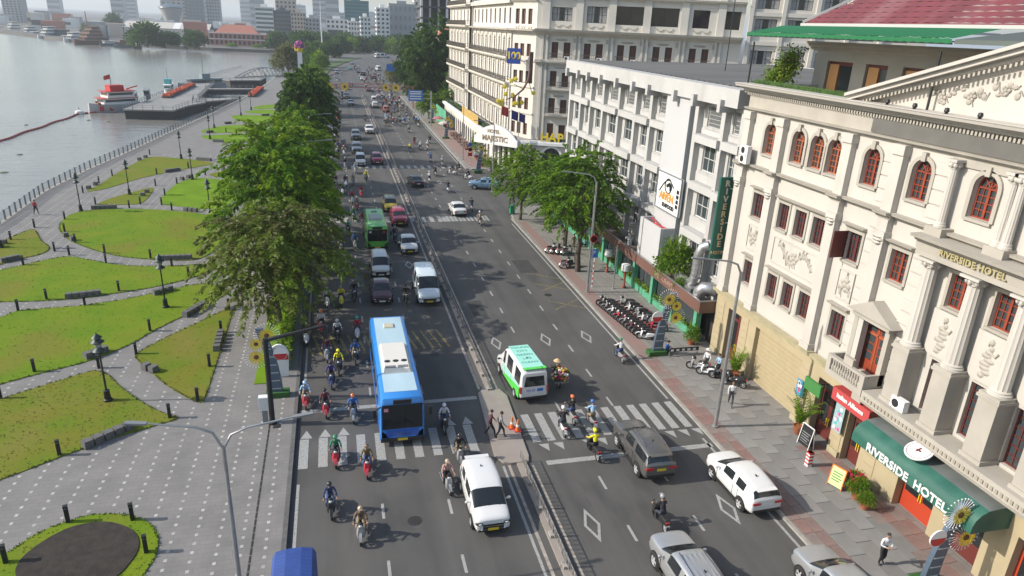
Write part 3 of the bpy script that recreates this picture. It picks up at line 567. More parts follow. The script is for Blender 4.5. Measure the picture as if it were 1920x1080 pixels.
ops=[(U(b),U(a),15.5,17.5,True) for a,b in top]+[(U(b),U(a),11.2,12.85) for a,b in f3]+[(U(b),U(a),6.5,8.15) for a,b in f2]+[(U(28.9),U(27.1),5.75,8.75)]+[(U(b),U(a),5.75,8.5) for a,b in ((23.2,24.3),(20.9,22.0),(18.6,19.7))]
b=MB(); wall_grid(b,0,31.5,4.75,18.05,ops,.28)
b.box(0,31.5,3.0,27,.0,19.4) # body behind the front rooms
b.box(0,31.5,.31,3.0,4.75,5.0); b.box(-.0,.3,.02,3.0,0,18.05); b.box(0,31.5,.03,3.0,18.06,19.4); HF.put(b,'wall',hw,hotel)
for i,(a,c) in enumerate(top): window(HF,hotel,U(c),U(a),15.5,17.5,.27,'casement',orangewood if i<4 else redwood,rows=4,arch=True,sill=True,sillm=trimm)
for i,(a,c) in enumerate(f3): window(HF,hotel,U(c),U(a),11.2,12.85,.27,'casement',redwood if i>4 else darkwood,rows=4,sill=True,sillm=trimm)
for i,(a,c) in enumerate(f2): window(HF,hotel,U(c),U(a),6.5,8.15,.27,'casement',darkwood,rows=4,sill=True,sillm=trimm)
for a,c in ((23.2,24.3),(20.9,22.0),(18.6,19.7)): window(HF,hotel,U(c),U(a),5.75,8.5,.27,'grid',darkwood,cols=3,rows=6)
# balcony door
d=MB(); d.box(0,1.8,-.02,.02,0,3.0); dr=HF.put(d,'door',redwood,hotel,U(28.9),5.75,-.26)
g=MB(); [g.box(x,x+.5,-.035,-.025,z,z+.42) for x in (.2,.32+.75) for z in (.7,1.2,1.7,2.35)]; g.build('pane',glassb,dr)
f=MB(); [f.box(x-.03,x+.03,-.06,-.02,0,3) for x in (.9,)]; f.box(0,1.8,-.06,-.02,2.15,2.27); f.build('mullion',orangewood,dr)
# open shutter
sh=MB(); 
for k in range(4): sh.box(-.02,.02,-.9,0,.02+k*.4,.36+k*.4)
for k in range(3): sh.box(-.035,.035,-.9,0,.36+k*.4,.42+k*.4)
HF.put(sh,'shutter',darkwood,hotel,U(31.62),11.25,0)
# window surrounds
b=MB()
def surround(y0,y1,z0,z1,k=.16,dd=.07): yb(b,y1+k,y1,z0,z1,0,dd); yb(b,y0,y0-k,z0,z1,0,dd); yb(b,y1+k,y0-k,z1,z1+k,0,dd)
for a,c in f3+f2: surround(a,c,11.2 if (a,c) in f3 else 6.5,12.85 if (a,c) in f3 else 8.15)
for a,c in top:
    m=(a+c)/2; r=(c-a)/2
    for q in range(12):
        a0,a1=math.pi*q/12,math.pi*(q+1)/12
        P=[(U(m)+rr*math.cos(t),-dd,17.5-r+rr*math.sin(t)) for dd in (0,.1) for rr,t in ((r+.005,a0),(r+.005,a1),(r+.2,a1),(r+.2,a0))]
        b.add(P,[(4,5,6,7),(3,2,6,7),(0,1,5,4)],0)
    yb(b,c+.2,c+.005,15.5,17.5-r,0,.1); yb(b,a-.005,a-.2,15.5,17.5-r,0,.1); fb(b,U(m)-.12,U(m)+.12,17.42,17.85,0,.2)
# hoods over groups
for y1,y0,z in ((38.3,33.2,13.05),(41.2,39.5,13.05),(31.9,30.2,13.05),(28.55,26.8,13.05),(38.1,33.1,8.38),(40.95,39.4,8.38),(31.75,30.1,8.38)):
    cornice(b,U(y1),U(y0),z,.24,.0,mould(.42))
HF.put(b,'window_surround',trimm,hotel)
# pilasters
b=MB()
for y in (42.75,39.0,32.75,29.0):
    yb(b,y+.36,y-.36,4.95,13.2,0.,.38); yb(b,y+.42,y-.42,13.2,13.6,0.,.46); yb(b,y+.36,y-.36,13.6,17.75,0.,.36); yb(b,y+.43,y-.43,17.5,18.0,0,.45); yb(b,y+.42,y-.42,4.95,5.5,0,.46)
    for k in range(3): b.ball((U(y),-.42,13.3-.17*k),(.42-.08*k,.14,.1),8,4)
HF.put(b,'pilaster',hw,hotel)
# rusticated courses
cs=MB().box(0,.84,-.06,0,0,.63).mesh('stone_course',hw); cs2=MB().box(0,1.0,-.06,0,0,.63).mesh('stone_course',hw)
for k in range(18):
    z=5.25+k*.69
    if z+.66<17.8 and not 14.0<z+.33<14.8:
        if z>11 or z+.66<11: HF.inst('stone_course',cs,hotel,U(30.22)+.02,z); HF.inst('stone_course',cs2,hotel,U(26.85),z)
# string courses, frieze, dentils, cornice
b=MB(); cornice(b,-.3,31.5,14.28,.34,.0,mould(.5)); cornice(b,-.2,31.5,17.95,.3,.0,mould(.42))
fb(b,-.05,31.5,18.25,19.0,.0,.1)
for y in (42.75,39.0,32.75,29.0): cornice(b,U(y)-.5,U(y)+.5,14.27,.36,.36,mould(.45))
HF.put(b,'string_course',trimm,hotel)
b=MB(); cornice(b,-.95,31.5,19.25,.5,.0,mould(1.05)); b.box(-.95,31.5,-.89,.6,19.72,19.76); b.box(-.95,-.02,0,26,19.1,19.75); HF.put(b,'cornice',hw,hotel)
b=MB(); 
for k in range(150):
    u=-.2+k*.21; fb(b,u,u+.11,19.02,19.22,.1,.24)
tag(HF.put(b,'dentil',trimm,hotel),kind='stuff')
# relief panels
def panel(y1,y0,z0,z1,seed,n):
    p=MB(); yb(p,y1,y0,z0,z1,0,.03); yb(p,y1,y1-.09,z0,z1,.03,.09); yb(p,y0+.09,y0,z0,z1,.03,.09); yb(p,y1-.09,y0+.09,z0,z0+.09,.03,.09); yb(p,y1-.09,y0+.09,z1-.09,z1,.03,.09)
    o=HF.put(p,'relief_panel',hw,hotel); q=MB(); relief(q,U((y0+y1)/2),(z0+z1)/2,(y1-y0)*.9,(z1-z0)*.9,.03,seed,n); HF.put(q,'ornament',trimm,o)
panel(38.0,33.4,8.95,10.7,1,22); panel(41.0,39.6,8.95,10.7,2,7); panel(31.6,30.3,8.95,10.7,3,7)
# columns with pedestals, flutes, capitals
def column(y,z0,z1,r,d,ped):
    c=MB(); u=U(y); n=24
    for z,zz,ra,rb in ((z0+.25,z1-.45,r,r*.86),):
        rings=[]
        for k in range(4):
            t=k/3; rad=ra+(rb-ra)*t; rings.append([(u+(rad*(1 if j%2 else .88))*math.cos(2*math.pi*j/n),-d+(rad*(1 if j%2 else .88))*math.sin(2*math.pi*j/n),z+(zz-z)*t) for j in range(n)])
        c.loft(rings,closed=True,sm=False)
    c.lathe([(r*1.35,z0),(r*1.35,z0+.1),(r*1.15,z0+.13),(r*1.2,z0+.2),(r,z0+.26)],(u,-d,0),16)
    c.lathe([(r*.9,z1-.45),(r*1.0,z1-.4),(r*.95,z1-.36),(r*1.15,z1-.2),(r*1.3,z1-.12)],(u,-d,0),16)
    for k in range(8): a=k*math.pi/4; c.ball((u+r*1.05*math.cos(a),-d+r*1.05*math.sin(a),z1-.25),(.1,.1,.14),6,4)
    c.box(u-r*1.4,u+r*1.4,-d-r*1.4,-d+r*1.4,z1-.12,z1)
    o=HF.put(c,'column',hw,hotel)
    if ped:
        p=MB(); p.box(u-.48,u+.48,-d-.48,-d+.5,ped,z0-.28); p.box(u-.56,u+.56,-d-.56,-d+.58,z0-.28,z0-.14); p.box(u-.52,u+.52,-d-.52,-d+.54,z0-.14,z0); p.box(u-.55,u+.55,-d-.55,-d+.57,ped,ped+.2); HF.put(p,'pedestal',trimm,o)
for y in (25.25,22.75,20.25,17.75): column(y,8.85,13.3,.36,.5,5.62)
for y in (25.55,22.5,22.1,19.0): column(y,14.75,17.9,.2,.35,0) 
b=MB(); 
for y in (25.55,22.3,19.2): yb(b,y+.5,y-.5,14.32,14.75,.0,.7)
yb(b,26.0,11.7,13.35,13.6,0,.9); cornice(b,U(26.1),31.5,13.6,.75,.0,[(0,.85),(.5,.88),(.55,1.0),(.75,1.1),(.8,1.3),(1,1.35)]); yb(b,26.0,11.7,17.6,17.95,0,.1); HF.put(b,'entablature',trimm,hotel)
text_obj('lettering','RIVERSIDE HOTEL',.42,mat('gilt_letters',(.38,.33,.17),.5),hotel,onwall_x(18.06,22.9,13.8),.02,space=1.05,bold=.01)
# hanging relief panels between the columns
for y,sd in ((24.0,4),(21.5,5),(19.0,6)):
    p=MB(); n=8; w=.78
    poly=[(-w,12.9 if 0 else 11.0),(w,11.0),(w,9.1)]+[(w-.4+.4*math.cos(-q*math.pi/2/n),9.1-.0+.4*math.sin(-q*math.pi/2/n)) for q in range(n+1)]+[(-w+.4+.4*math.cos(-math.pi/2-q*math.pi/2/n),9.1+.4*math.sin(-math.pi/2-q*math.pi/2/n)) for q in range(n+1)]+[(-w,9.1)]
    k=len(poly); p.add([(x,-.16,z) for x,z in poly]+[(x,0,z) for x,z in poly],[list(range(k))[::-1]]+[(i,(i+1)%k,k+(i+1)%k,k+i) for i in range(k)])
    o=HF.put(p,'relief_panel',hw,hotel,U(y)); q=MB()
    for k in range(9):
        t=k/8; q.ball((.1*math.sin(k*2.3+sd),-.16,9.05+t*1.5),(.3*math.sin(math.pi*(t*.75+.2)),.07,.14),7,4)
    q.ball((.02,-.17,10.65),(.13,.08,.16),7,5); q.tube([(-.1,-.18,10.2),(.35,-.2,10.1),(.45,-.18,10.3)],.05,5); HF.put(q,'ornament',trimm,o,U(y))
# dark signboard on the frieze
b=MB(); yb(b,31.4,11.7,18.28,19.0,.103,.2); HF.put(b,'signboard',mat('grey_board',(.13,.125,.115),.6,var=.15,vs=1),hotel)
# pediment
b=MB(); b.face([(U(32.6),.25,19.76),(31.5,.25,19.76),(31.5,.25,22.4),(U(22.2),.25,22.95)]); HF.put(b,'tympanum',hw,hotel)
q=MB(); 
for k,(y,z) in enumerate(((27.8,20.4),(26.2,20.6),(24.6,21.0),(22.9,21.2),(21.4,21.0),(19.8,20.7))): relief(q,U(y),z,1.6,.9,-.22,k,6)
HF.put(q,'ornament',trimm,hotel)
b=MB()
for (d0,d1,h0,h1) in ((-.3,.2,-.30,-.12),(-.3,.55,-.12,.1),(-.3,.75,.1,.26)):
    for ya,za,yc,zc in ((33.3,19.8,22.0,23.15),(22.0,23.15,10.7,19.8)):
        A=[(U(ya),-d,za+h) for d,h in ((d0,h0),(d1,h0),(d1,h1),(d0,h1))]; C=[(U(yc),-d,zc+h) for d,h in ((d0,h0),(d1,h0),(d1,h1),(d0,h1))]
        b.loft([A,C],closed=True,sm=False)
HF.put(b,'raking_cornice',hw,hotel)
b=MB(); k=0
while k<44:
    t=k/44; y=32.6-10.4*t; z=19.8+(3.15)*(.62+10.4*t)/11.3-.36; b.box(U(y),U(y)+.11,-.3,-.2,z,z+.16); k+=1
tag(HF.put(b,'dentil',trimm,hotel),kind='stuff')
lampb=MB().lathe([(.0,.26),(.09,.24),(.12,.1),(.05,0)],n=8).tube([(0,0,0),(0,0,-.02)],.1,6)
for i,y in enumerate((30.4,28.6,26.7,24.9)): tag(HF.put(lampb,'floodlight',darkmetal,None,U(y),19.78,.45),'small dark floodlight standing on the hotel cornice below the pediment','floodlight','floodlights on the hotel cornice')
# terrace roof garden
b=MB(); b.box(0,31.5,.6,5,19.41,19.5); HF.put(b,'terrace_floor',concrete,hotel)
tb=MB(); rr=random.Random(8)
for k in range(2600):
    u=rr.uniform(-.6,11); y=rr.uniform(.15,.9); z=19.76; dx=rr.uniform(-.08,.08); tb.add([(u-.05,y,z),(u+.05,y,z),(u+dx,y+rr.uniform(-.08,.08),z+rr.uniform(.1,.3))],[(0,1,2)])
tag(HF.put(tb,'roof_grass',mat('planter_leaf',(.06,.13,.02),.7,var=.5,vs=3),None),'strip of low green planting along the hotel terrace edge','grass',kind='stuff')
# penthouse
pent=thing('rooftop_restaurant','rooftop pavilion with red tiled roof, dark doorways and pale eaves on the hotel terrace','pavilion')
PF=Fac(24,44.0,R(-90)); pw=mat('grey_plaster',(.40,.385,.36),.8,var=.1,vs=.7)
pops=[(1.3,3.8,19.5,21.4),(5.0,6.9,19.5,21.4),(8.1,10.6,19.5,21.4),(12,15,19.5,21.4),(17,20,19.5,21.4)]
b=MB(); wall_grid(b,0,32,19.5,22.0,pops,.3); b.box(0,32,.35,20,19.45,22.6); PF.put(b,'wall',pw,pent)
b=MB(); cornice(b,-.6,32,22.0,.6,0,[(0,.05),(.3,.15),(.35,.3),(.7,.4),(.75,.6),(1,.65)]); PF.put(b,'cornice',trimm,pent)
for i,(a,c,z0,z1) in enumerate(pops):
    o=MB(); o.box(a,c,.2,.25,z0,z1); d=PF.put(o,'doorway',darkwood,pent)
    q=MB(); q.box(a+.15,a+1.05,.12,.19,z0,z1-.18); q.build('shutter_panel',mat('orange_shutter',(.62,.33,.13),.6),d); q=MB(); q.box(a+1.2,c-.15,.15,.19,z0+.1,z1-.25); q.build('pane',glassb,d)
# tiled roof: each course of tiles is a raised strip
tile=mat('red_roof_tile',(.18,.042,.05),.65,var=.35,vs=.8,col2=(.14,.038,.045)); mix_in(tile,noise_fac(.3,.5,.65,(1,1,1),.5),(.28,.15,.16))
tm={}
for k in range(24):
    x=23.2+k*.42; z=23.75+k*.30; u0=-.9+k*.5; b=MB(); n=76
    vs=[];w=32-u0
    for j in range(n+1):
        zz=.035*(j%2); vs+=[(u0+w*j/n,-(0),zz+.05),(u0+w*j/n,.44,zz+.30)]
    b.add(vs,[(2*j,2*j+2,2*j+3,2*j+1) for j in range(n)]); b.face([(u0,0,-.02),(32,0,-.02),(32,0,.05),(u0,0,.05)])
    b.build('tile_course',tile,pent,(x,44,z),R(-90))
b=MB(); b.add([(23.15,44.9,23.75),(34,44.9,23.75),(34,32,31.0)],[(0,1,2)]); b.build('roof_hip',tile,pent)
b=MB(); b.box(23.0,23.2,12,45.0,23.55,23.72); b.box(23.2,40,44.8,45.0,23.55,23.72); b.bar((23.1,44.9,23.8),(27.5,42.6,26.5),.3,.15); b.build('gutter',mat('grey_gutter',(.45,.45,.44),.5),pent)
aw=thing('terrace_awning','long green fabric awning on black posts over the hotel roof terrace','awning')
b=MB(); n=60; A=[];B2=[]
for j in range(n+1):
    y=44.6-17*j/n; A.append((18.75,y,22.98+.04*(j%2))); B2.append((21.4,y,23.5))
b.loft([A,B2],sm=False,cap=False); b.loft([[(18.75,p[1],p[2]-.02) for p in A],[(18.75,p[1],22.8-.05*(i%2)) for i,p in enumerate(A)]],sm=False,cap=False); b.loft([[(21.4,44.6,23.5),(23.1,44.6,23.55)],[(21.4,27.6,23.5),(23.1,27.6,23.55)]],sm=False,cap=False)
b.build('canopy',mat('green_fabric',(.008,.13,.045),.75),aw)
b=MB(); b.bar((18.8,44.6,22.76),(18.8,27.6,22.76),.06,.08); [b.bar((18.8,y,22.82),(23.2,y,23.15),.05,.05) for y in (44.5,40,36,32,28)]; b.build('frame',darkmetal,aw)
b=MB(); b.loft([[(18.75,27.4,22.95),(18.75,13,22.95)],[(23.1,27.4,23.5),(23.1,13,23.5)]],sm=False,cap=False); b.bar((18.75,27.4,22.85),(18.75,13,22.85),.06,.2); b.build('side_canopy',mat('grey_canopy',(.09,.11,.10),.7),aw)
for y in (43.8,28.2): MB().tube([(18.9,y,19.7),(18.9,y,22.4)],.06,8).build('post',darkmetal,aw)
# ground floor
b=MB(); gops=[(U(41.6),U(39.9),0.1,4.1),(U(38.05),U(32.9),.05,4.15),(U(31.2),U(29.4),.05,3.9),(U(28.3),U(27.0),.05,3.5),(U(24.2),U(21.9),.05,3.3),(U(20.9),U(19.2),.05,3.3),(U(17.8),U(15.4),.05,3.3)]
wall_grid(b,-.15,31.5,0,4.75,gops,.45,d=.12); HF.put(b,'ground_floor_wall',tanm,hotel)
b=MB(); cornice(b,-.3,31.5,4.55,.55,.1,mould(.55)); 
for y in (42.6,39.0,32.4,28.8,25.6): yb(b,y+.45,y-.45,0,.5,.12,.3); 
HF.put(b,'ground_cornice',tantrim,hotel)
gc=MB().box(0,.8,-.03,0,0,.5).mesh('stone_course',tanm)
for y in (43.0,39.75,32.8,29.3,26.6):
    for k in range(8): HF.inst('stone_course',gc,hotel,U(y),.1+k*.53,.121)
b=MB(); 
for k in range(26): fb(b,U(38.05),U(32.9),.06+k*.157,.06+k*.157+.15,-.22,-.2+.012*(k%2))
HF.put(b,'roller_shutter',mat('tan_shutter',(.39,.32,.195),.6,var=.08),hotel)
def doors(y1,y0,z1,m=redp,nm='door'):
    q=MB(); yb(q,y1,y0,.1,z1,-.42,-.36); o=HF.put(q,nm,m,hotel); q=MB(); w=(y1-y0)
    for k in range(2): 
        yb(q,y1-.15-k*w/2,y1-w/2+.1-k*w/2+.05,1.1,z1-.9,-.355,-.34); yb(q,y1-.15-k*w/2,y1-w/2+.1-k*w/2+.05,z1-.7,z1-.15,-.355,-.34)
    HF.put(q,'pane',glass,o); q=MB(); [yb(q,(y1+y0)/2+s*.08+.02,(y1+y0)/2+s*.08-.02,1.0,1.5,-.35,-.30) for s in (-1,1)]; HF.put(q,'handle',yellowp,o)
reddoor=mat('red_door',(.42,.05,.02),.4)
doors(41.6,39.9,4.1,darkwood); doors(31.2,29.4,3.9,darkwood); doors(28.3,27.0,3.5,darkwood); doors(24.2,21.9,3.3,reddoor); doors(20.9,19.2,3.3,darkwood); doors(17.8,15.4,3.3,reddoor)
# terrace balustrade above the entrance
b=MB(); fb(b,U(26.6),31.5,5.1,5.62,0.1,1.35); cornice(b,U(26.6),31.5,4.75,.36,0.1,[(0,.9),(.4,1.0),(.6,1.25),(1,1.3)]); HF.put(b,'balcony_slab',trimm,hotel)
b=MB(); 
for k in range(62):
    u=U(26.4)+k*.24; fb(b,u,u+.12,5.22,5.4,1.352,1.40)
tag(HF.put(b,'slot_shade_block',mat('shadow_slot',(.3,.27,.22),.9),hotel),kind='stuff')  # raised blocks; their darker colour stands for the shade in balustrade slots
# pedimented door hood and its balcony
b=MB(); 
for s in (-1,1): fb(b,U(28)+s*1.15-.15,U(28)+s*1.15+.15,5.7,8.8,0,.4)
fb(b,U(28)-1.35,U(28)+1.35,8.8,9.1,0,.55)
A=[(U(28)-1.7,9.1),(U(28)+1.7,9.1),(U(28),10.05)]; b.add([(x,-.75,z) for x,z in A]+[(x,0,z) for x,z in A],[(0,1,2),(0,3,4,1),(1,4,5,2),(2,5,3,0)]); HF.put(b,'door_hood',trimm,hotel)
b=MB(); fb(b,U(29.6),U(26.7),5.15,5.5,0.1,1.3); fb(b,U(29.6),U(26.7),6.2,6.35,1.05,1.3); fb(b,U(29.6),U(29.3),5.5,6.2,1.0,1.3); fb(b,U(27.0),U(26.7),5.5,6.2,1.0,1.3); fb(b,U(29.6),U(29.45),5.5,6.35,.1,1.0); fb(b,U(26.85),U(26.7),5.5,6.35,.1,1.0); fb(b,U(28.5),U(27.8),6.35,6.75,1.0,1.2)
fb(b,U(27.6),U(26.9),4.6,5.15,.2,1.0); HF.put(b,'balcony',trimm,hotel)
b=MB(); 
for k in range(12): b.lathe([(.05,5.5),(.09,5.7),(.04,5.9),(.07,6.2)],(U(29.2)+k*.19,-1.16,0),6)
HF.put(b,'baluster',trimm,hotel)
# entrance awning
ea=thing('entrance_awning','dark green curved awning lettered RIVERSIDE HOTEL above the red entrance doors','awning')
prof=[(.13,4.5),(1.0,4.47),(1.5,4.42),(1.85,4.25),(2.08,4.0),(2.17,3.72),(2.18,3.34)]; y1,y0=25.7,18.3
grn=mat('awning_green',(.012,.085,.062),.55,var=.3,vs=1.2,col2=(.03,.12,.09)); gtop=mat('awning_grey_top',(.17,.185,.18),.7,var=.4,vs=.8,col2=(.11,.125,.12))
b=MB(); b.loft([[(U(y1),-d,z) for d,z in prof[:3]],[(U(y0),-d,z) for d,z in prof[:3]]],sm=True,cap=False); HF.put(b,'top_sheet',gtop,ea)
b=MB(); b.loft([[(U(y1),-d,z) for d,z in prof[2:]],[(U(y0),-d,z) for d,z in prof[2:]]],sm=True,cap=False); 
for y in (y1,y0): b.face([(U(y),-d,z) for d,z in prof]+[(U(y),-.13,3.34)])
HF.put(b,'front_sheet',grn,ea)
text_obj('lettering','RIVERSIDE  HOTEL',.6,white,ea,onwall_x(16.80,(y1+y0)/2+.1,3.6),.02,space=1.02,bold=.014)
b=MB(); b.lathe([(0,.03),(.62,.03),(.62,-.03)],n=28,sm=False); r=HF.put(b,'round_plaque',white,ea,U(22.2),4.85,1.62); r.rotation_euler=(R(25),0,R(-90)); q=MB(); q.ball((0,0,.03),(.17,.06,.02),8,4); q.ball((-.04,.03,.03),(.06,.2,.02),8,4); q.lathe([(.5,.035),(.53,.035)],n=28,sm=False,cap=False); q.build('emblem',darkwood,r)
tag(aircon(HF,None,U(25.0),5.64,.75),'white air conditioner unit standing between the pedestals of the hotel terrace'); tag(aircon(HF,None,U(26.0),4.46,.2),'white air conditioner unit behind the top of the green entrance awning')
for k,z in enumerate((15.2,14.62)): tag(aircon(HF,None,U(42.1)-.3,z,.42),('upper' if k==0 else 'lower')+' white air conditioner of the two at the far end of the hotel top floor')
# red sign, green lightbox, vertical sign
rs_=thing('restaurant_sign','red restaurant fascia sign with white lettering beside the green entrance awning','sign')
b=MB(); fb(b,U(29.1),U(26.2),3.75,4.5,.3,.9); HF.put(b,'board',mat('sign_red',(.42,.06,.06),.5),rs_); text_obj('lettering','Italian Alliance',.36,white,rs_,onwall_x(18.08,27.65,4.15),.01,bold=.012)
gs=thing('projecting_sign','small green projecting sign over the red side doors of the hotel','sign',HF.p(U(30.3),3.3,.2),R(-90)); MB().box(-.9,.5,-.9,-.75,0,.75).build('board',mat('sign_green',(.05,.19,.05),.5),gs); MB().bar((0,-.8,.6),(0,.1,.6),.05,.05).build('bracket',darkmetal,gs)
vs_=thing('vertical_sign','tall dark green vertical hotel sign with gold letters at the hotel corner','sign')
b=MB(); b.box(17.85,18.98,43.55,43.75,7.2,13.3); b.build('board',mat('sign_dark_green',(.012,.10,.07),.5),vs_); b=MB(); [b.bar((18.6,43.65,z),(19.1,43.1,z),.06,.06) for z in (7.8,10,12.5)]; b.build('bracket',steel,vs_)
for k,ch in enumerate('RIVERSIDE'): text_obj('letter',ch,.62,mat('gold_letters',(.62,.42,.2),.4) if k>2 else mat('cream_letters',(.62,.55,.42),.4),vs_,onwall_y(18.42,43.53,12.85-k*.56),.02,bold=.012)
text_obj('letter','HOTEL',.36,mat('gold_letters',(.5,.36,.2),.4),vs_,onwall_y(18.42,43.53,7.72),.02)
# ---------------------------------------------------------------- white concrete office building beside the hotel
wc=mat('white_concrete',(.455,.45,.44),.8,var=.1,vs=.5); mix_in(wc,noise_fac(1.0,.56,.8,(1,1,.12),.6),(.30,.285,.26))
wsh=mat('white_panel',(.48,.48,.49),.6,var=.04,vs=.3); grille=mat('grille_metal',(.45,.45,.44),.5); wfr=mat('white_window_frame',(.6,.6,.58),.5); roofm=mat('grey_roof',(.15,.145,.135),.8,var=.25,vs=.4,stretch=(1,.15,1))
wb=thing('office_building','white concrete four storey building with deep window bays and a flat grey roof','building')
WF=Fac(19.9,83.3,R(-90)); V=lambda y:83.3-y
edges=[82.9,79.0,75.7,71.8,67.4,63.25,59.75,56.4]; e2=[51.2,47.1,44.45]
bays=[(edges[i],edges[i+1]) for i in range(7)]+[(e2[i],e2[i+1]) for i in range(2)]
rows=[(15.95,17.55,'bars'),(12.5,14.55,'grid'),(8.75,10.75,'grid'),(4.9,6.9,'grid')]
ops=[];wl=[]
for i,(a,c) in enumerate(bays):
    w=(a-c)*.6; m=(a+c)/2-.12
    for z0,z1,st in rows: ops.append((V(m)-w/2,V(m)+w/2,z0,z1)); wl.append((V(m)-w/2,V(m)+w/2,z0,z1,st,i))
b=MB(); wall_grid(b,0,39.0,.1,17.9,ops,.2); b.box(0,39.0,.25,26,.1,17.9); WF.put(b,'wall',wc,wb)
for u0,u1,z0,z1,st,i in wl: window(WF,wb,u0,u1,z0,z1,.19,st,grille if st=='bars' else wfr,cols=2 if u1-u0<1.5 else 3,rows=2 if st=='grid' else 4,sill=True,sillm=wc)
b=MB()
for y in edges+e2:
    fb(b,V(y)-.27,V(y)+.27,.1,17.9,0,.5)
WF.put(b,'pillar',wc,wb)
lm=MB
for i,(a,c) in enumerate(bays):
    for k,z in enumerate((14.72,10.95,7.1)):
        q=MB(); off=.5+.2*((i+k)%2); fb(q,V(a)+.28,V(c)+.02,z,z+.6,0,off+.1); fb(q,V(a)+.5,V(c)-.1,z-.5,z-.001,.25,.45) if 0 else None
        WF.put(q,'ledge',wc,wb)
    q=MB(); [fb(q,V(a)+.3,V(c)-.3,z0,z1,.002,.06) for z0,z1 in ((15.34,15.8),(11.58,12.35),(7.75,8.6))]; WF.put(q,'spandrel_panel',wc,wb)
b=MB(); fb(b,V(56.12),V(51.9),3.6,17.88,.0,.72); WF.put(b,'blank_panel',wsh,wb)
b=MB(); fb(b,V(51.88),V(51.5),3.6,17.88,-.1,.02); WF.put(b,'recess_shade_strip',mat('recess_shade',(.06,.055,.05),.9),wb)  # dark strip on the wall plane: the shade of a recess as colour
b=MB(); fb(b,-.2,38.7,17.92,19.2,-.3,1.02); b.box(-.2,38.7,.3,26,17.92,18.6); WF.put(b,'parapet',wc,wb)
b=MB(); 
for y in edges[:-1]+[54.6]+e2[:2]: fb(b,V(y)+.3,V(y)+.72,17.45,18.35,1.0,1.35); fb(b,V(y)+.3,V(y)+.72,17.45,17.915,.0,1.0)
WF.put(b,'bracket',wc,wb)
b=MB(); n=78
for j in range(n):
    u0=.1+38.5*j/n; u1=.1+38.5*(j+1)/n; h0=.06*(j%2); h1=.06*((j+1)%2); b.face([(u0,.3,19.22+h0),(u1,.3,19.22+h1),(u1,26,19.5+h1),(u0,26,19.5+h0)])
b.face([(.1,.3,18.6),(38.6,.3,18.6),(38.6,.3,19.22),(.1,.3,19.22)]); WF.put(b,'roof',roofm,wb)
b=MB(); b.box(0,39,26,26.3,.1,19.6); b.box(-.1,.3,.3,26,17.9,19.3); WF.put(b,'back_wall',wc,wb)
MB().tube([(30,66,19.2),(30,66,26.5)],.05,6).build('mast',darkmetal,wb)
# shop signboard on the blank panel
sb=thing('seafood_signboard','framed white wall signboard with fish outline and orange lettering on the office building','sign')
b=MB(); b.box(19.0,19.17,51.3,55.75,8.25,11.45); b.build('board',white,sb)
b=MB(); b.bar((18.98,51.3,11.45),(18.98,55.75,11.45),.08,.1); b.bar((18.98,51.3,8.25),(18.98,55.75,8.25),.08,.1); b.bar((18.98,51.3,8.25),(18.98,51.3,11.45),.08,.1); b.bar((18.98,55.75,8.25),(18.98,55.75,11.45),.08,.1); b.build('frame',greymetal,sb)
b=MB(); gx=18.97
b.tube([(gx,55.2-2.6*t,9.75+1.2*math.sin(math.pi*t*.8)) for t in [k/12 for k in range(13)]],.05,5); b.tube([(gx,53.6+.62*math.cos(a),10.45+.62*math.sin(a)) for a in [k*math.pi/8 for k in range(17)]],.05,5)
b.bar((gx,53.9,10.4),(gx,53.3,10.7),.08,.25); b.bar((gx,53.3,10.7),(gx,53.15,10.1),.08,.2); b.build('fish_outline',darkmetal,sb)
text_obj('lettering','AIVEN',.95,mat('sign_orange',(.75,.33,.08),.5),sb,onwall_x(18.95,53.75,9.45),.015,bold=.03); text_obj('lettering','SEAFOOD',.5,darkmetal,sb,onwall_x(18.95,53.3,8.72),.015,bold=.01)
for k in range(4): MB().box(18.94,18.96,51.6,51.95,8.9+k*.42,9.22+k*.42).build('symbol',darkmetal,sb)
# restaurant strip on the ground floor
rest=thing('street_restaurant','single storey restaurant front with brown fascia and green posts under the office building','restaurant')
fas=mat('brown_fascia',(.16,.085,.065),.5,var=.15,vs=.6); gpost=mat('green_post',(.10,.36,.22),.5,var=.2,vs=2); deckm=mat('rooftop_deck',(.16,.125,.105),.8,var=.4,vs=.7,col2=(.09,.07,.06))
b=MB(); y=43.6
while y<86: b.box(17.55,17.72,y,min(y+4.0,86)-.03,2.95,3.85); y+=4.0
b.box(17.55,19.85,43.42,43.58,2.95,3.85); b.build('fascia',fas,rest)
b=MB(); b.bar((17.6,43.5,3.9),(17.6,86,3.9),.14,.07); b.bar((17.6,43.5,3.9),(19.8,43.5,3.9),.14,.07); b.build('fascia_cap',steel,rest)
b=MB(); b.box(17.73,19.25,43.6,86,3.3,3.45); b.build('flat_roof',deckm,rest)
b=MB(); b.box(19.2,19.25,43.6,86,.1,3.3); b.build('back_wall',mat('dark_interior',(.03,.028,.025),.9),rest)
pm=MB().box(-.22,.22,-.22,.22,.1,2.95).mesh('post',gpost); lo=MB().box(-.05,.05,-1.75,1.75,.1,.75).mesh('planter_box',gpost); gl=MB().box(-.02,.02,-1.75,1.75,.8,2.9).mesh('shopfront_glass',glassb)
for k in range(11):
    y=44.6+k*4.0; obj('post',pm,rest,(18.2,y,0))
    if k<10: obj('planter_box',lo,rest,(18.2,y+2,0)); obj('shopfront_glass',gl,rest,(18.5,y+2,0))
text_obj('lettering','RESTAURANT',.55,mat('fascia_letters',(.32,.2,.16),.4),rest,onwall_x(17.53,49.6,3.4),.02,bold=.02)
wbx=thing('white_cabinet','tall white corrugated box on the restaurant roof under the seafood signboard','box'); b=MB()
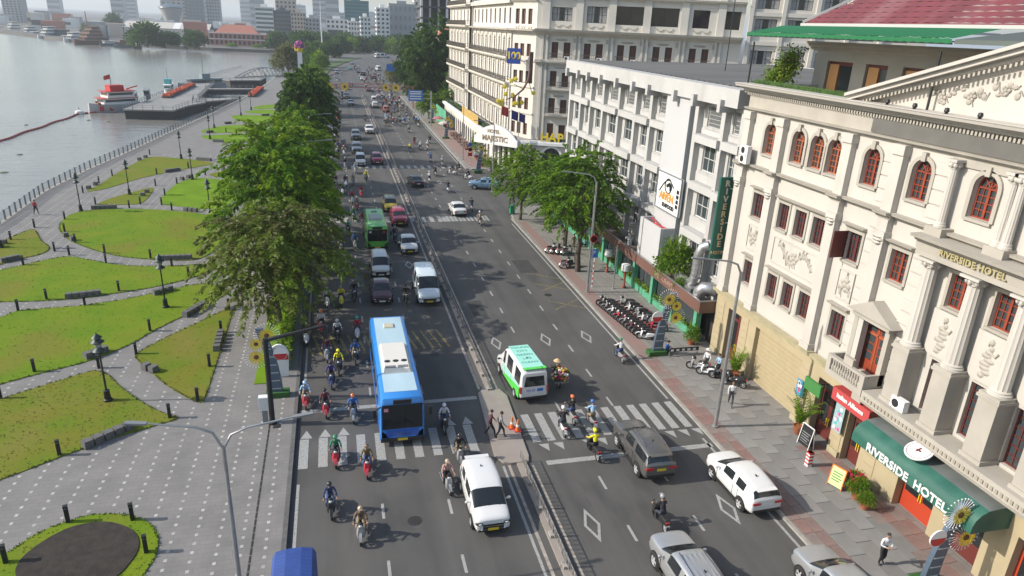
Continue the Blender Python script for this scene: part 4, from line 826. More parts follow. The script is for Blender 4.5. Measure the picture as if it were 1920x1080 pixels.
b.box(17.85,18.0,51.8,56.0,3.46,7.2); b.box(18.0,19.1,51.8,51.95,3.46,7.2); b.box(18.0,19.1,55.85,56.0,3.46,7.2); b.box(18.0,19.1,51.95,55.85,3.46,6.6); b.build('panel',wsh,wbx); b=MB(); [b.box(18.05+.15*k,18.12+.15*k,51.77,51.8,3.5,7.15) for k in range(7)]; b.build('rib',mat('grey_sheet',(.5,.51,.52),.5),wbx); b=MB(); b.bar((18.6,52,7.1),(18.6,55.8,6.8),.12,.06); b.bar((18.3,52,6.9),(18.9,55.8,7.1),.12,.06); b.build('brace',redp,wbx)
duct=thing('kitchen_duct','silver kitchen exhaust duct rising from the restaurant roof beside the bush','duct'); al=mat('aluminium',(.5,.5,.51),.35,.7,var=.2,vs=3)
MB().tube([(18.6,49.2,3.9),(18.6,47.5,3.95),(18.7,46.9,4.2),(18.75,46.7,5.0),(18.75,46.7,6.6),(18.9,46.5,7.2),(19.3,46.3,7.4)],.38,12).build('pipe',al,duct); b=MB(); b.box(18.1,19.0,46.0,47.4,3.46,3.95); b.build('fan_housing',al,duct)
for k in range(6): MB().tube([(18.75,46.7,4.6+k*.4),(18.75,46.7,4.66+k*.4)],.41,12).build('seam_ring',steel,duct)
cy=thing('ventilation_drum','large silver ventilation elbow at the near end of the restaurant roof','duct'); MB().tube([(18.2,44.9,3.5),(18.2,44.8,4.2),(18.35,44.55,4.55),(18.8,44.3,4.6),(19.2,44.2,4.4)],.5,14).build('elbow',al,cy); b=MB(); b.bar((17.9,45.4,3.5),(18.6,44.0,4.2),.06,.06); b.bar((17.9,46,3.5),(17.9,45.2,4.3),.05,.05); b.build('strut',darkmetal,cy)
ac=tag(obj('air_conditioner',ACM['b'],None,(18.7,60.0,3.46),R(-90)),'white air conditioner unit on the restaurant roof in the tree shade','air conditioner'); obj('fan_grille',ACM['f'],ac)
for i,y in enumerate((57.8,62.2)):
    lt=thing('heat_lantern',('nearer' if i==0 else 'farther')+' white shaded lantern on a red stand before the restaurant','lantern',(17.2,y-1.2,.13)); MB().lathe([(.2,0),(.22,.1),(.1,.3),(.13,1.4),(.2,1.6)],n=8).build('stand',mat('red_wood',(.25,.07,.04),.5),lt); MB().lathe([(.38,1.7),(.4,1.75),(.4,2.3),(.25,2.36)],n=12).build('lamp_shade',white,lt)
# ---------------------------------------------------------------- tall cream grand hotel across the side street
mj=mat('ivory_plaster',(.60,.57,.515),.75,var=.07,vs=.3); mix_in(mj,noise_fac(.8,.58,.85,(1,1,.12),.45),(.38,.33,.27))
mtrim=mat('ivory_trim',(.58,.54,.47),.75,var=.1,vs=.7); railm=mat('balcony_iron',(.12,.105,.09),.5); wfd=mat('brown_window_frame',(.12,.05,.03),.5); goldrail=mat('gold_rail',(.5,.38,.12),.4)
gh=thing('grand_hotel_building','tall ivory corner hotel with rows of balconies, cornices and an arcade along the street','hotel')
RAILM={}; shut=mat('brown_shutter',(.085,.042,.028),.6)
def balcony(F,u0,u1,v,dep=.9,slab=True):
    w=round(u1-u0,2)
    if w not in RAILM:
        r=MB(); n=max(3,int(w/.28))
        for k in range(n+1): x=w*k/n; r.box(x-.02,x+.02,-dep+.02,-dep+.06,0,.95)
        r.box(0,w,-dep,-dep+.07,.95,1.02); r.box(0,w,-dep,-dep+.05,.45,.5); [r.box(x-.03,x+.03,-dep+.05,0,.95,1.02) for x in (.03,w-.03)]
        s=MB(); s.box(-.1,w+.1,-dep-.1,0,-.3,0); s.box(-.05,w+.05,-dep+.1,0,-.5,-.301)
        RAILM[w]=(r.mesh('balcony_rail',railm),s.mesh('balcony_slab',mtrim))
    o=F.inst('balcony_slab',RAILM[w][1],gh,u0,v); obj('balcony_rail',RAILM[w][0],o)
FL=[.15,4.6,9.0,13.4,17.7]
def street(F,L,nb,top,d0,wside=.9):
    ops=[];ww=[]
    p=L/nb
    for k in range(nb):
        m=p*(k+.5)
        for i,z in enumerate(FL[1:]): ops.append((m-.5,m+.5,z+.25,z+2.75)); ww.append((m-.5,m+.5,z+.25,z+2.75))
        ops.append((m-.6,m+.6,23.2,25.8)); ww.append((m-.6,m+.6,23.2,25.8))
    b=MB(); wall_grid(b,0,L,0,top,ops,.3); F.put(b,'wall',mj,gh)
    for q in ww: window(F,gh,*q,.29,'grid',wfd,gm=shut,cols=2,rows=4)
    b=MB()
    for k in range(nb+1): fb(b,p*k-.16,p*k+.16,4.4,22,0,.2)
    F.put(b,'pilaster',mj,gh)
    b=MB()
    for k in range(nb):
        m=p*(k+.5)
        for z in FL[1:]: fb(b,m-.75,m+.75,z+3.0,z+3.25,0,.3); fb(b,m-.35,m+.35,z+3.25,z+3.6,0,.14)
    F.put(b,'window_hood',mtrim,gh)
    b=MB(); cornice(b,-.3,L+.2,21.7,.75,0,mould(1.3)); cornice(b,-.1,L,4.1,.4,0,mould(.4)); 
    for z in (8.6,13.0,17.3): cornice(b,-.05,L,z,.3,0,mould(.3))
    F.put(b,'cornice',mtrim,gh)
    for z in (9.0,13.4,17.75): balcony(F,.25,L-.25,z)
L1=Fac(21.2,187,R(-90)); street(L1,27,6,31,0); L2=Fac(22,160,R(-90)); street(L2,36,9,27.5,0)
b=MB(); b.box(0,27,.4,40,0,31); b.box(0,27,-.6,.39,30.2,30.8); L1.put(b,'block',mj,gh)
for z in (22.6,26.9): balcony(L1,.25,26.75,z)
b=MB(); fb(b,-.4,36,26.5,27.2,0,.7); L2.put(b,'cornice',mtrim,gh)
# chamfered corner
CL=math.hypot(2.6,6.2); CF=Fac(22,124,math.atan2(-6.2,2.6))
ops=[(CL*q-.55,CL*q+.55,z+.3,z+2.3) for q in (.2,.45,.72) for z in (4.7,9.0,13.4,17.8)]+[(CL*q-.55,CL*q+.55,23.2,25.6) for q in (.2,.45,.72)]
b=MB(); wall_grid(b,0,CL,0,27.5,ops,.3); CF.put(b,'wall',mj,gh)
for q in ops: window(CF,gh,*q[:4],.29,'grid',wfd,gm=shut,cols=2,rows=3)
b=MB(); cornice(b,-.1,CL+.1,21.7,.75,0,mould(1.3)); cornice(b,0,CL,4.1,.4,0,mould(.4)); cornice(b,0,CL,26.5,.6,0,mould(.6)); [fb(b,0,CL,z,z+.25,0,.18) for z in (8.6,13,17.3)]; CF.put(b,'cornice',mtrim,gh)
b=MB(); [swag(b,CL*q,22.85,1.2,0) for q in (.2,.45,.72)]; [swag(b,CL*q,8.3,1.0,.0) for q in (.3,.6)]; CF.put(b,'swag',mtrim,gh)
# south front
SF=Fac(24.6,117.8,R(-22)); L=33
pil=[1.5,6.9,12.2,17.8,23.7,29.4,33]
ops=[];ww=[]
for k in range(5):
    m=(pil[k]+pil[k+1])/2
    for z in (4.9,9.1,13.5,18.1):
        for s in (-1,1): q=(m+s*1.0-.55,m+s*1.0+.55,z,z+(2.5 if z>18 or s<0 else 2.3)); ops.append(q)
ops2=[(2.4,5.7,23.9,26.0),(8.1,11.3,23.8,26.3),(12.8,17.4,23.7,26.5),(18.2,22.8,23.7,26.5),(25.0,27.6,23.7,26.4),(29.9,32.4,23.7,26.4)]
b=MB(); wall_grid(b,0,L,0,29.5,ops+ops2,.35); b.box(.3,L-.1,.5,34,0,29.5); SF.put(b,'wall',mj,gh)
for q in ops: window(SF,gh,*q,.3,'casement',wfd,gm=shut,rows=3)
for i,q in enumerate(ops2): window(SF,gh,*q,.33,'grid',darkmetal if i<2 else blackpl,gm=glassb if i in (0,1) else glass,cols=4 if i<2 else 2,rows=2 if i<2 else 1,cur=i<2)
b=MB(); 
for q in pil[:-1]: [fb(b,q+s,q+s+.35,4.5,21.7,0,.28) for s in (-.55,.2)]; fb(b,q-.6,q+.6,22.5,29,0,.25)
SF.put(b,'pilaster',mj,gh)
b=MB(); cornice(b,-.2,L,21.65,.95,0,[(0,.2),(.2,.35),(.3,.6),(.6,.8),(.62,1.3),(1,1.5)]); cornice(b,0,L,27.2,.6,0,mould(.8)); cornice(b,0,L,4.1,.4,0,mould(.4)); 
fb(b,0,L,17.35,17.8,0,.85); fb(b,0,L,17.1,17.35,0,.5); SF.put(b,'cornice',mtrim,gh)
b=MB()
for i in range(5): m=(pil[i]+pil[i+1])/2; swag(b,m,23.3,2.6,0)
SF.put(b,'swag',trimm,gh)
b=MB()
for k in range(5):
    m=(pil[k]+pil[k+1])/2
    for z in (21.0,16.6,12.0): b.ball((m,-.05,z),(1.1,.1,.16),10,4); [b.box(m+s*2.2-.14,m+s*2.2+.14,-.35,0,z-.35,z+.35) for s in (-1,1)]
SF.put(b,'ornament',trimm,gh)
for k in range(5):
    m=(pil[k]+pil[k+1])/2
    for z in (17.82,): balcony(SF,m-1.9,m+1.9,z,.8)
    for z in (9.0,13.3): balcony(SF,m-1.9,m+1.9,z,.9)
    if k<3: tag(aircon(SF,None,m+.7,17.85,.72),'white air conditioner on the %s upper balcony of the ivory hotel side front'%('first','second','third')[k])
# service wing to the east
EF=Fac(SF.p(33.6,0)[0],SF.p(33.6,0)[1],R(-22)); ops=[(u,u+3.4,z,z+2.6) for u in (1,6,11,16,21) for z in (18.2,22.9,27)]
b=MB(); wall_grid(b,0,27,0,33,ops,.4); EF.put(b,'wall',mj,gh)
for q in ops: window(EF,gh,*q,.38,'grid',darkmetal,cols=4,rows=2,cur=True)
b=MB(); [fb(b,u,u+.6,0,33,0,.4) for u in (0,4.9,9.9,14.9,19.9)]; [fb(b,0,27,z,z+.6,.0,.3) for z in (17,21.6,25.9,30.4)]; EF.put(b,'pilaster',mj,gh)
# ground floor arcade and terrace
AF=Fac(18.1,176,R(-90)); La=57
arc=[]
b=MB(); k=0; ops=[]
while 1.2+k*2.45+1.5<La-2: ops.append((1.2+k*2.45,1.2+k*2.45+1.5,.15,3.2,True)); k+=1
wall_grid(b,0,La,0,4.3,ops,.5); AF.put(b,'arcade_wall',mj,gh)
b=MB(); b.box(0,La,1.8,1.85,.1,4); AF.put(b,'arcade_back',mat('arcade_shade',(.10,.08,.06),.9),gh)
# curved corner porch
n=8; R0=6.2; cxp,cyp=24.3,119.0
pts=[(cxp-R0*math.cos(a),cyp-R0*math.sin(a)) for a in [q*math.pi/2/n for q in range(n+1)]]
for i in range(n):
    (xa,ya),(xb,yb_)=pts[i],pts[i+1]; ln=math.dist((xa,ya),(xb,yb_)); f=Fac(xa,ya,math.atan2(yb_-ya,xb-xa))
    b=MB(); w=.35; wall_grid(b,0,ln,0,4.3,[(w*.5,ln-w*.5,.15,3.75 if i!=5 else 3.85,False)],.5); f.put(b,'arcade_wall',mj,gh)
    b=MB(); fb(b,-.05,ln+.05,4.3,4.75,-.3,.45); fb(b,0,ln,4.75,4.95,-.3,.3); f.put(b,'arcade_cornice',white,gh)
SP=Fac(cxp,cyp-R0,R(-22)); ops=[(1.0,4.0,.15,3.9,True),(7.5,10.5,.15,3.9,True),(14,17,.15,3.9,True),(20,23,.15,3.9,True)]
b=MB(); wall_grid(b,0,34,0,4.3,ops,.5); SP.put(b,'arcade_wall',mj,gh)
b=MB(); 
for o in ops:
    m=(o[0]+o[1])/2
    for q in range(14):
        a0,a1=math.pi*q/14,math.pi*(q+1)/14; P=[(m+rr*math.cos(t),-dd,2.4+rr*math.sin(t)) for dd in (0,.12) for rr,t in ((1.52,a0),(1.52,a1),(1.9,a1),(1.9,a0))]; b.add(P,[(4,5,6,7),(3,2,6,7),(0,1,5,4)],0)
SP.put(b,'arch_surround',white,gh)
for o in ops: window(SP,gh,o[0],o[1],.15,3.9,.45,'grid',wfd,cols=4,rows=4,arch=True)
b=MB(); fb(b,0,34,4.3,4.75,-.3,.45); fb(b,0,34,4.75,4.95,-.3,.3); SP.put(b,'arcade_cornice',white,gh)
b=MB(); fb(b,0,La,4.3,4.8,-.35,.4); AF.put(b,'arcade_cornice',white,gh)
b=MB(); b.prism([(18.1,176),(18.1,119)]+pts[1:]+[tuple(SP.p(30,0)[:2]),tuple(SP.p(30,0,-6)[:2]),(24,118),(22,124),(22,176)],4.3,4.5); b.build('terrace_floor',concrete,gh)
hg=MB(); rr=random.Random(2)
for k in range(9000):
    if rr.random()<.55: y=rr.uniform(114,176); x=18.6+rr.uniform(0,.9); x=max(x,18.6) if y>120 else x+1.6
    else: _q=SP.p(rr.uniform(2,30),0,-.4-rr.uniform(0,.8)); x,y=_q[0],_q[1]
    z=4.5+rr.uniform(0,.75); a=rr.uniform(0,6.28); hg.add([(x,y,z),(x+.2*math.cos(a),y+.2*math.sin(a),z+.05),(x+.1,y+.05,z+.25)],[(0,1,2)])
tag(hg.build('terrace_hedge',mat('hedge_leaf',(.035,.10,.02),.7,var=.5,vs=4)),'clipped green hedge along the ivory hotel terrace edge','hedge')
# entrance gable, lettering
gb_=MB(); nn=14; c0=(18.3,117.4); ang=R(-58); GF=Fac(15.3,119.5,R(-47.8))
prof=[(0,4.95)]+[(8.6*q/nn,4.95+2.1*math.sin(math.pi*q/nn)**.8) for q in range(1,nn)]+[(8.6,4.95)]
gb_.add([(x,-.5,z) for x,z in prof]+[(x,-.15,z) for x,z in prof],[list(range(nn+1))]+[(i,nn+1+i,nn+2+i,i+1) for i in range(nn)]+[list(range(nn+1,2*nn+2))[::-1]]); fb(gb_,-.2,8.8,3.75,4.95,.15,.52); GF.put(gb_,'entrance_gable',white,gh)
def onf(F,u,v,d): p=F.p(u,v,d); return Matrix.Translation(p)@Matrix.Rotation(F.rz,4,'Z')@Matrix.Rotation(R(90),4,'X')
gold=mat('bronze_letters',(.28,.2,.1),.5)
text_obj('lettering','HOTEL',.8,gold,gh,onf(GF,3.9,5.95,.52),.03,bold=.02); text_obj('lettering','MAJESTIC',1.25,gold,gh,onf(GF,4.2,4.75,.55),.03,bold=.02)
text_obj('lettering','HAPPY',1,yellowp,None,onf(SP,0,0,0),.1,bold=.04).name='tmp'
bpy.data.objects.remove(bpy.data.objects['tmp'])
hp=thing('tet_letters','large yellow block letters reading HAPPY on the ivory hotel terrace','sign letters')
for k,ch in enumerate('HAPPY'): text_obj('letter',ch,1.9,yellowp,hp,onf(SP,1.2+k*1.32,5.6,.1),.15,bold=.06)
yb_f=thing('banner_fence','row of yellow printed banner panels on the ivory hotel street terrace','banner')
for k in range(8): MB().box(18.0,18.06,132.2+k*2.2,134.3+k*2.2,4.85,6.5).build('banner_panel',mat('banner_yellow',(.55,.36,.10),.7,var=.3,vs=2),yb_f)
# '100' sign, flower branch, flags
s1=thing('anniversary_sign','blue square sign with a yellow number 100 hung on the ivory hotel corner','sign')
f=Fac(20.4,120.4,R(-25)); b=MB(); f.p0=f.p; f.p=lambda u,v,d=0:f.p0(u,v+2.2,d); b=MB(); fb(b,0,2.35,14.6,17.1,0,.25); f.put(b,'board',mat('sign_navy',(.02,.06,.3),.45),s1)
text_obj('lettering','100',1.55,yellowp,s1,onf(f,1.15,15.9,.27),.03,bold=.06); b=MB(); [b.ball(f.p(u,15.85,.29),(.27,.12,.4),10,5) for u in (1.0,1.75)]; b.build('emblem',mat('pale_blue',(.15,.2,.6),.5),s1); b=MB(); b.bar(f.p(1,16,0),f.p(1,16,-3),.1,.1); b.build('bracket',darkmetal,s1)
zb=1.7
br=thing('apricot_branch_decoration','giant brown branch decoration with yellow blossoms on the ivory hotel corner','decoration')
P=[(23.6,116.6,15.5),(23.2,116.3,12.8),(22.4,116.2,11.3),(21.2,116.5,10.2),(19.6,117,9.4)]; MB().tube(P,[.16,.18,.17,.14,.08],7).build('branch',brownp,br); MB().box(23.3,23.9,116.4,116.8,12.2,17.2).build('mount',brownp,br)
MB().tube([(22.9,116.3,12.4),(20.8,116.3,12.4)],.06,5).tube([(22.4,116.2,11.3),(20.8,116.4,12.0)],.06,5).tube([(21.8,116.2,10.9),(21.4,116.3,9.2)],.06,5).tube([(23.3,116.3,12.6),(23.9,116.2,10.6)],.06,5).build('twig',brownp,br)
fl=MB()
for q in range(5): a=q*1.2566; fl.ball((.3*math.cos(a),0,.3*math.sin(a)),(.26,.1,.26),7,4)
fl.ball((0,-.1,0),(.14,.1,.14),6,4); fm_=fl.mesh('blossom',mat('blossom_yellow',(.75,.6,.05),.6))
br.location.z=zb
for x,y,z in ((20.3,116.2,12.6),(19.2,116.4,11.6),(21.0,116.2,12.9),(19.4,116.5,10.4),(20.6,116.3,10.3),(19.0,116.9,9.3),(18.3,117,9.2),(21.3,116.1,9.0),(22.2,116.1,9.1),(24.1,116,10.7),(20.9,116.2,8.9),(18.8,117,8.7)): obj('blossom',fm_,br,(x,y,z),R(-20)).scale=(.72,.72,.72)
def flag(label,m,x,y,z0,z1,w,h,mt2=None):
    t=thing('flag',label,'flag',(x,y,z0)); MB().tube([(0,0,0),(0,0,z1-z0)],.05,6).build('flagpole',steel,t); b=MB(); n=6
    b.loft([[(w*i/n,.12*math.sin(i*1.4),z1-z0-.2-.55*w*(i/n)*.6),(w*i/n,.12*math.sin(i*1.4+.5),z1-z0-.2-h-.55*w*(i/n)*.6)] for i in range(n+1)],sm=True,cap=False); b.build('cloth',m,t)
flag('red national flag on a pole above the ivory hotel entrance',redp,19.3,118.3,5,10.2,1.2,1.5); flag('dark blue flag beside the red flag above the ivory hotel entrance',mat('flag_blue',(.02,.03,.2),.7),20.9,117.6,5,9.6,1.2,1.5)
flag('second dark blue flag nearest the yellow letters on the ivory hotel',mat('flag_blue2',(.025,.03,.16),.7),22.1,117.0,5,9.2,1.1,1.4)
# ---------------------------------------------------------------- vegetation
def leafmat(name,c,c2,tr=.45):
    m=mat(name,c,  .55,var=.6,vs=.9,col2=c2); m.node_tree.nodes['Principled BSDF'].inputs['Specular IOR Level'].default_value=.25; n=m.node_tree.nodes; l=m.node_tree.links; p=n['Principled BSDF']; out=[x for x in n if x.type=='OUTPUT_MATERIAL'][0]
    t=n.new('ShaderNodeBsdfTranslucent'); mx=n.new('ShaderNodeMixShader'); mx.inputs[0].default_value=tr
    l.new(p.inputs['Base Color'].links[0].from_socket,t.inputs['Color']); l.new(p.outputs[0],mx.inputs[1]); l.new(t.outputs[0],mx.inputs[2]); l.new(mx.outputs[0],out.inputs['Surface']); return m
bark=mat('bark',(.11,.085,.065),.9,var=.4,vs=4,bump=.5,bs=18)
LG=[leafmat('leaf_mid',(.12,.245,.014),(.17,.29,.016)),leafmat('leaf_light',(.18,.30,.018),(.22,.31,.022)),leafmat('leaf_dark',(.06,.14,.012),(.085,.18,.014))]
LA_=[leafmat('leaf_olive',(.135,.19,.03),(.175,.185,.045)),leafmat('leaf_fresh',(.13,.21,.02),(.17,.23,.03)),leafmat('leaf_brown',(.15,.14,.055),(.11,.14,.035))]
LD=[leafmat('leaf_deep',(.045,.10,.02),(.06,.13,.024)),leafmat('leaf_deep_light',(.085,.155,.024),(.07,.13,.02)),leafmat('leaf_deep_dark',(.025,.062,.016),(.04,.08,.018))]
LY=[leafmat('leaf_yellow',(.17,.17,.06),(.13,.15,.06)),leafmat('leaf_straw',(.21,.19,.08),(.15,.15,.06)),leafmat('leaf_dull',(.10,.11,.045),(.08,.1,.04))]
def leaf(b,p,d,s,rr,mi,asp=.45):
    d=d.normalized(); u=Vector((rr.uniform(-1,1),rr.uniform(-1,1),rr.uniform(.1,1))); w=d.cross(u)
    if w.length<1e-3: return
    w=w.normalized()*s*asp*.5
    b.add([p,p+d*s*.5+w,p+d*s,p+d*s*.5-w],[(0,1,2,3)],mi)
def crown_mesh(name,seed,mats,rx,ry,rz_,nc,nl,ls,droop=.4,base=.15,clump=.18,gap=.0):
    """leaves on sprays round limb ends inside an uneven volume; origin at the crown's underside centre"""
    rr=random.Random(seed); b=MB(); C=[]; lobes=[(rr.uniform(0,6.28),rr.uniform(.1,.95),rr.uniform(.75,1.2)) for _ in range(7)]
    for k in range(nc):
        a=rr.uniform(0,6.28); t=rr.uniform(0,1)**.8; el=math.asin(min(1,base*-1+ (1+base)*t)) if t>.02 else -.2
        boost=1
        for la,lt,lk in lobes: boost=max(boost*.0+boost,1) if False else boost*(1+(lk-1)*math.exp(-((math.cos(a-la)-1)*3)**2-((t-lt)*2.5)**2))
        q=(.55+.45*rr.random()**.5)*boost
        C.append(Vector((math.cos(a)*math.cos(el)*rx*q,math.sin(a)*math.cos(el)*ry*q,rz_*(.25+.75*math.sin(el)*q if el>0 else .25+.4*math.sin(el)))))
    for c in C:
        mi=rr.choices((0,1,2),(5,3,2.4))[0]; out=Vector((c.x,c.y,(c.z-rz_*.4)*.6)).normalized() if c.length>.01 else Vector((0,0,1))
        for k in range(nl):
            o=Vector((rr.gauss(0,1),rr.gauss(0,1),rr.gauss(0,.75)))*rx*clump
            d=(out*.8+o.normalized()*.9+Vector((0,0,-droop*(.5+rr.random())))); m2=mi if rr.random()<.75 else rr.choice((0,1,2))
            leaf(b,c+o,d,ls*rr.uniform(.7,1.35),rr,m2)
    return b.mesh(name,mats),C
def spray_crown(name,seed,mats,rx,rz_,nlobe,ns,nl,ls,L,lr=(.34,.5),droop=.35,flat=.8):
    """lobes of drooping leafy sprays with gaps between the lobes"""
    rr=random.Random(seed); b=MB(); C=[]
    for q in range(nlobe):
        t=(q+.5)/nlobe; a=q*2.4+rr.uniform(-.4,.4); rad=rx*(.62*math.sin(math.pi*min(.95,.22+.72*t))+rr.uniform(-.06,.06)); c=Vector((rad*math.cos(a),rad*math.sin(a),rz_*(.12+.74*t))); R0=rx*rr.uniform(*lr); C.append(c)
        base=rr.choices((0,1,2),(5,4,2))[0]
        for k in range(ns):
            d=Vector((rr.gauss(0,1),rr.gauss(0,1),rr.gauss(.35,.8))).normalized(); p0=c+Vector((d.x*R0,d.y*R0,d.z*R0*flat))*rr.uniform(.45,.95); ax=(Vector((d.x,d.y,d.z*.45))+Vector((c.x,c.y,0)).normalized()*.5).normalized(); ln=L*rr.uniform(.6,1.25); sd=ax.cross(Vector((0,0,1))); sd=sd.normalized() if sd.length>.05 else Vector((1,0,0))
            mi=base if rr.random()<.6 else rr.choice((0,1,2))
            for j in range(nl):
                u=rr.random(); s=1 if j%2 else -1; p=p0+ax*ln*u+Vector((0,0,-droop*ln*u*u))+Vector((rr.gauss(0,.03),rr.gauss(0,.03),rr.gauss(0,.04)))*rx*.3
                leaf(b,p,ax*.7+sd*s*.75+Vector((0,0,-.25-.5*u*droop)),ls*rr.choice((.55,.8,1,1.2,1.5)),rr,mi if rr.random()<.85 else rr.choice((0,1,2)),.42)
    return b.mesh(name,mats),C
SP_=dict(lush=(LG,5,5.4,15,32,72,.26,1.5),lush2=(LG,5,6.2,16,32,72,.26,1.5),airy=(LA_,5,5.0,17,30,50,.25,1.35),fine=(LG,3.6,5.4,15,28,56,.2,1.0),pave=([LG[0],LD[1],LG[2]],3.6,5.4,15,28,56,.2,1.0),dark=(LD,5,7.5,18,26,40,.42,1.7))
def limbs(h,r,C,rr,n=7,fork=.55):
    b=MB(); f=h*fork; lean=Vector((rr.uniform(-.25,.25),rr.uniform(-.25,.25),0)); P0=[Vector((0,0,0)),Vector((0,0,f*.5))+lean*.4,Vector((0,0,f))+lean]
    b.tube(P0,[r*1.25,r,r*.8],8)
    for c in rr.sample(C,min(n,len(C))):
        e=Vector((c.x*.8,c.y*.8,h*.72+c.z*.75)); m=P0[2].lerp(e,.5)+Vector((0,0,-.1*h*.3)); b.tube([P0[2],m,e],[r*.55,r*.33,r*.1],5)
    return b
PROTO={}
def proto(kind):
    if kind in PROTO: return PROTO[kind]
    K=dict(lush=(LG,5,5,5.2,170,230,.33,.55),lush2=(LG,5,5,6.0,170,230,.33,.5),airy=(LA_,5.2,5,5.0,85,190,.30,.8),fine=(LG,3.6,3.6,5.4,115,190,.24,.4),pave=(LG,3.6,3.6,5.4,115,190,.24,.4),dark=(LD,5,5,7.5,130,150,.5,.3),far=(LD,5,5,6,60,40,1.15,.2),farlight=(LG,5,5,6,60,40,1.05,.2),yellow=(LY,5,5,6,80,45,.8,.5),bush=(LG,1,1,1.1,46,34,.17,.2))
    m,rx,ry,rz,nc,nl,ls,dr=K[kind]; rr=random.Random(len(PROTO)*7+3); me,C=spray_crown('crown',len(PROTO)*13+5,*SP_[kind],droop=.6 if kind=='airy' else .4,lr=(.26,.38) if kind=='airy' else (.30,.46)) if kind in SP_ else crown_mesh('crown',len(PROTO)*13+5,m,rx,ry,rz,nc,nl,ls,dr,clump=.17)
    zs_=sorted(v.co.z for v in me.vertices); rs_2=sorted(math.hypot(v.co.x,v.co.y) for v in me.vertices); PROTO[kind]=(me,C,rs_2[int(len(rs_2)*.965)],zs_[int(len(zs_)*.995)]); return PROTO[kind]
TR={}
def tree(kind,x,y,h,r,z0,label,group=None,base=PZ,rz=None,name='tree',cz=None,tr=None,wide=1.):
    """h total height, r crown radius, z0 crown underside"""
    me,C,prx,prz=proto(kind); t=thing(name,label,'tree',(x,y,base),rz if rz is not None else (x*7+y*3)%6.28,group)
    c=obj('crown',me,t,(0,0,z0-base)); s=r/prx; c.scale=(s*wide,s,(h-z0)/prz)
    tk=(kind,round(h,1),round(r,1),round(z0,1))
    if tk not in TR:
        rr=random.Random(int(x*10+y)); CC=[Vector((v.x*s*wide,v.y*s,v.z*(h-z0)/prz)) for v in C]
        b=MB(); rad=tr or max(.12,h*.019); f=max(z0-base,.6)*.8; P=[Vector((0,0,-.1)),Vector((.1,.05,f*.5)),Vector((.0,.1,f))]; b.tube(P,[rad*1.3,rad,rad*.85],8)
        for q in rr.sample(CC,min(14,len(CC))):
            e=Vector((q.x*.85,q.y*.85,z0-base+q.z*.85)); m=P[2].lerp(e,.45)+Vector((0,0,.15*h*.3)); b.tube([P[2]-Vector((0,0,.1)),m,e],[rad*.6,rad*.4,rad*.14],5)
        TR[tk]=b.mesh('trunk',bark)
    obj('trunk',TR[tk],t); return t
tree('airy',-13.35,52.6,9.7,5.8,2.9,'nearest kerbside tree with thin brownish olive crown by the red and white info post',wide=1.1)
tree('lush',-13.9,64.5,12.4,6.1,3.0,'bright green drooping kerbside tree just behind the brownish olive one')
tree('lush2',-14.3,76.5,12.4,5.9,3.6,'bright green kerbside tree, third from the road junction')
tree('fine',-13.6,88.5,11.6,4.6,3.8,'yellowish green loose kerbside tree beside the plaza lawn patch')
tree('lush',-13.4,101,11.2,4.6,4.0,'green kerbside tree beyond the yellowish loose one')
tree('dark',-12.6,121,15.0,4.8,3.5,'tall dark pointed kerbside tree opposite the far lawns')
tree('dark',-13.6,136,13.4,4.6,3.5,'second tall dark kerbside tree beyond the far lawns')
for i,(x,y,h,r) in enumerate(((-13.2,160,11,4.5),(-13.6,182,10.5,4.5),(-13.5,205,10,4.5),(-14.5,228,9.5,4.5))): tree('lush2',x,y,h,r,3.4,'kerbside tree in the distance behind the tall dark ones, %s from the near end'%('first','second','third','fourth')[i],'far kerbside trees')
tree('yellow',-26.5,322,12.2,6.8,1.5,'pale yellowish round tree by the far river bank beside the flower column')
tree('fine',13.45,81.3,9.2,3.8,2.8,'small loose tree on the pavement corner beside the green bin',base=.13)
tree('pave',14.35,61.6,12.6,4.7,4.6,'tallest pavement tree on the right, beside the red no-turn sign',base=.13)
tree('pave',15.6,69.8,10.8,4.4,3.4,'broad pavement tree shading the office building front',base=.13)
tree('fine',15.6,77.2,8.6,3.2,3.2,'middle tree in the pavement group near the side street',base=.13)
for i,(x,y,h,r,z0,w) in enumerate(((16.5,208,18,6.5,2.5,'left of the group'),(22,214,24,8.5,2,'tallest of the group'),(29,224,22,8,2,'between the tallest one and the ivory hotel'),(19.5,243,20,7.5,2,'behind the tallest one'),(27,196,15,6,2,'in front, next to the ivory hotel'))): tree('dark',x,y,h,r,z0,'big dark roadside tree beyond the ivory hotel, '+w,'big trees beyond the ivory hotel',base=.1)
tree('lush',14.6,178,6.6,3.4,1.8,'low bright green tree behind the blue road sign',base=.13); tree('lush',19.5,181,7.2,3.6,1.6,'second low bright green tree, next to the ivory hotel end',base=.13)
tree('yellow',14.8,272,9,4.2,1.2,'rust coloured round tree at the edge of the big dark trees')
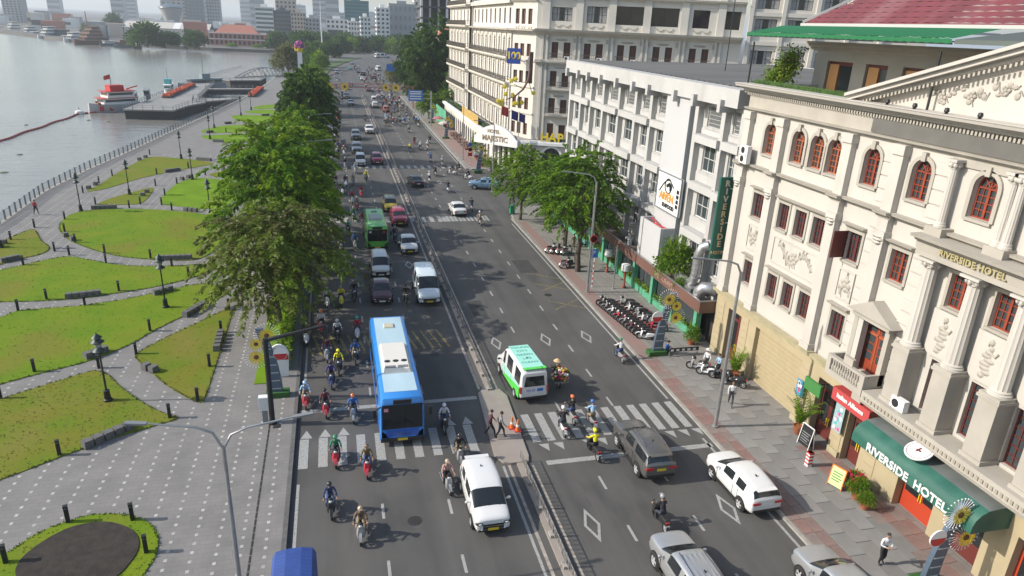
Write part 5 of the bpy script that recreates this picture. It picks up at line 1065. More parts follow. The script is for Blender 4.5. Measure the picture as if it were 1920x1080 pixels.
far=[(-46,568,12,9,'far'),(-26,512,14.5,9,'far'),(-17,420,10.5,7.5,'far'),(-22,440,9,6,'farlight'),(-8,470,10.5,7,'far'),(-2,535,12,8,'far'),(6,552,10.5,7,'farlight'),(14,560,11.5,8,'far'),(26,556,12,8,'far'),(35,552,11,8,'farlight'),(46,548,12,9,'far'),(58,540,13,9,'far'),(-35,590,12,9,'far'),(-15,585,13,9,'far'),(3,600,13,9,'far'),(22,600,12,9,'far'),(44,600,13,9,'far'),(-14,352,8.5,5,'farlight'),(-17,372,9,5.5,'far'),(-126,528,15.2,11.5,'far'),(-114,540,10,8,'far'),(-97,532,11.4,8,'far'),(-78,566,3,4,'farlight'),(-60,566,3.2,4,'farlight'),(-248,930,18,10,'far'),(-205,690,10,7,'far'),(-190,650,9,6,'farlight'),(50,420,12,7,'far'),(40,350,11,6,'farlight'),(-52,566,5,4.5,'far'),(-170,740,12,8,'far'),(64,470,12,8,'far')]
MARKS=[(-.115,'under the slate office block'),(-.075,'under the tall beige tower'),(-.045,'under the grey beige block'),(-.022,'left of the tall flag mast'),(-.004,'right of the tall flag mast'),(.012,'under the white stepped building'),(.032,'under the teal glass tower'),(.047,'under the narrow white block'),(.066,'under the white block with a stair strip'),(.095,'under the large plain grey block'),(.2,'near the construction site')]
BKM=[(-.33,'by the dark tug boat'),(-.285,'left of the large round tree'),(-.2,'between the large round tree and the mansion'),(-.165,'at the left end of the red mansion'),(-.12,'before the red mansion front'),(-.05,'at the right end of the red mansion')]
fl={}
for i,(x,y,h,r,k) in enumerate(far): q=(x+8.5)/y; fl.setdefault((next((m for v,m in (BKM if x<-55 else MARKS) if q<v),'near the construction site'),x<-55),[]).append(i)
rk={i:(('','%s '%('nearer','nearest')[len(v)>2],)[len(v)>1] if j==0 else ('farther ' if len(v)==2 else ('middle ' if j==1 else 'farther ' if j==2 else 'farthest '))) for v in fl.values() for j,i in enumerate(sorted(v,key=lambda q:far[q][1]))}
for i,(x,y,h,r,k) in enumerate(far):
    m=next(a for a,v in fl.items() if i in v); lab=rk[i]+'distant %s tree %s%s'%('pale green' if k=='farlight' else 'dark green','on far bank ' if m[1] else '',m[0])
    if (x,y)==(-126,528): lab='large round dark tree on the far bank left of the red mansion'
    if (x,y)==(-97,532): lab='round dark tree on the far bank touching the red mansion'
    tree(k,x,y,h,r,.6,lab,'distant trees on the far bank' if x<-55 else 'distant trees at the far junction',base=0)
# roundabout lawn far away
b=MB(); b.prism([(-11,320),(-8,370),(6,460),(10,475),(-4,440),(-16,370)],0,.2); struct('junction_lawn',b,mat('far_grass',(.08,.13,.03),.9,var=.4,vs=.1))
# hedge on the left kerb
def hedge(x0,x1,y0,y1,h,label,seed,dens=55):
    rr=random.Random(seed); b=MB(); b.box(x0+.12,x1-.12,y0+.1,y1-.1,PZ,PZ+h-.12,1)
    for k in range(int((y1-y0)*dens)):
        f=rr.random(); y=rr.uniform(y0,y1)
        if f<.5: p=Vector((rr.uniform(x0,x1),y,PZ+h+rr.uniform(-.1,.04)))
        else: p=Vector((x0 if f<.7 else x1,y,PZ+rr.uniform(.1,h)))
        leaf(b,p,Vector((rr.uniform(-1,1),rr.uniform(-1,1),rr.uniform(-.2,1))),rr.uniform(.14,.28),rr,rr.choice((0,0,1,2)),.6)
    return tag(b.build('hedge',LG),label,'hedge')
hedge(-13.05,-12.2,44.2,95,.95,'long clipped hedge between the left kerb and the grass strip',4,70)
hedge(-13.05,-12.2,97,160,.9,'farther clipped hedge along the left kerb beyond the paved gap',5,30)
b=MB(); b.box(-14.35,-13.05,42.6,95,PZ-.04,PZ+.05); struct('kerb_lawn',b,brightgrass)
# palms and pot plants
potm=mat('terracotta',(.33,.11,.05),.7,var=.2,vs=4)
def palm(x,y,h,label,z=.13,seed=1,pot=True):
    t=thing('potted_palm',label,'potted plant',(x,y,z)); rr=random.Random(seed)
    if pot: MB().lathe([(.2,0),(.26,.1),(.34,.5),(.36,.55),(.3,.55),(.29,.48),(0,.46)],n=12).build('pot',potm,t)
    b=MB()
    for k in range(20):
        a=rr.uniform(0,6.28); l=h*rr.uniform(.65,1.0); o=rr.uniform(.3,.95)
        P=[Vector((math.cos(a)*o*l*.62*q**1.6,math.sin(a)*o*l*.62*q**1.6,.45+l*(q-.33*o*q**3))) for q in [i/7 for i in range(8)]]; b.tube(P,.014,3,1,False)
        for i in range(2,8):
            for s in (-1,1):
                for w in (0,.5):
                    d=(P[i]-P[i-1]).normalized(); sd=d.cross(Vector((0,0,1))).normalized()*s; p=P[i-1].lerp(P[i],w); leaf(b,p,d*.7+sd*.8+Vector((0,0,-.25)),.42*(1.1-.4*i/8),rr,rr.choice((0,0,1)),.16)
    b.build('foliage',[LG[0],LG[1]],t)
palm(17.95,38.2,2.3,'tall potted palm by the parked scooters at the tan shutter',seed=2); palm(18.1,31.1,2.9,'large potted palm beside the menu board at the hotel corner pillar',seed=5)
def bush(x,y,z,r,h,label,kind='bush',pot=None,name='bush'):
    t=thing(name,label,'plant',(x,y,z)); me=proto(kind)[0]; z1=0
    if pot: MB().lathe([(pot*.7,0),(pot,pot*1.1),(pot*1.05,pot*1.25),(pot*.8,pot*1.2),(0,pot*1.15)],n=10).build('pot',potm if r<.8 else whitestone,t); z1=pot
    c=obj('foliage',me,t,(0,0,z1)); c.scale=(r,r,h); b=MB(); b.tube([(0,0,-.02 if not pot else z1*.8),(0,0,z1+h*.5)],.04+.02*r,6); b.build('stem',bark,t); return t
bush(18.45,50.0,3.45,1.35,2.6,'leafy green bush growing on the restaurant roof beside the white cabinet'); bush(18.1,47.6,3.45,.6,.7,'small bush on the restaurant roof near the silver duct')
bush(17.3,24.9,.13,.5,.75,'green pot plant in the cluster by the hotel entrance','bush',.3); bush(17.15,24.1,.13,.4,.55,'second green pot plant in the entrance cluster','bush',.26)
t=bush(17.55,25.6,.13,.5,.7,'pot plant with deep red flowers by the hotel entrance','bush',.3); fb_=MB(); rr=random.Random(9); [fb_.ball((rr.uniform(-.4,.4),rr.uniform(-.4,.4),.95+rr.uniform(-.15,.2)),.08,5,3) for k in range(40)]; tag(fb_.build('flower',mat('crimson_flower',(.4,.01,.05),.6),t),kind='stuff')
bush(17.6,44.0,.13,.55,1.0,'green shrub at the near end post of the restaurant','bush',.3)
v=MB(); rr=random.Random(4)
for k in range(2600): q=rr.random(); p=Vector((20.6+1.6*q+rr.gauss(0,.35),44.0+rr.gauss(0,.45),19.6+2.6*q**1.2*rr.uniform(.4,1.1))); leaf(v,p,Vector((rr.uniform(-1,1),rr.uniform(-1,1),-.4)),.24,rr,rr.choice((0,1,2)),.5)
tag(v.build('climbing_vine',LY[:1]+LG[:2]),'yellow green climbing vine at the left end of the hotel roof terrace','vine')
pl=MB(); rr=random.Random(14)
for k in range(10):
    for q in range(170): leaf(pl,Vector((18.2+rr.uniform(-.2,.25),44.6+k*4+.4+rr.random()*3.2,.75+rr.uniform(-.1,.45))),Vector((rr.uniform(-1,1),rr.uniform(-1,1),.3)),.22,rr,rr.choice((0,1,1)),.55)
tag(pl.build('planter_foliage',LG,rest),kind='stuff')
for i,(x,y,r,h) in enumerate(((16.3,112.0,1.0,1.5),(15.6,115.8,.6,1.0),(15.9,121,.6,.9),(16.9,128,1.1,2.6),(17.0,110.5,.5,.8))): bush(x,y,.13,r,h,('large round potted topiary at the ivory hotel corner','small potted plant beside the ivory hotel arcade entrance','small potted plant farther along the ivory hotel arcade','tall potted tree in front of the ivory hotel arcade','low potted plant nearest the ivory hotel corner arch')[i],'bush',.4)
# ---------------------------------------------------------------- street furniture
# river railing: each post and rail panel a part
rail=thing('river_railing','grey metal railing with square posts along the river edge of the park','railing')
pm_=MB().box(-.07,.07,-.07,.07,0,1.1,0,.0,.0).box(-.09,.09,-.09,.09,1.1,1.18).mesh('post',greymetal); seg={}
L0=[(-46.0,40),(RAIL[1][0],RAIL[1][1])]+[tuple(p) for p in RAIL[2:]]+[(-34.4,212)]
for i in range(len(L0)-1):
    a=Vector((*L0[i],PZ)); c=Vector((*L0[i+1],PZ)); n=max(1,round((c-a).length/1.75)); d=(c-a)/n; ln=round(d.length,3)
    if ln not in seg:
        b=MB(); [b.box(.07,ln-.07,-.025,.025,z,z+.05) for z in (.25,.5,.75,1.0)]; seg[ln]=b.mesh('rail_panel',greymetal)
    for k in range(n):
        p=a+d*k; obj('post',pm_,rail,p); obj('rail_panel',seg[ln],rail,p,math.atan2(d.y,d.x))
# bollards and stone cubes
names=[(n,P,d) for n,(P,d,o,m) in lawns.items()]
def nearest(x,y): return min(((min(math.dist((x,y),p) for p in P),d) for n,P,d in names))[1]
bo=MB(); bo.box(-.09,.09,-.09,.09,0,.78); bo.box(-.1,.1,-.1,.1,.86,.95); [bo.box(sx*.075-.012,sx*.075+.012,sy*.075-.012,sy*.075+.012,.78,.86) for sx in (-1,1) for sy in (-1,1)]; bom=bo.mesh('bollard_light',darkmetal)
for x,y in BOLLARDS:
    if x<-46: continue
    d=nearest(x,y); o=tag(obj('bollard_light',bom,None,(x,y,PZ),.3),'dark bollard light at the edge of the '+d,'bollard','bollard lights round the '+d)
cu=MB().box(-.24,.24,-.24,.24,0,.44,0,.015,.015).mesh('stone_seat',granite)
for (a,c),n,d in BENCHES:
    ang=math.atan2(c[1]-a[1],c[0]-a[0])
    for k in range(n):
        t=k/(n-1) if n>1 else 0; tag(obj('stone_seat',cu,None,(a[0]+(c[0]-a[0])*t,a[1]+(c[1]-a[1])*t,PZ+.02),ang),'stone cube seat in the '+d,'stone seat','stone seats, '+d)
# lantern lamps
lb=[MB().lathe([(.26,0),(.26,.15),(.2,.2),(.17,.7),(.19,.75),(.1,.8)],n=10).mesh('base',darkmetal),MB().tube([(0,0,.8),(0,0,3.3)],[.065,.05],8).lathe([(.09,1.9),(.12,1.95),(.09,2.0)],n=8).mesh('pole',darkmetal),
    MB().lathe([(.06,3.3),(.34,3.38),(.36,3.42),(.14,3.62),(.12,3.68)],n=10).lathe([(.12,3.9),(.36,3.96),(.38,4.0),(.12,4.2),(.1,4.25)],n=10).lathe([(.05,4.25),(.3,4.27),(.05,4.5),(.02,4.62)],n=10).mesh('lantern_cap',mat('verdigris_metal',(.045,.06,.06),.5,.3)),MB().lathe([(.12,3.62),(.19,3.7),(.19,3.85),(.12,3.9)],n=10).mesh('lantern_glass',mat('frosted_glass',(.3,.32,.32),.3))]
dl=['beside the brownish lawn, nearest of all','on the long lawn by a row of three stone seats','at the tip of the oval lawn by the river path','beside the small brown lawn','between the river lawn and the round lawn','at the top of the river lawn','by the far plaza, left of two','by the far plaza, right of two','beside the far lawn near the pier','on the far lawn by the dark tree','by the blue round sign on the plaza','half hidden under the bright trees','at the left edge of the picture','near the red flower box at the pier']
for i,(x,y) in enumerate(LAMPS):
    if x<-45.5: x=-45.3
    t=thing('park_lamp','dark tiered lantern lamp post '+dl[i],'lamp post',(x,y,PZ),0,'park lamp posts')
    for m in lb: obj(m.name.split('.')[0],m,t)
# street lights
def street_light(x,y,h,arms,label,r=.09):
    t=thing('street_light',label,'street light',(x,y,.13)); MB().lathe([(.2,0),(.2,.08),(r*1.3,.12)],n=8).tube([(0,0,.1),(0,0,h)],[r*1.15,r*.75],10).build('pole',steel,t)
    for dx,dy,dz in arms:
        MB().tube([(0,0,h-.1),(dx*.12,dy*.12,h+dz*.55),(dx*.35,dy*.35,h+dz*.8),(dx,dy,h+dz)],[r*.6,r*.55,r*.5,r*.4],7).build('arm',steel,t); b=MB(); e=Vector((dx,dy,0)).normalized(); b.bar((dx,dy,h+dz),(dx+e.x*.75,dy+e.y*.75,h+dz+.05),.2,.08); b.build('lamp_head',greymetal,t)
street_light(-13.2,24.5,7.0,((-2.6,.3,1.1),(2.6,.3,.85)),'grey street light with two long arms on the paved park corner')
street_light(13.4,32.7,10.1,((-2.3,.2,.8),),'tall grey street light on the right pavement by the zebra crossing',.11); street_light(13.3,55.9,10.2,((-2.3,.3,.85),),'tall grey street light on the right pavement carrying the red no-turn sign',.11)
for i,y in enumerate((78,101,136)): street_light(-12.0,y,9.6,((-1.9,0,.5),(2.4,0,.6)),'street light with two arms rising among the kerbside trees, %s from the junction'%('first','second','third')[i])
street_light(13.2,96.5,9.5,((-2.2,0,.6),),'thin grey street light at the mouth of the side street'); street_light(13.4,122,9.5,((-2.2,0,.6),),'grey street light before the ivory hotel arcade')
# traffic signal mast
t=thing('signal_mast','black traffic mast with a long arm reaching over the left lanes at the crossing','traffic light',(-12.85,37.6,PZ)); MB().lathe([(.26,0),(.26,.1),(.16,.16)],n=10).tube([(0,0,.1),(0,0,5.5)],[.16,.14],10).build('pole',darkmetal,t); MB().tube([(0,0,5.3),(.25,.02,5.42),(3.3,.25,6.0)],[.14,.13,.08],8).build('arm',darkmetal,t)
b=MB(); b.box(3.15,3.4,.12,.38,5.2,5.95); b.build('signal_head',blackpl,t); MB().tube([(0,-.3,1.4),(0,-.3,1.9)],.0,3).build('spare',darkmetal,t) if 0 else None
cb=thing('control_cabinet','white roadside control cabinet on a pedestal beside the black traffic mast','cabinet',(-13.25,37.75,PZ)); MB().box(-.14,.14,-.12,.12,0,.9).build('pedestal',greymetal,cb); b=MB(); b.box(-.28,.28,-.2,.2,.9,1.75); b.build('housing',white,cb); b=MB(); b.box(-.24,.24,-.21,-.201,.95,1.7); b.build('door',mat('pale_grey',(.6,.6,.6),.5),cb)
tag(MB().box(-.2,.2,-.2,.2,0,.03).build('cable_cover',iron,None,(-12.6,37.2,PZ)),'small iron cover plate set beside the traffic mast foot','cover plate')
# sunflower pylons
steelblue=mat('pylon_blue',(.10,.14,.19),.45,.3); sfm=[petal,mat('flower_disc',(.12,.06,.02),.8)]
sf=MB()
for q in range(14):
    a=q*2*math.pi/14; sf.add([(.13*math.cos(a-.24),-.02,.13*math.sin(a-.24)),(.13*math.cos(a+.24),-.02,.13*math.sin(a+.24)),(.46*math.cos(a+.17),-.08,.46*math.sin(a+.17)),(.46*math.cos(a-.17),-.08,.46*math.sin(a-.17))],[(0,1,2,3)],0)
sf.ball((0,-.04,0),(.16,.07,.16),10,5,1); sfme=sf.mesh('sunflower',sfm)
spk=MB()
for q in range(26): a=q*2*math.pi/26; spk.bar((.2*math.cos(a),0,.2*math.sin(a)),(.75*math.cos(a),.02,.75*math.sin(a)),.012,.012); spk.ball((.75*math.cos(a),.02,.75*math.sin(a)),.035,5,3)
spme=spk.mesh('spray',white)
def pylon(x,y,label,h=4.6,z=.13,sc=1.,flip=1):
    t=thing('flower_pylon',label,'festive pylon',(x,y,z)); t.scale=(sc,sc,sc)
    MB().box(-.7,.7,-.35,.35,0,.35).build('grass_base',mat('artificial_turf',(.03,.11,.02),.9,bump=.8,bs=30),t); b=MB(); rings=[]
    for k in range(9):
        q=k/8; xx=flip*(.05+.75*q**2); w=.38-.16*q; rings.append([(xx-w,-.12,.3+h*q),(xx+w,-.12,.3+h*q),(xx+w,.12,.3+h*q),(xx-w,.12,.3+h*q)])
    b.loft(rings,closed=True,sm=False); b.build('blade',steelblue,t)
    for k in range(7): q=(k+.5)/8; xx=flip*(.05+.75*q**2); MB().box(xx-.3+.1*q,xx+.3-.1*q,-.14,-.121,.3+h*q-.03,.3+h*q+.03).build('band',mat('pylon_band',(.45,.48,.5),.4),t)
    MB().lathe([(0,-.2),(.42,-.2),(.42,-.14)],(-flip*.35,0,h*.68),20,0,False,'y').build('round_sign',white,t)
    b=MB(); b.add([(-flip*.35+.4*math.cos(a),-.205,h*.68+.4*math.sin(a)) for a in [math.pi+math.pi*k/10 for k in range(11)]],[list(range(11))]); b.build('sign_band',redp,t)
    for dx,zz,sc_ in ((.35,.98,.95),(1.0,.86,.8),(1.05,.66,.95)): o=obj('sunflower',sfme,t,(flip*dx,-.25,h*zz)); o.scale=(sc_,)*3
    obj('spray',spme,t,(flip*1.05,-.2,h*.66)); obj('spray',spme,t,(flip*.35,-.2,h*.98)); return t
pylon(14.1,42.75,'blue sunflower pylon with red and white round sign beside the parked scooters')
pylon(16.2,19.0,'white and blue sunflower pylon at the hotel entrance by the picture edge',4.0)
pylon(-12.75,40.9,'blue sunflower pylon leaning left behind the black traffic mast',4.4,PZ,1,-1)
pylon(13.9,110.6,'sunflower pylon at the ivory hotel pavement corner behind the red signs',4.2); pylon(14.0,146,'sunflower pylon by the cafe tables of the ivory hotel',4.2); pylon(14.2,170,'farthest sunflower pylon beyond the cafe tables',4)
ip=thing('info_post','white rounded info post with a red band on the left grass strip','sign post',(-12.75,43.5,PZ)); b=MB(); n=10; P=[(-.5,0),(.5,0),(.62,1.5)]+[(.62*math.cos(a),1.6+.75*math.sin(a)) for a in [math.pi*k/n for k in range(n+1)]]+[(-.62,1.5)]
b.add([(x,-.08,z) for x,z in P]+[(x,.08,z) for x,z in P],[list(range(len(P))),list(range(len(P),2*len(P)))[::-1]]+[(i,len(P)+i,len(P)+(i+1)%len(P),(i+1)%len(P)) for i in range(len(P))]); b.build('board',white,ip); MB().box(-.58,.58,-.1,-.081,1.25,1.6).build('red_band',redp,ip); text_obj('lettering','TET',.4,darkmetal,ip,onwall_y(0,-.1,1.95),.01)
# signs
def roundsign(x,y,label,items,h=3.0,pole=steel,striped=False):
    t=thing('road_sign',label,'road sign',(x,y,.13)); MB().tube([(0,0,0),(0,0,h)],.04,8).build('pole',pole,t)
    if striped: [MB().tube([(0,0,z),(0,0,z+.25)],.045,8).build('band',redp,t) for z in (.2,.7,1.2,1.7,2.2)]
    for kind,z in items:
        if kind=='no': MB().lathe([(0,-.07),(.35,-.07),(.35,-.05)],(0,0,z),20,0,False,'y').build('disc',redp,t); MB().lathe([(0,-.075),(.26,-.075)],(0,0,z),20,0,False,'y').build('face',white,t); b=MB(); b.bar((-.2,-.08,z+.2),(.2,-.08,z-.2),.02,.06,0,(0,1,0)); b.bar((-.05,-.078,z-.15),(.05,-.078,z+.15),.02,.05,0,(0,1,0)); b.build('symbol',redp,t)
        if kind=='blue': MB().lathe([(0,-.07),(.35,-.07),(.35,-.05)],(0,0,z),20,0,False,'y').build('disc',bluep,t); b=MB(); b.bar((-.22,-.08,z+.22),(.22,-.08,z-.22),.02,.07,0,(0,1,0)); b.build('symbol',redp,t)
        if kind=='park': MB().box(-.45,.3,-.07,-.05,z-.42,z+.42).build('panel',bluep,t); text_obj('lettering','P',.55,white,t,onwall_y(-.07,-.075,z+.05),.005)
        if kind=='redsq': MB().box(-.35,.35,-.07,-.05,z-.3,z+.3).build('panel',redp,t)
    return t
roundsign(13.25,55.25,'red ringed no-turn sign on the tall street light post',(('no',5.3),),5.8); roundsign(14.25,57.2,'red and white striped post with a blue parking panel',(('park',3.3),),3.8,white,True)
roundsign(13.0,113.2,'red striped post with blue and red traffic signs at the ivory hotel corner',(('blue',4.1),('no',3.3),('redsq',2.5)),4.5,white,True); roundsign(13.2,142,'plain traffic sign post near the cafe tables',(('no',3.2),),3.5); roundsign(-23.9,113.6,'round blue sign on a post on the far plaza',(('blue',2.2),),2.5)
for x,y,l in ((16.1,56.5,'slim grey steel post on the pavement before the restaurant'),): t=thing('steel_post',l,'post',(x,y,.13)); MB().tube([(0,0,0),(0,0,4.2)],.06,8).build('pole',steel,t); MB().lathe([(.15,0),(.15,.05)],n=8).build('foot',steel,t)
bs=thing('direction_sign','blue overhead direction sign with white lines reaching over the right lanes','road sign',(13.4,165,.13)); MB().tube([(0,0,0),(0,0,6.4),(0,0,7.9)],.14,8).build('pole',steel,bs); b=MB(); b.bar((0,0,7.2),(-4.9,0,7.2),.12,.12); b.bar((0,0,6.2),(-4.9,0,6.2),.12,.12); b.build('arm',steel,bs)
MB().box(-5.2,-1.9,-.16,-.08,5.6,8.0).build('panel',bluep,bs); b=MB(); [b.box(-4.9,-2.3,-.18,-.161,z,z+.22) for z in (6.0,6.55,7.1,7.55)]; b.bar((-4.6,-.17,6.9),(-2.6,-.17,7.4),.02,.1,0,(0,1,0)); b.build('sign_line',white,bs)
b2=thing('direction_sign','small distant blue overhead direction sign before the big dark trees','road sign',(15.6,262,.13)); MB().tube([(0,0,0),(0,0,8.4)],.14,8).build('pole',steel,b2); MB().box(-5.2,-2,-.16,-.08,5.9,8.2).build('panel',bluep,b2); MB().bar((0,0,7),(-5,0,7),.12,.12).build('arm',steel,b2)
# festive arch over the road
ar=thing('festive_arch','red lattice arch with sunflowers spanning the road in the distance','arch')
arc=[(-12.1+25.1*k/20,200,5.9+.55*math.sin(math.pi*k/20)) for k in range(21)]; redl=mat('faded_red_lattice',(.36,.13,.12),.7)
MB().tube(arc,.1,5).tube([(x,y,z-1.0) for x,y,z in arc],.1,5).build('chord',redl,ar); b=MB(); [b.bar(arc[k],(arc[k+1][0],200,arc[k+1][2]-1),.06,.06) for k in range(20)]; [b.bar((arc[k][0],200,arc[k][2]-1),arc[k+1],.06,.06) for k in range(20)]; b.build('lattice',redl,ar)
for x in (-12.1,13.0): MB().tube([(x,200,.1),(x,200,6)],.16,8).build('post',redl,ar)
for x in (-5.4,5.6,8.3,-9.5): o=obj('sunflower',sfme,ar,(x,199.7,5.6)); o.scale=(2.2,2.2,2.2)
# bin, boards, cones, stand
bn=thing('litter_bin','green plastic litter bin on the pavement corner','litter bin',(13.15,84.2,.13)); MB().box(-.28,.28,-.28,.28,.05,1.0,0,-.03,-.03).build('body',mat('bin_green',(.02,.28,.15),.5),bn); MB().box(-.33,.33,-.34,.34,1.0,1.12,0,.05,.05).build('lid',mat('bin_lid_green',(.015,.2,.1),.5),bn); MB().lathe([(.1,-.05),(.1,.05)],(-.2,.3,.1),8,0,False,'x').build('wheel',rubber,bn)
co=MB(); co.box(-.2,.2,-.2,.2,0,.04); cone_m=co.mesh('base',redp); cn=MB().lathe([(.14,.04),(.05,.75),(.02,.76)],n=10).mesh('cone',orangep); cbn=MB().lathe([(.108,.3),(.088,.45)],n=10).mesh('band',white)
for i,(x,y) in enumerate(((.98,34.7),(1.25,34.35))):
    t=thing('traffic_cone','orange traffic cone on the median island, '+('farther of two' if i==0 else 'nearer of two'),'traffic cone',(x,y,.12)); obj('base',cone_m,t); obj('cone',cn,t); obj('band',cbn,t)
def board(x,y,rz,m,label,w=.7,h=1.1,frame=white,stripes=None):
    t=thing('menu_board',label,'board',(x,y,.13),rz); b=MB(); b.bar((-w/2,-.2,0),(-w/2,0,h),.04,.04); b.bar((w/2,-.2,0),(w/2,0,h),.04,.04); b.bar((-w/2,.2,0),(-w/2,0,h),.04,.04); b.bar((w/2,.2,0),(w/2,0,h),.04,.04); b.bar((-w/2,0,h),(w/2,0,h),.05,.05); b.build('frame',frame,t)
    for s in (-1,1): b=MB(); b.add([(-w/2+.03,s*.19,.1),(w/2-.03,s*.19,.1),(w/2-.03,s*.02,h-.04),(-w/2+.03,s*.02,h-.04)],[(0,1,2,3)]); b.build('panel',m,t)
    if stripes: b=MB(); [b.add([(-w/2+.12,-.2+.17*(z/h)-.0,z),(w/2-.12-.1*(k%2),-.2+.17*(z/h),z),(w/2-.12-.1*(k%2),-.2+.17*((z+.06)/h),z+.06),(-w/2+.12,-.2+.17*((z+.06)/h),z+.06)],[(0,1,2,3)]) for k,z in enumerate((.25,.4,.55,.7,.85))]; b.build('print',stripes,t)
board(16.9,26.0,R(-70),mat('cream_board',(.62,.62,.30),.6),'yellow green menu board standing by the pot plants at the hotel entrance',.8,1.2,orangep,greenp); board(17.7,29.8,R(-85),darkmetal,'white framed dark menu board beside the large potted palm',.9,1.35,white,steel)
t=thing('barber_post','short red and white striped stand on the pavement near the menu boards','stand',(16.6,28.0,.13)); MB().box(-.14,.14,-.14,.14,0,.9).build('body',white,t); [MB().box(-.15,.15,-.15,.15,z,z+.1).build('band',redp,t) for z in (.15,.38,.6,.8)]
for i,(y,z,w,h,l) in enumerate(((32.3,2.0,.7,1.1,'blue picture poster on the tan pillar beside the shutter'),(28.75,1.7,.75,1.7,'colourful picture poster on the tan pillar beside the entrance'))):
    t=thing('poster',l,'poster',(18.62,y,z)); MB().box(-.03,0,-w/2,w/2,0,h).build('panel',mat('poster_blue',(.05,.25,.4),.5) if i==0 else mat('poster_mix',(.3,.4,.42),.5),t); b=MB(); rr=random.Random(i)
    for c,m in enumerate((mat('poster_teal',(.05,.4,.45),.5),mat('poster_pink',(.6,.08,.25),.5),white)):
        b=MB(); 
        for k in range(4): yy=rr.uniform(-w/2+.08,w/2-.25); zz=rr.uniform(.08,h-.3); b.box(-.036-.002*c,-.031,yy,yy+.17,zz,zz+.2)
        b.build('picture',m,t)
ch=thing('chain_barrier','low black and white chain barrier across the pavement by the sunflower pylon','barrier',(14.9,42.3,.13)); b=MB(); b.box(0,2.4,-.06,.06,.35,.62); b.build('board',blackpl,ch); b=MB(); [b.box(.1+.45*k,.35+.45*k,-.065,-.061,.4,.57) for k in range(5)]; b.build('stripe',white,ch); [MB().tube([(x,0,0),(x,0,.7)],.04,6).build('post',steel,ch) for x in (.05,2.35)]
# pavement cafe and banners far right
for i in range(5):
    y=133+i*4.2; t=thing('cafe_table','wooden cafe table with benches in front of the ivory hotel arcade, %s from the camera'%('first','second','third','fourth','fifth')[i],'table',(16.3,y,.13),0,'cafe tables'); MB().box(-.8,.8,-.4,.4,.7,.76).build('tabletop',brownp,t); [MB().box(-.8,.8,s*.8-.15,s*.8+.15,.4,.45).build('bench',brownp,t) for s in (-1,1)]; [MB().box(sx-.04,sx+.04,-.9,.9,0,.4).build('leg',brownp,t) for sx in (-.6,.6)]; MB().box(-.1,.1,-.1,.1,0,.7).build('leg',brownp,t)
t=thing('green_banner','tall green fabric screen panels beside the far end of the ivory hotel arcade','banner'); gm_=mat('banner_green',(.08,.36,.2),.7)
for k in range(6): MB().box(15.9,15.98,159+k*2.6,161.4+k*2.6,.3,4.2).build('banner_panel',gm_,t); MB().tube([(15.94,158.9+k*2.6,.1),(15.94,158.9+k*2.6,4.4)],.05,5).build('post',steel,t)
for i,(x,y,c) in enumerate(((14.6,152,'pale'),(14.4,160,'red'))): t=thing('cafe_parasol','%s cafe parasol near the green screen panels'%c,'parasol',(x,y,.13)); MB().lathe([(1.5,2.3),(.7,2.7),(.03,2.95)],n=8,sm=False).build('canopy',mat('parasol_'+c,(.5,.4,.36) if c=='pale' else (.35,.14,.14),.7),t); MB().tube([(0,0,0),(0,0,2.9)],.03,6).build('pole',steel,t)
# median barrier
ba=thing('median_barrier','grey metal barrier with looping bars along the middle of the road','barrier'); b=MB(); b.box(-.025,.025,-.04,.04,0,.72); bp=b.mesh('post',steel); b=MB(); b.tube([(0,0,.66),(0,2.05,.66)],.022,5); b.tube([(0,0,.2),(0,2.05,.2)],.03,5)
for k in range(7): y=.15+k*.3; b.tube([(0,y,.2),(0,y+.15,.43),(0,y,.66)],.015,4); b.tube([(0,y+.15,.2),(0,y,.43),(0,y+.15,.66)],.015,4)
bpan=b.mesh('barrier_panel',mat('worn_white_metal',(.30,.29,.28),.6,.2,var=.5,vs=3,col2=(.12,.11,.10)))
bb=MB().box(-.16,.16,-.2,.2,0,.14).mesh('foot',concrete)
y=15.0
while y<236:
    if not 31.0<y<39.4: obj('post',bp,ba,(.66,y,.10)); obj('barrier_panel',bpan,ba,(.66,y,.10)); obj('foot',bb,ba,(.66,y,.10))
    y+=2.05
# ---------------------------------------------------------------- far bank, skyline and boats
def tower(name,label,x0,x1,y,h,dep,m,wm,rows,cols,cat='building',bands=False,roof=None,group=None):
    t=thing(name,label,cat,(x0,y,0),0,group); w=x1-x0; MB().box(0,w,0,dep,-1,h).build('wall',m,t); b=MB(); ph=h/rows; pw=w/cols
    if bands:
        for r in range(rows): b.box(.3,w-.3,-.12,.02,r*ph+ph*.35,r*ph+ph*.85)
        b.build('window_band',wm,t)
    else:
        wd=MB().box(0,pw*.5,-.12,.02,0,ph*.5).mesh('window',wm)
        for r in range(rows):
            for c in range(cols): obj('window',wd,t,(c*pw+pw*.25,0,r*ph+ph*.3))
        ps=dep/3; wd2=MB().box(-.12,.02,0,ps*.5,0,ph*.5).mesh('window',wm)
        for r in range(rows):
            for c in range(3): obj('window',wd2,t,(0,c*ps+ps*.25,r*ph+ph*.3))
    b=MB(); b.box(-.2,w+.2,-.2,dep+.2,h,h+.6); b.box(w*.3,w*.65,dep*.3,dep*.6,h+.6,h+3); b.build('roof',roof or m,t); return t
pale=mat('pale_facade',(.62,.61,.58),.8); grey_=mat('grey_facade',(.36,.36,.36),.8); beige=mat('beige_facade',(.5,.43,.36),.8); dk=mat('window_dark',(.06,.065,.07),.3); tealg=mat('teal_glass',(.05,.18,.2),.15); dgl=mat('slate_facade',(.10,.13,.15),.4); cw=mat('chalk_facade',(.72,.71,.69),.8)
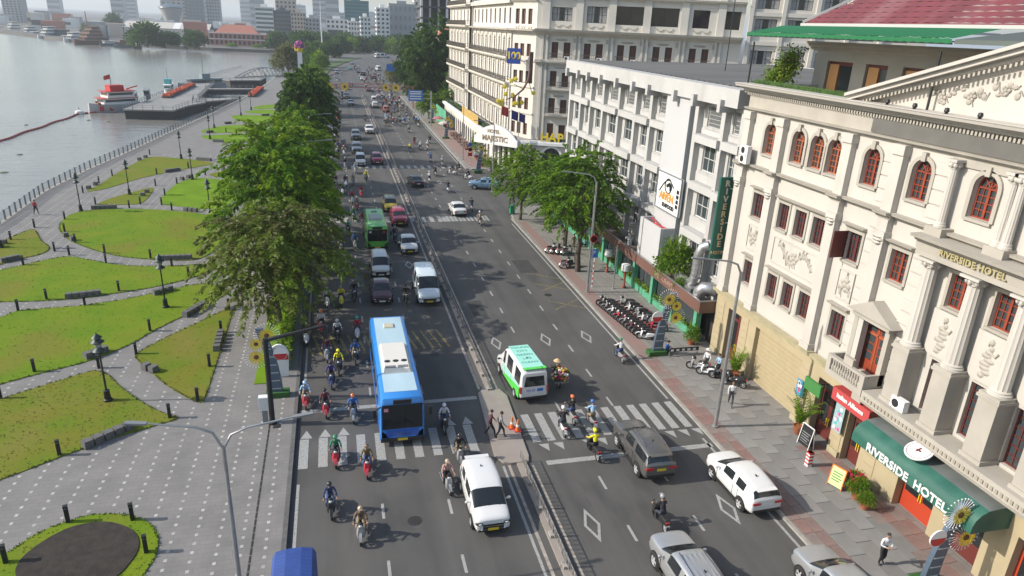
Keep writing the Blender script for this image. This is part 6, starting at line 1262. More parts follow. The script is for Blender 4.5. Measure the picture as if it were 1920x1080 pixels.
rt=mat('salmon_roof',(.42,.16,.11),.7); pink=mat('salmon_wall',(.52,.22,.17),.8)
rm=thing('red_mansion','long salmon red colonial mansion with arcades and hipped roof on the far river bank','mansion',(-98,598,0)); b=MB()
MF=Fac(-98,598,0); ops=[(1+k*3.3,3.1+k*3.3,z,z+3,True) for k in range(12) for z in (.8,5.2)]; wall_grid(b,0,41,0,9,ops,.8); b.box(0,41,.9,18,0,9); MF.put(b,'wall',pink,None).parent=rm; rm.location=(0,0,0)
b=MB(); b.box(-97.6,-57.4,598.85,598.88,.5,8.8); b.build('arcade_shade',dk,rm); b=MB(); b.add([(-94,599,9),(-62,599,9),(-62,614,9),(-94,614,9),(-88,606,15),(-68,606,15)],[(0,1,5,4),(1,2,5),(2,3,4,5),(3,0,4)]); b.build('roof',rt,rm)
b=MB(); [b.box(-98.3,-56.7,597.4,598,z,z+.5) for z in (4.4,8.6)]; b.build('cornice',cw,rm); MB().lathe([(.6,14.5),(.5,16),(.1,16.6)],(-90,606,0),8).build('finial',cw,rm)
tower('office_block','banded glass office block behind the red mansion',-71,-56,680,29,18,cw,mat('band_green',(.10,.17,.17),.2),8,4,bands=True); tower('office_block','dark slate glass office block beside the banded one',-55.5,-41,681,27,18,dgl,dk,8,4,bands=True)
tower('apartment_tower','tall beige tower behind the slate office block',-59,-40,760,52,16,beige,dk,14,5); tower('apartment_block','grey beige apartment block right of the slate office',-40,-28,650,26,16,beige,dk,8,5); tower('apartment_block','low grey block beside the tall flag mast',-28.5,-17,640,22,15,grey_,dk,7,4)
tower('stepped_building','white stepped building with a dark box on its front',-11.5,6.5,640,22,14,cw,dk,6,5); MB().box(-10,2,636,640,8,14).build('billboard',dk,bpy.data.objects['stepped_building']).matrix_parent_inverse=Matrix.Translation((11.5,-640,0)); 
tower('glass_tower','teal glass office tower in the middle of the skyline',7,32,800,41,20,tealg,mat('teal_dark',(.03,.12,.14),.1),12,6,bands=True); tower('apartment_block','low white block before the teal tower',6,15,620,21,14,cw,dk,6,4); tower('apartment_block','narrow white block right of the teal tower',13.5,21,560,24.5,14,cw,dk,8,3); tower('apartment_tower','taller white block with a dark stair strip',27.5,38,600,32,14,cw,dk,10,3); tower('windowless_block','large plain grey block behind the junction trees',39,62,620,36,20,grey_,mat('grey_window',(.25,.25,.26),.5),5,6)
tower('pale_block','pale block between the grey block and the construction site',62,75,640,40,16,pale,dk,9,3)
cs=thing('construction_site','unfinished dark concrete frame building with open floors behind the big trees','building',(30.5,330,0)); dkc=mat('dark_concrete',(.09,.09,.095),.9)
for k in range(8): MB().box(0,24,0,20,6+k*4.6,6.7+k*4.6).build('floor_slab',dkc,cs)
cm_=MB().box(-.4,.4,-.4,.4,0,3.9).mesh('column',grey_); wc_=MB().box(-.5,.5,-.5,.5,0,3.9).mesh('column',cw)
for k in range(7):
    for u in range(7): obj('column',wc_ if u in(0,3) else cm_,cs,(.6+u*3.8,.6,6.7+k*4.6))
MB().box(1,23,8,19,0,42).build('core',dkc,cs); MB().box(-.3,24,-.3,-.2,33,37).build('netting',mat('grey_netting',(.2,.2,.21),.9),cs)
oh=thing('tiled_house','small house with an orange tiled roof half hidden by the big trees','house',(29,262,0)); MB().box(0,12,0,9,0,18.5).build('wall',beige,oh); MB().add([(-.5,-.5,18.5),(12.5,-.5,18.5),(12.5,9.5,18.5),(-.5,9.5,18.5),(2,4.5,21.8),(10,4.5,21.8)],[(0,1,5,4),(1,2,5),(2,3,4,5),(3,0,4)]).build('roof',rt,oh)
fm=thing('flag_mast','tall white lattice mast above the far junction trees','mast',(-13.2,420,0)); MB().tube([(0,0,0),(0,0,31)],[.5,.15],6).build('mast_pole',white,fm); MB().tube([(-2.2,0,24),(2.2,0,24)],.12,5).build('yard',white,fm)
wh=thing('warehouse','long warehouse with a pale sloping roof on the far bank','warehouse',(-186,720,0)); MB().box(0,70,0,30,0,8).build('wall',pale,wh); b=MB(); b.add([(-1,-1,8),(71,-1,8),(71,15,13),(-1,15,13)],[(0,1,2,3)]); b.add([(-1,15,13),(71,15,13),(71,31,8),(-1,31,8)],[(0,1,2,3)]); b.build('roof',mat('pale_roof',(.5,.47,.42),.7),wh); MB().add([(40,-1.2,8.05),(46,-1.2,8.05),(46,15,13.1),(40,15,13.1)],[(0,1,2,3)]).build('skylight',cw,wh)
si=thing('water_tower','grey flared concrete tower with a dark conical cap on the far bank','tower',(-180,900,0)); MB().lathe([(6.5,0),(6.5,6),(8,14),(12,26)],n=20).build('shaft',grey_,si); MB().lathe([(13,26),(12.5,27),(2,31)],n=20).build('roof',dgl,si)
hz=[(-420,-398,1100,42,'slate blue tower at the left edge of the skyline'),(-270,-232,1300,75,'tall pale residential tower behind the flared tower'),(-226,-200,1250,70,'second tall pale residential tower beside the flared tower'),(-198,-178,1270,70,'third tall residential tower right of the flared tower')]
for x0,x1,y,h,l in hz: tower('residential_tower',l,x0,x1,y,h,20,grey_ if y!=1250 else dgl,dk,14,5)
rr=random.Random(21)
for i in range(26):
    y=rr.uniform(1500,2600); x=-y*.62+rr.uniform(0,y*.75); h=rr.uniform(30,75)*(1.4 if i%5==0 else 1)
    tower('distant_tower','very distant hazy tower on the skyline',x,x+rr.uniform(18,40),y,h,25,grey_,dgl,6,3,bands=True,group='very distant skyline towers')
for i in range(110):
    y=rr.uniform(660,1300); x=-.44*y+rr.uniform(0,.5*y); h=rr.uniform(6,16)
    if abs(x+78)<26 and y<700 or not inpoly(x-4,y-14,BANK): continue
    t=tag(MB().box(0,rr.uniform(8,20),0,12,0,h).add([(0,-.1,h*.3),(8,-.1,h*.3),(8,-.1,h*.6),(0,-.1,h*.6)],[(0,1,2,3)],1).build('low_building',[rr.choice((cw,pale,beige,grey_,rt)),dk],None,(x,y,0)),'small distant low building in the hazy city behind the river','building','low buildings of the distant city')
# ships and boats
def ship(label,x,y,L,rz,hullm,cabm,decks,name='cruise_boat',cat='boat',h0=1.8,wid=.22,winm=dk,dm=None):
    t=thing(name,label,cat,(x,y,-2),rz); w=L*wid/2; b=MB(); rings=[]
    for k in range(9):
        q=k/8; ww=w*(1-(abs(q-.42)/.58)**3*.85 if q>.42 else 1-(abs(q-.42)/.42)**4*.35); sh=.25*L*.08*(q-.4)**2*6; yy=-L/2+L*q
        rings.append([(-ww,yy,h0+sh),(-ww*.8,yy+(.03*L*(q-.5)),-.3),(ww*.8,yy+(.03*L*(q-.5)),-.3),(ww,yy,h0+sh)])
    b.loft(rings,closed=True,sm=False); b.build('hull',hullm,t); z=h0; l0,l1=-L*.42,L*.26
    for d in range(decks):
        dh=1.75 if L<18 and L>13 else (2.3 if L>13 else 1.5); MB().box(-w*.8,w*.8,l0,l1,z,z+dh).build('cabin',cabm,t); b=MB(); b.box(-w*.81,w*.81,l0+.5,l1-.4,z+dh*.42,z+dh*.8); b.box(-w*.7,w*.7,l1-.02,l1+.03,z+dh*.42,z+dh*.8); b.build('window_band',winm,t); MB().box(-w*.9,w*.9,l0-.4,l1+.6,z+dh,z+dh+.12).build('deck',dm or cabm,t); z+=dh+.12; l0+=L*.04; l1-=L*.09
    return t,z
for x,y,L,dk_,lab,m in ((-299,790,20,3,'white riverboat farthest left on the river',cw),(-271,748,18,2,'small white riverboat second from the left',cw),(-230,668,22,3,'three deck white cruise boat moored at the far bank',cw),(-223,676,22,2,'dark cruise boat behind the three deck white one',dgl),(-198,624,22,2,'two deck white boat beside the brown junk',cw)): ship(lab,x,y,L,R(160),m,m,dk_)
for x,y,L,l_ in ((-322,815,17,'tiny white boat beyond the leftmost riverboat'),(-252,705,15,'tiny white boat between the far riverboats'),(-212,650,13,'low white boat beside the two deck boat'),(-186,604,11,'small white boat at the bow of the brown ship'),(-160,566,11,'small grey boat at the stern of the brown ship'),(-135,540,9,'small dark boat before the large round tree')): ship(l_,x,y,L,R(140+x%40),cw if 'white' in l_ else dgl,cw,1)
t,z=ship('large ornate brown wooden ship moored at the far bank',-175,580,26,R(150),mat('ship_wood',(.16,.09,.06),.8),mat('ship_wood_light',(.26,.16,.12),.8),4,'wooden_ship','ship',2.5,.3); MB().tube([(0,0,12),(0,0,22)],.3,6).build('mast',mat('ship_wood_mast',(.2,.12,.1),.8),t)
MB().box(-4,4,-13.5,-12,0,13).build('stern_castle',dgl,t)
ship('dark tug boat under the large round tree on the far bank',-145,548,12,R(100),dgl,mat('rust_brown',(.2,.1,.08),.8),2); 
t,z=ship('white and red fire boat moored at the pontoon',-63.2,202,12.5,R(132),mat('fireboat_grey',(.4,.4,.4),.6),cw,2,'fire_boat',wid=.36,dm=redp); MB().box(-1.2,1.2,-2.5,1,z,z+1.4).build('bridge',redp,t); MB().tube([(0,0,z),(0,0,z+4)],.1,6).build('mast',greymetal,t); b=MB(); b.add([(0,0,z+4),(0,1.6,z+3.6),(0,1.6,z+2.6),(0,0,z+2.9)],[(0,1,2,3)]); b.build('flag',redp,t); b=MB(); [b.box(x_,x_+.5,y_,y_+.6,1.8,2.5) for x_,y_ in ((-1.6,4),(.9,3.4),(-1.4,-5.2),(1.0,-5.6))]; b.build('deck_locker',mat('rust_red',(.3,.08,.05),.7),t); b=MB(); [b.box(s*1.93-.03,s*1.93+.03,-6+k*2.4,-5+k*2.4,.4,1.6) for k in range(5) for s in (-1,1)]; b.build('hull_marking',redp,t); b=MB(); b.bar((.6,-4,z+.2),(.6,-7,z+.9),.25,.25); b.build('water_cannon',redp,t)
t,z=ship('small white pilot boat with teal windows behind the pontoon',-58.2,243,11,R(185),cw,cw,1,winm=tealg); MB().box(-.9,.9,-2,.8,z,z+1.5).build('wheelhouse',mat('teal_paint',(.1,.4,.42),.5),t); MB().tube([(0,0,z),(0,0,z+5)],.08,6).build('mast',greymetal,t)
nv=mat('navy_grey',(.22,.27,.3),.6); t,z=ship('grey patrol boat with a tall mast behind the pontoon',-52,264,17,R(130),nv,nv,1,winm=dk); MB().box(-1,1,-3,0,z,z+1.6).build('wheelhouse',nv,t); MB().tube([(0,-1,z),(0,-1,z+7)],.1,6).build('mast',greymetal,t)
for i,(x,y) in enumerate(((-61.5,215),(-60.2,224))): ship('small dark work boat tied behind the fire boat, %s one'%('nearer','farther')[i],x,y,8,R(190),dgl,greymetal,1)
# floating boom
bo_=thing('floating_boom','string of red floats across the river water','boom'); fl_=MB().lathe([(.05,-.55),(.22,-.45),(.22,.45),(.05,.55)],n=8,ax='y').mesh('float',mat('float_red',(.38,.09,.07),.6))
P=[(-71.5,140),(-70.6,152.8),(-69.1,195.3),(-63.4,201.5)]
for i in range(3):
    a,c=Vector((*P[i],-1.9)),Vector((*P[i+1],-1.9)); n=int((c-a).length/1.15)
    for k in range(n): p=a.lerp(c,k/n); obj('float',fl_,bo_,(p.x+.25*math.sin(k*.5),p.y,p.z),math.atan2((c-a).y,(c-a).x)-R(90))
t=thing('mooring_buoy','pale mooring float at the bend of the red boom','buoy',(-69.3,195,-2)); MB().lathe([(.9,0),(1.0,.3),(.9,.7),(.3,.9)],n=12).build('float_body',cw,t); MB().tube([(0,0,.8),(0,0,1.6)],.06,5).build('post',darkmetal,t)
rr=random.Random(6)
for i in range(12): x,y=rr.uniform(-95,-50),rr.uniform(95,200); b=MB(); b.lathe([(rr.uniform(.3,.8),0),(.3,.12),(0,.15)],n=8); tag(b.build('floating_weed',mat('weed',(.07,.09,.05),.9),None,(x,y,-2.0)),'small clump of weed drifting on the river','weed','drifting weed clumps')
# pontoon piers
def pier(name,label,P,z=.35,hull=1.9):
    t=thing(name,label,'pier'); MB().prism(P,z-.35,z).build('deck',mat('pier_deck',(.27,.265,.255),.8,var=.2,vs=.3),t); c=(sum(p[0] for p in P)/len(P),sum(p[1] for p in P)/len(P)); MB().prism([(c[0]+(x-c[0])*.97,c[1]+(y-c[1])*.98) for x,y in P],z-hull-.6,z-.351).build('hull',mat('pier_hull',(.05,.05,.052),.8),t)
    b=MB(); n=len(P)
    for i in range(n):
        a,d=Vector((*P[i],z)),Vector((*P[(i+1)%n],z)); m=max(1,int((d-a).length/2))
        for k in range(m): p=a.lerp(d,k/m); b.box(p.x-.05,p.x+.05,p.y-.05,p.y+.05,z,z+1.05)
        for h in (.55,1.0): b.bar(a+Vector((0,0,h)),d+Vector((0,0,h)),.05,.05)
    b.build('railing',greymetal,t); return t
pier('pontoon_pier','long grey railed pontoon with a bed of red flowers',[(-57.2,186),(-46,185.5),(-44.5,196),(-41.5,204),(-45,214),(-47.5,262),(-54.5,264),(-56,214)])
pier('gangway_pier','narrow railed gangway between the pontoon and the river walk',[(-44.6,203),(-34.5,214),(-34.2,217),(-46,213)],.4,1.2); pier('gangway_pier','second gangway between the pontoon and the river walk',[(-47,240),(-33.5,244),(-33.5,247),(-47.5,243.5)],.4,1.2)
pier('landing_stage','dark railed landing stage beyond the pontoon',[(-53,287),(-44,273),(-34,277),(-33,292),(-40,335),(-47,340)],.6)
ab=thing('arch_bridge','low white lattice arch footbridge to the landing stage','bridge'); A=[(-44+18*k/14,285+24*k/14,.5+3.2*math.sin(math.pi*k/14)) for k in range(15)]
for s in (0,2.2): MB().tube([(x+s*.8,y-s*.6,z) for x,y,z in A],.14,5).tube([(x+s*.8,y-s*.6,.6) for x,y,z in A],.12,5).build('chord',greymetal,ab); b=MB(); [b.bar((A[k][0]+s*.8,A[k][1]-s*.6,A[k][2]),(A[k+1][0]+s*.8,A[k+1][1]-s*.6,.6),.08,.08) for k in range(14)]; [b.bar((A[k][0]+s*.8,A[k][1]-s*.6,.6),(A[k+1][0]+s*.8,A[k+1][1]-s*.6,A[k+1][2]),.08,.08) for k in range(14)]; b.build('lattice',greymetal,ab)
b=MB(); b.bar((A[0][0]+.9,A[0][1]-.7,.5),(A[-1][0]+.9,A[-1][1]-.7,.5),1.8,.2); b.build('deck',concrete,ab)
def flowerbox(x0,y0,x1,y1,w,label,z):
    t=thing('flower_box',label,'flower bed',(0,0,0)); b=MB(); b.bar((x0,y0,z+.25),(x1,y1,z+.25),w,.5); b.build('planter',granite,t); b=MB(); rr=random.Random(int(y0)); d=Vector((x1-x0,y1-y0,0)); nrm=Vector((-d.y,d.x,0)).normalized()
    for k in range(520): q=rr.random(); p=Vector((x0,y0,z+.5))+d*q+nrm*rr.uniform(-w/2,w/2); b.ball((p.x,p.y,p.z+rr.uniform(0,.45)),rr.uniform(.15,.3),5,3,rr.choice((0,0,1)))
    tag(b.build('flower',[mat('flower_red',(.42,.06,.035),.7),mat('flower_orange',(.5,.13,.05),.7)],t),kind='stuff')
flowerbox(-52.8,212,-52.4,250,2.0,'long red flower bed along the pontoon deck',.35); flowerbox(-31.8,221,-31.2,246,1.8,'orange red flower bed on the river walk by the gangway',PZ)
cl=thing('flower_column','white column crowned with a pink and yellow flower ball by the far river walk','column',(-19.4,270,0)); MB().box(-.9,.9,-.9,.9,0,11.2,0,.15,.15).build('shaft',white,cl); b=MB(); rr=random.Random(3)
for k in range(150):
    a=rr.uniform(0,6.28); el=rr.uniform(-1.2,1.5); b.ball((1.6*math.cos(a)*math.cos(el),1.6*math.sin(a)*math.cos(el),12.9+1.7*math.sin(el)),rr.uniform(.22,.4),6,4,1 if el<-.3 else (0 if rr.random()<.6 else 2))
tag(b.build('flower',[mat('flower_magenta',(.5,.1,.3),.6),yellowp,mat('flower_violet',(.15,.05,.2),.6)],cl),kind='stuff')
# ---------------------------------------------------------------- vehicles; local +y is forward
def carpaint(name,c,metal=0.,rough=.3): return mat(name,c,rough,metal,coat=.6)
CP=dict(white=carpaint('car_white',(.66,.66,.655)),silver=carpaint('car_silver',(.42,.43,.44),.5),grey=carpaint('car_grey',(.15,.145,.14),.5),maroon=carpaint('car_maroon',(.075,.022,.035),.3),red=carpaint('car_red',(.36,.02,.045),.2),
 yellow=carpaint('car_yellow',(.75,.52,.02)),black=carpaint('car_black',(.016,.016,.018),.2),blue=carpaint('car_blue',(.20,.34,.48),.4),slate=carpaint('car_slate',(.16,.19,.22),.4),orange=carpaint('car_orange',(.5,.1,.05)),teal=carpaint('car_teal',(.1,.36,.36)),paleblue=carpaint('van_pale_blue',(.62,.70,.74)),dkred=carpaint('car_dark_red',(.14,.03,.03)))
alloy=mat('alloy_rim',(.5,.5,.51),.35,.2); under=mat('underbody',(.015,.015,.015),.9)
WH={}
def wheel_mesh(r,w):
    k=(r,w)
    if k not in WH:
        t=MB().lathe([(r*.62,-w/2),(r*.9,-w/2),(r,-w/2+.03),(r,w/2-.03),(r*.9,w/2),(r*.62,w/2)],n=20,ax='x',cap=False).mesh('tyre',rubber)
        h=MB().lathe([(.02,w/2-.02),(r*.2,w/2-.01),(r*.22,w/2-.04)],n=12,ax='x'); h.lathe([(r*.56,w/2-.03),(r*.66,w/2-.004),(r*.66,-w/2+.02)],n=20,ax='x',cap=False)
        for q in range(5): a=q*1.2566; h.bar((w/2-.018,r*.15*math.cos(a),r*.15*math.sin(a)),(w/2-.018,r*.6*math.cos(a),r*.6*math.sin(a)),r*.2,.03,0,(1,0,0))
        h.lathe([(0,w/2-.045),(r*.6,w/2-.045)],n=20,mi=1,ax='x'); WH[k]=(t,h.mesh('rim',[alloy,under]))
    return WH[k]
def wheels(t,r,w,xs,ys):
    a,b=wheel_mesh(r,w)
    for y in ys:
        for s in (-1,1):
            o=obj('wheel',a,t,(s*xs,y,r),0 if s>0 else math.pi); obj('rim',b,o)
LABELED=[]
def car(name,label,cat,kind,col,loc,rz,group=None,plate=plate_w,roofcol=None,rails=False,skyroof=False):
    """kinds: sedan, hatch, mpv, suv, suvbig, pickup, van"""
    pm=CP[col]; t=thing(name,label,cat,loc,rz,group)
    D={ # L, w, stations: y,w,zb,belt,top,tw,tag   (rear to front)
     'sedan':(2.25,.88,.31,[(-2.25,.74,.38,.78,.84,0.66,'b'),(-2.16,.84,.28,.86,.98,0.72,'b'),(-1.62,.88,.2,.9,1.03,0.74,'r'),(-.95,.88,.2,.93,1.42,0.704,'g'),(-.12,.88,.2,.93,1.47,0.704,'p'),(-.04,.88,.2,.93,1.47,0.704,'g'),(.48,.88,.2,.93,1.42,0.704,'w'),(1.22,.88,.2,.94,1.0,0.74,'b'),(1.95,.86,.22,.78,.86,0.72,'b'),(2.2,.76,.32,.62,.7,0.6,'b')],(-1.33,1.35)),
     'hatch':(1.95,.84,.29,[(-1.9,.72,.36,.8,.88,0.66,'b'),(-1.84,.82,.28,.9,1.0,0.7,'r'),(-1.5,.84,.2,.95,1.46,0.672,'g'),(-.2,.84,.2,.95,1.52,0.672,'p'),(-.12,.84,.2,.95,1.52,0.672,'g'),(.42,.84,.2,.95,1.47,0.672,'w'),(1.15,.84,.2,.95,1.02,0.7,'b'),(1.75,.8,.22,.76,.84,0.68,'b'),(1.93,.7,.32,.6,.68,0.55,'b')],(-1.2,1.22)),
     'mpv':(2.25,.9,.32,[(-2.24,.78,.42,.98,1.05,.70,'b'),(-2.18,.86,.32,1.05,1.16,.70,'r'),(-1.98,.885,.24,1.10,1.56,.73,'p'),(-1.55,.91,.22,1.06,1.65,.76,'g'),(-.62,.92,.22,1.03,1.70,.78,'p'),(-.54,.92,.22,1.03,1.70,.78,'g'),(.1,.92,.22,1.02,1.68,.78,'g'),(.55,.92,.22,1.01,1.58,.76,'w'),(1.45,.895,.22,1.01,1.10,.76,'b'),(1.95,.87,.24,.95,1.05,.73,'b'),(2.22,.76,.36,.78,.90,.62,'b')],(-1.38,1.38)),
     'suv':(2.25,.93,.36,[(-2.24,.78,.48,1.0,1.08,.70,'b'),(-2.17,.88,.36,1.12,1.22,.72,'r'),(-1.9,.915,.3,1.17,1.54,.65,'p'),(-1.45,.93,.28,1.13,1.63,.69,'g'),(-.55,.93,.28,1.10,1.68,.715,'p'),(-.47,.93,.28,1.10,1.68,.715,'g'),(.05,.93,.28,1.08,1.66,.715,'g'),(.45,.93,.28,1.07,1.56,.70,'w'),(1.25,.925,.28,1.07,1.16,.79,'b'),(1.95,.89,.3,1.0,1.10,.75,'b'),(2.22,.78,.42,.84,.97,.64,'b')],(-1.32,1.36)),
     'suvbig':(2.4,.95,.39,[(-2.38,.82,.5,1.04,1.14,.73,'b'),(-2.3,.91,.4,1.16,1.28,.75,'r'),(-2.08,.94,.32,1.20,1.66,.69,'g'),(-1.5,.95,.32,1.17,1.77,.735,'g'),(-.7,.95,.32,1.15,1.81,.745,'p'),(-.62,.95,.32,1.15,1.81,.745,'g'),(.05,.95,.32,1.14,1.78,.74,'g'),(.45,.95,.32,1.13,1.68,.72,'w'),(1.22,.945,.32,1.15,1.25,.82,'b'),(2.05,.92,.34,1.09,1.19,.78,'b'),(2.38,.82,.46,.92,1.06,.68,'b')],(-1.4,1.45)),
     'van':(2.75,1.0,.34,[(-2.74,.9,.4,1.1,2.1,0.8,'b'),(-2.66,.98,.32,1.2,2.3,0.8,'g'),(-1.2,1.0,.28,1.22,2.38,0.82,'p'),(-1.12,1.0,.28,1.22,2.38,0.82,'g'),(.5,1.0,.28,1.22,2.38,0.82,'p'),(.58,1.0,.28,1.22,2.36,0.82,'g'),(1.1,1.0,.28,1.2,2.22,0.78,'w'),(1.95,.98,.28,1.2,1.3,0.8,'b'),(2.5,.95,.3,.98,1.08,0.76,'b'),(2.74,.84,.38,.75,.86,0.66,'b')],(-1.75,1.75)),
     'microvan':(2.1,.84,.3,[(-2.08,.76,.38,.95,1.6,0.608,'b'),(-2.02,.83,.3,1.0,1.78,0.664,'g'),(-.5,.84,.24,1.02,1.84,0.672,'p'),(-.42,.84,.24,1.02,1.84,0.672,'g'),(.7,.84,.24,1.0,1.76,0.672,'w'),(1.45,.84,.24,1.0,1.08,0.72,'b'),(1.9,.82,.26,.9,.98,0.7,'b'),(2.08,.74,.34,.72,.82,0.6,'b')],(-1.3,1.35)),
     'pickup':(2.6,.93,.38,[(-2.6,.86,.5,.98,1.02,0.8,'b'),(-2.5,.92,.42,1.0,1.04,0.82,'b'),(-1.0,.93,.34,1.06,1.1,0.82,'r'),(-.85,.93,.32,1.08,1.72,0.744,'g'),(-.02,.93,.32,1.08,1.78,0.744,'p'),(.06,.93,.32,1.08,1.78,0.744,'g'),(.6,.93,.32,1.06,1.72,0.744,'w'),(1.3,.93,.32,1.06,1.14,0.8,'b'),(2.25,.9,.34,.98,1.06,0.76,'b'),(2.58,.8,.44,.8,.9,0.64,'b')],(-1.55,1.6))}
    L,Wd,r,ST,wy=D[kind]; f0,f1=ST[-2],ST[-1]; ST=ST[:-1]+[tuple(f0[k]+(f1[k]-f0[k])*q for k,q in ((0,.72),(1,.35),(2,.3),(3,.35),(4,.35),(5,.35)))+('b',)]+[f1]; body=MB(); wsd=MB(); rw=MB(); sg=MB(); van=kind in('van','microvan')
    rings=[]
    for y,w,zb,be,tp,tw,tg in ST:
        cab=tp-be>.3
        half=[(w*.86,zb),(w*.97,zb+.1),(w,zb+(be-zb)*.45),(w*.985,be-.12),(w*.95,be),(tw+.04 if cab else w*.9,tp-.09 if cab else be+(tp-be)*.5),(tw*.88 if cab else w*.74,tp),(tw*.45 if cab else w*.38,tp+.03)]
        rings.append([(x,y,z) for x,z in half]+[(-x,y,z) for x,z in half[::-1]])
    n=len(rings[0]); vs=[p for r_ in rings for p in r_]; shell=MB(); fs=[];mi=[]
    for i in range(len(ST)-1):
        tg=ST[i][6]
        for j in range(n-1):
            side=j in (4,n-6); top=5<=j<=n-7
            fs.append((i*n+j,(i+1)*n+j,(i+1)*n+j+1,i*n+j+1)); mi.append(3 if side and tg=='g' else 1 if top and tg=='w' else 2 if top and tg=='r' else 0)
    for c_,o_ in ((0,1),((len(ST)-1)*n,-1)):   # end caps as strips of quads
        for j in range(n//2-1): q=(c_+j,c_+j+1,c_+n-2-j,c_+n-1-j); fs.append(q if o_>0 else q[::-1]); mi.append(0)
    for i in range(len(ST)-1): fs.append((i*n,i*n+n-1,(i+1)*n+n-1,(i+1)*n)); mi.append(4)
    me=bpy.data.meshes.new('shell'); me.from_pydata(vs,[],fs); me.polygons.foreach_set('material_index',mi)
    for k_ in range(5): me.materials.append(pm)
    cr=me.attributes.new('crease_edge','FLOAT','EDGE'); cw_=[0.]*len(me.edges)
    for k_,ed_ in enumerate(me.edges):
        a_,b_=ed_.vertices; ja,jb=a_%n,b_%n
        if ja==jb and ja in (4,n-5): cw_[k_]=.55
        elif ja==jb and ja in (5,n-6): cw_[k_]=.3
        elif a_//n==b_//n and (ST[a_//n][6] in 'wr' or (a_//n>0 and ST[a_//n-1][6] in 'wr')): cw_[k_]=.35
        elif a_//n==b_//n and a_//n in (0,len(ST)-1): cw_[k_]=.3
        if {ja,jb}=={0,n-1} or ja==jb and ja in (0,n-1): cw_[k_]=.8
    cr.data.foreach_set('value',cw_)
    tmp=bpy.data.objects.new('shell',me); COL.objects.link(tmp); md=tmp.modifiers.new('s','SUBSURF'); md.levels=2; md.render_levels=2; bpy.context.view_layer.update()
    ev=bpy.data.meshes.new_from_object(tmp.evaluated_get(bpy.context.evaluated_depsgraph_get())); bpy.data.objects.remove(tmp); bpy.data.meshes.remove(me)
    cov=[v.co[:] for v in ev.vertices]; grp={}
    for p_ in ev.polygons: grp.setdefault(p_.material_index,[]).append(list(p_.vertices))
    bpy.data.meshes.remove(ev)
    for k_,nm,m_ in ((0,'body',pm),(1,'windscreen',glass),(2,'rear_window',glass),(3,'side_window',glass),(4,'underside',under)):
        if k_ not in grp: continue
        q=MB(); ix={}
        for f_ in grp[k_]:
            w_=[]
            for v_ in f_:
                if v_ not in ix: ix[v_]=len(q.v); q.v.append(cov[v_])
                w_.append(ix[v_])
            q.f.append(w_); q.m.append(0); q.s.append(True)
        q.build(nm,m_,t)
    if van: # rear doors window
        w=ST[0][1]*.78; y=ST[0][0]-.005; z0=ST[0][3]+.12; MB().add([(-w,y,z0),(w,y,z0),(w*.86,y-.0,ST[0][4]-.16),(-w*.86,y,ST[0][4]-.16)],[(0,1,2,3)]).build('rear_window',glass,t)
    # trims
    f=ST[-1]; re=ST[0]; fw=f[1]; fy=f[0]; ry=re[0]
    q=MB(); q.box(-fw*.66,fw*.66,fy-.06,fy+.012,f[2]+.08,f[2]+.36); [q.ball((s_*fw*.84,fy-.1,f[3]-.03),(.23,.15,.115),10,6) for s_ in (-1,1)]; q.build('grille',blackpl,t)
    q=MB(); q.box(-fw*.95,fw*.95,fy-.16,fy-.02+.03,f[2]-.04,f[2]+.06); q.box(-re[1]*.98,re[1]*.98,ry-.02,ry+.14,re[2]-.05,re[2]+.1); [q.box(s*Wd-.015-.0*s,s*Wd+.015,wy[0]+r+.1,wy[1]-r-.1,.22,.34) for s in (-1,1)]; q.build('bumper_trim',blackpl,t)
    for s in (-1,1):
        q=MB(); q.ball((s*fw*.84,fy-.095,f[3]-.02),(.17,.16,.075),10,6); q.build('headlight',headl,t)
        q=MB(); zt=re[3]-.02; q.box(*sorted((s*re[1]*.52,s*re[1]*1.06)),ry-.025,ry+.1,zt-.1,zt+.03) if not van else q.box(s*re[1]-.05,s*re[1]+.05,ry-.03,ry+.12,zt-.3,zt+.15); q.build('tail_light',redlamp,t)
        my=[st for st in ST if st[6]=='w'][0][0]+.35; mz=[st for st in ST if st[6]=='w'][0][3]+.08; q=MB(); q.ball((s*(Wd+.13),my,mz),(.12,.06,.085),8,5); q.bar((s*(Wd-.06),my,mz-.04),(s*(Wd+.06),my,mz-.02),.05,.04); q.build('mirror',pm if not van else blackpl,t)
        q=MB(); [q.box(s*(Wd*.985)-.02,s*(Wd*.985)+.02,yy,yy+.18,ST[3][3]-.17,ST[3][3]-.13) for yy in (-.62,.28)]; q.build('door_handle',pm,t)
        q=MB(); [q.box(s*Wd-.008,s*Wd+.006,yy,yy+.014,.42,ST[3][3]-.1) for yy in (ST[3][0]*.3-.55,ST[4][0],.95)]; q.build('door_seam',blackpl,t)
    MB().box(-.26,.26,fy+.006,fy+.03,f[2]+.02,f[2]+.15).build('number_plate',plate,t); MB().box(-.26,.26,ry-.03,ry-.006,re[3]-.2 if not van else re[2]+.25,re[3]-.06 if not van else re[2]+.39).build('number_plate',plate,t)
    wheels(t,r,.22,Wd-.055,wy); 
    for y in wy:
        for s in (-1,1):
            q=MB(); q.lathe([(0,0),(r*1.16,0),(r*1.16,-.1*s)],(s*(Wd+.006),y,r),20,0,False,'x'); q.build('wheel_arch',under,t)
    ri=MB()
    z=max(s[4] for s in ST)
    if rails: [ri.bar((s*.58,-1.4,z-.0),(s*.56,.2,z+.02),.04,.05) for s in (-1,1)]; ri.build('roof_rail',chrome,t)
    if skyroof: MB().box(-.42,.42,-.5,.25,z+.018,z+.034).build('sunroof',glass,t)
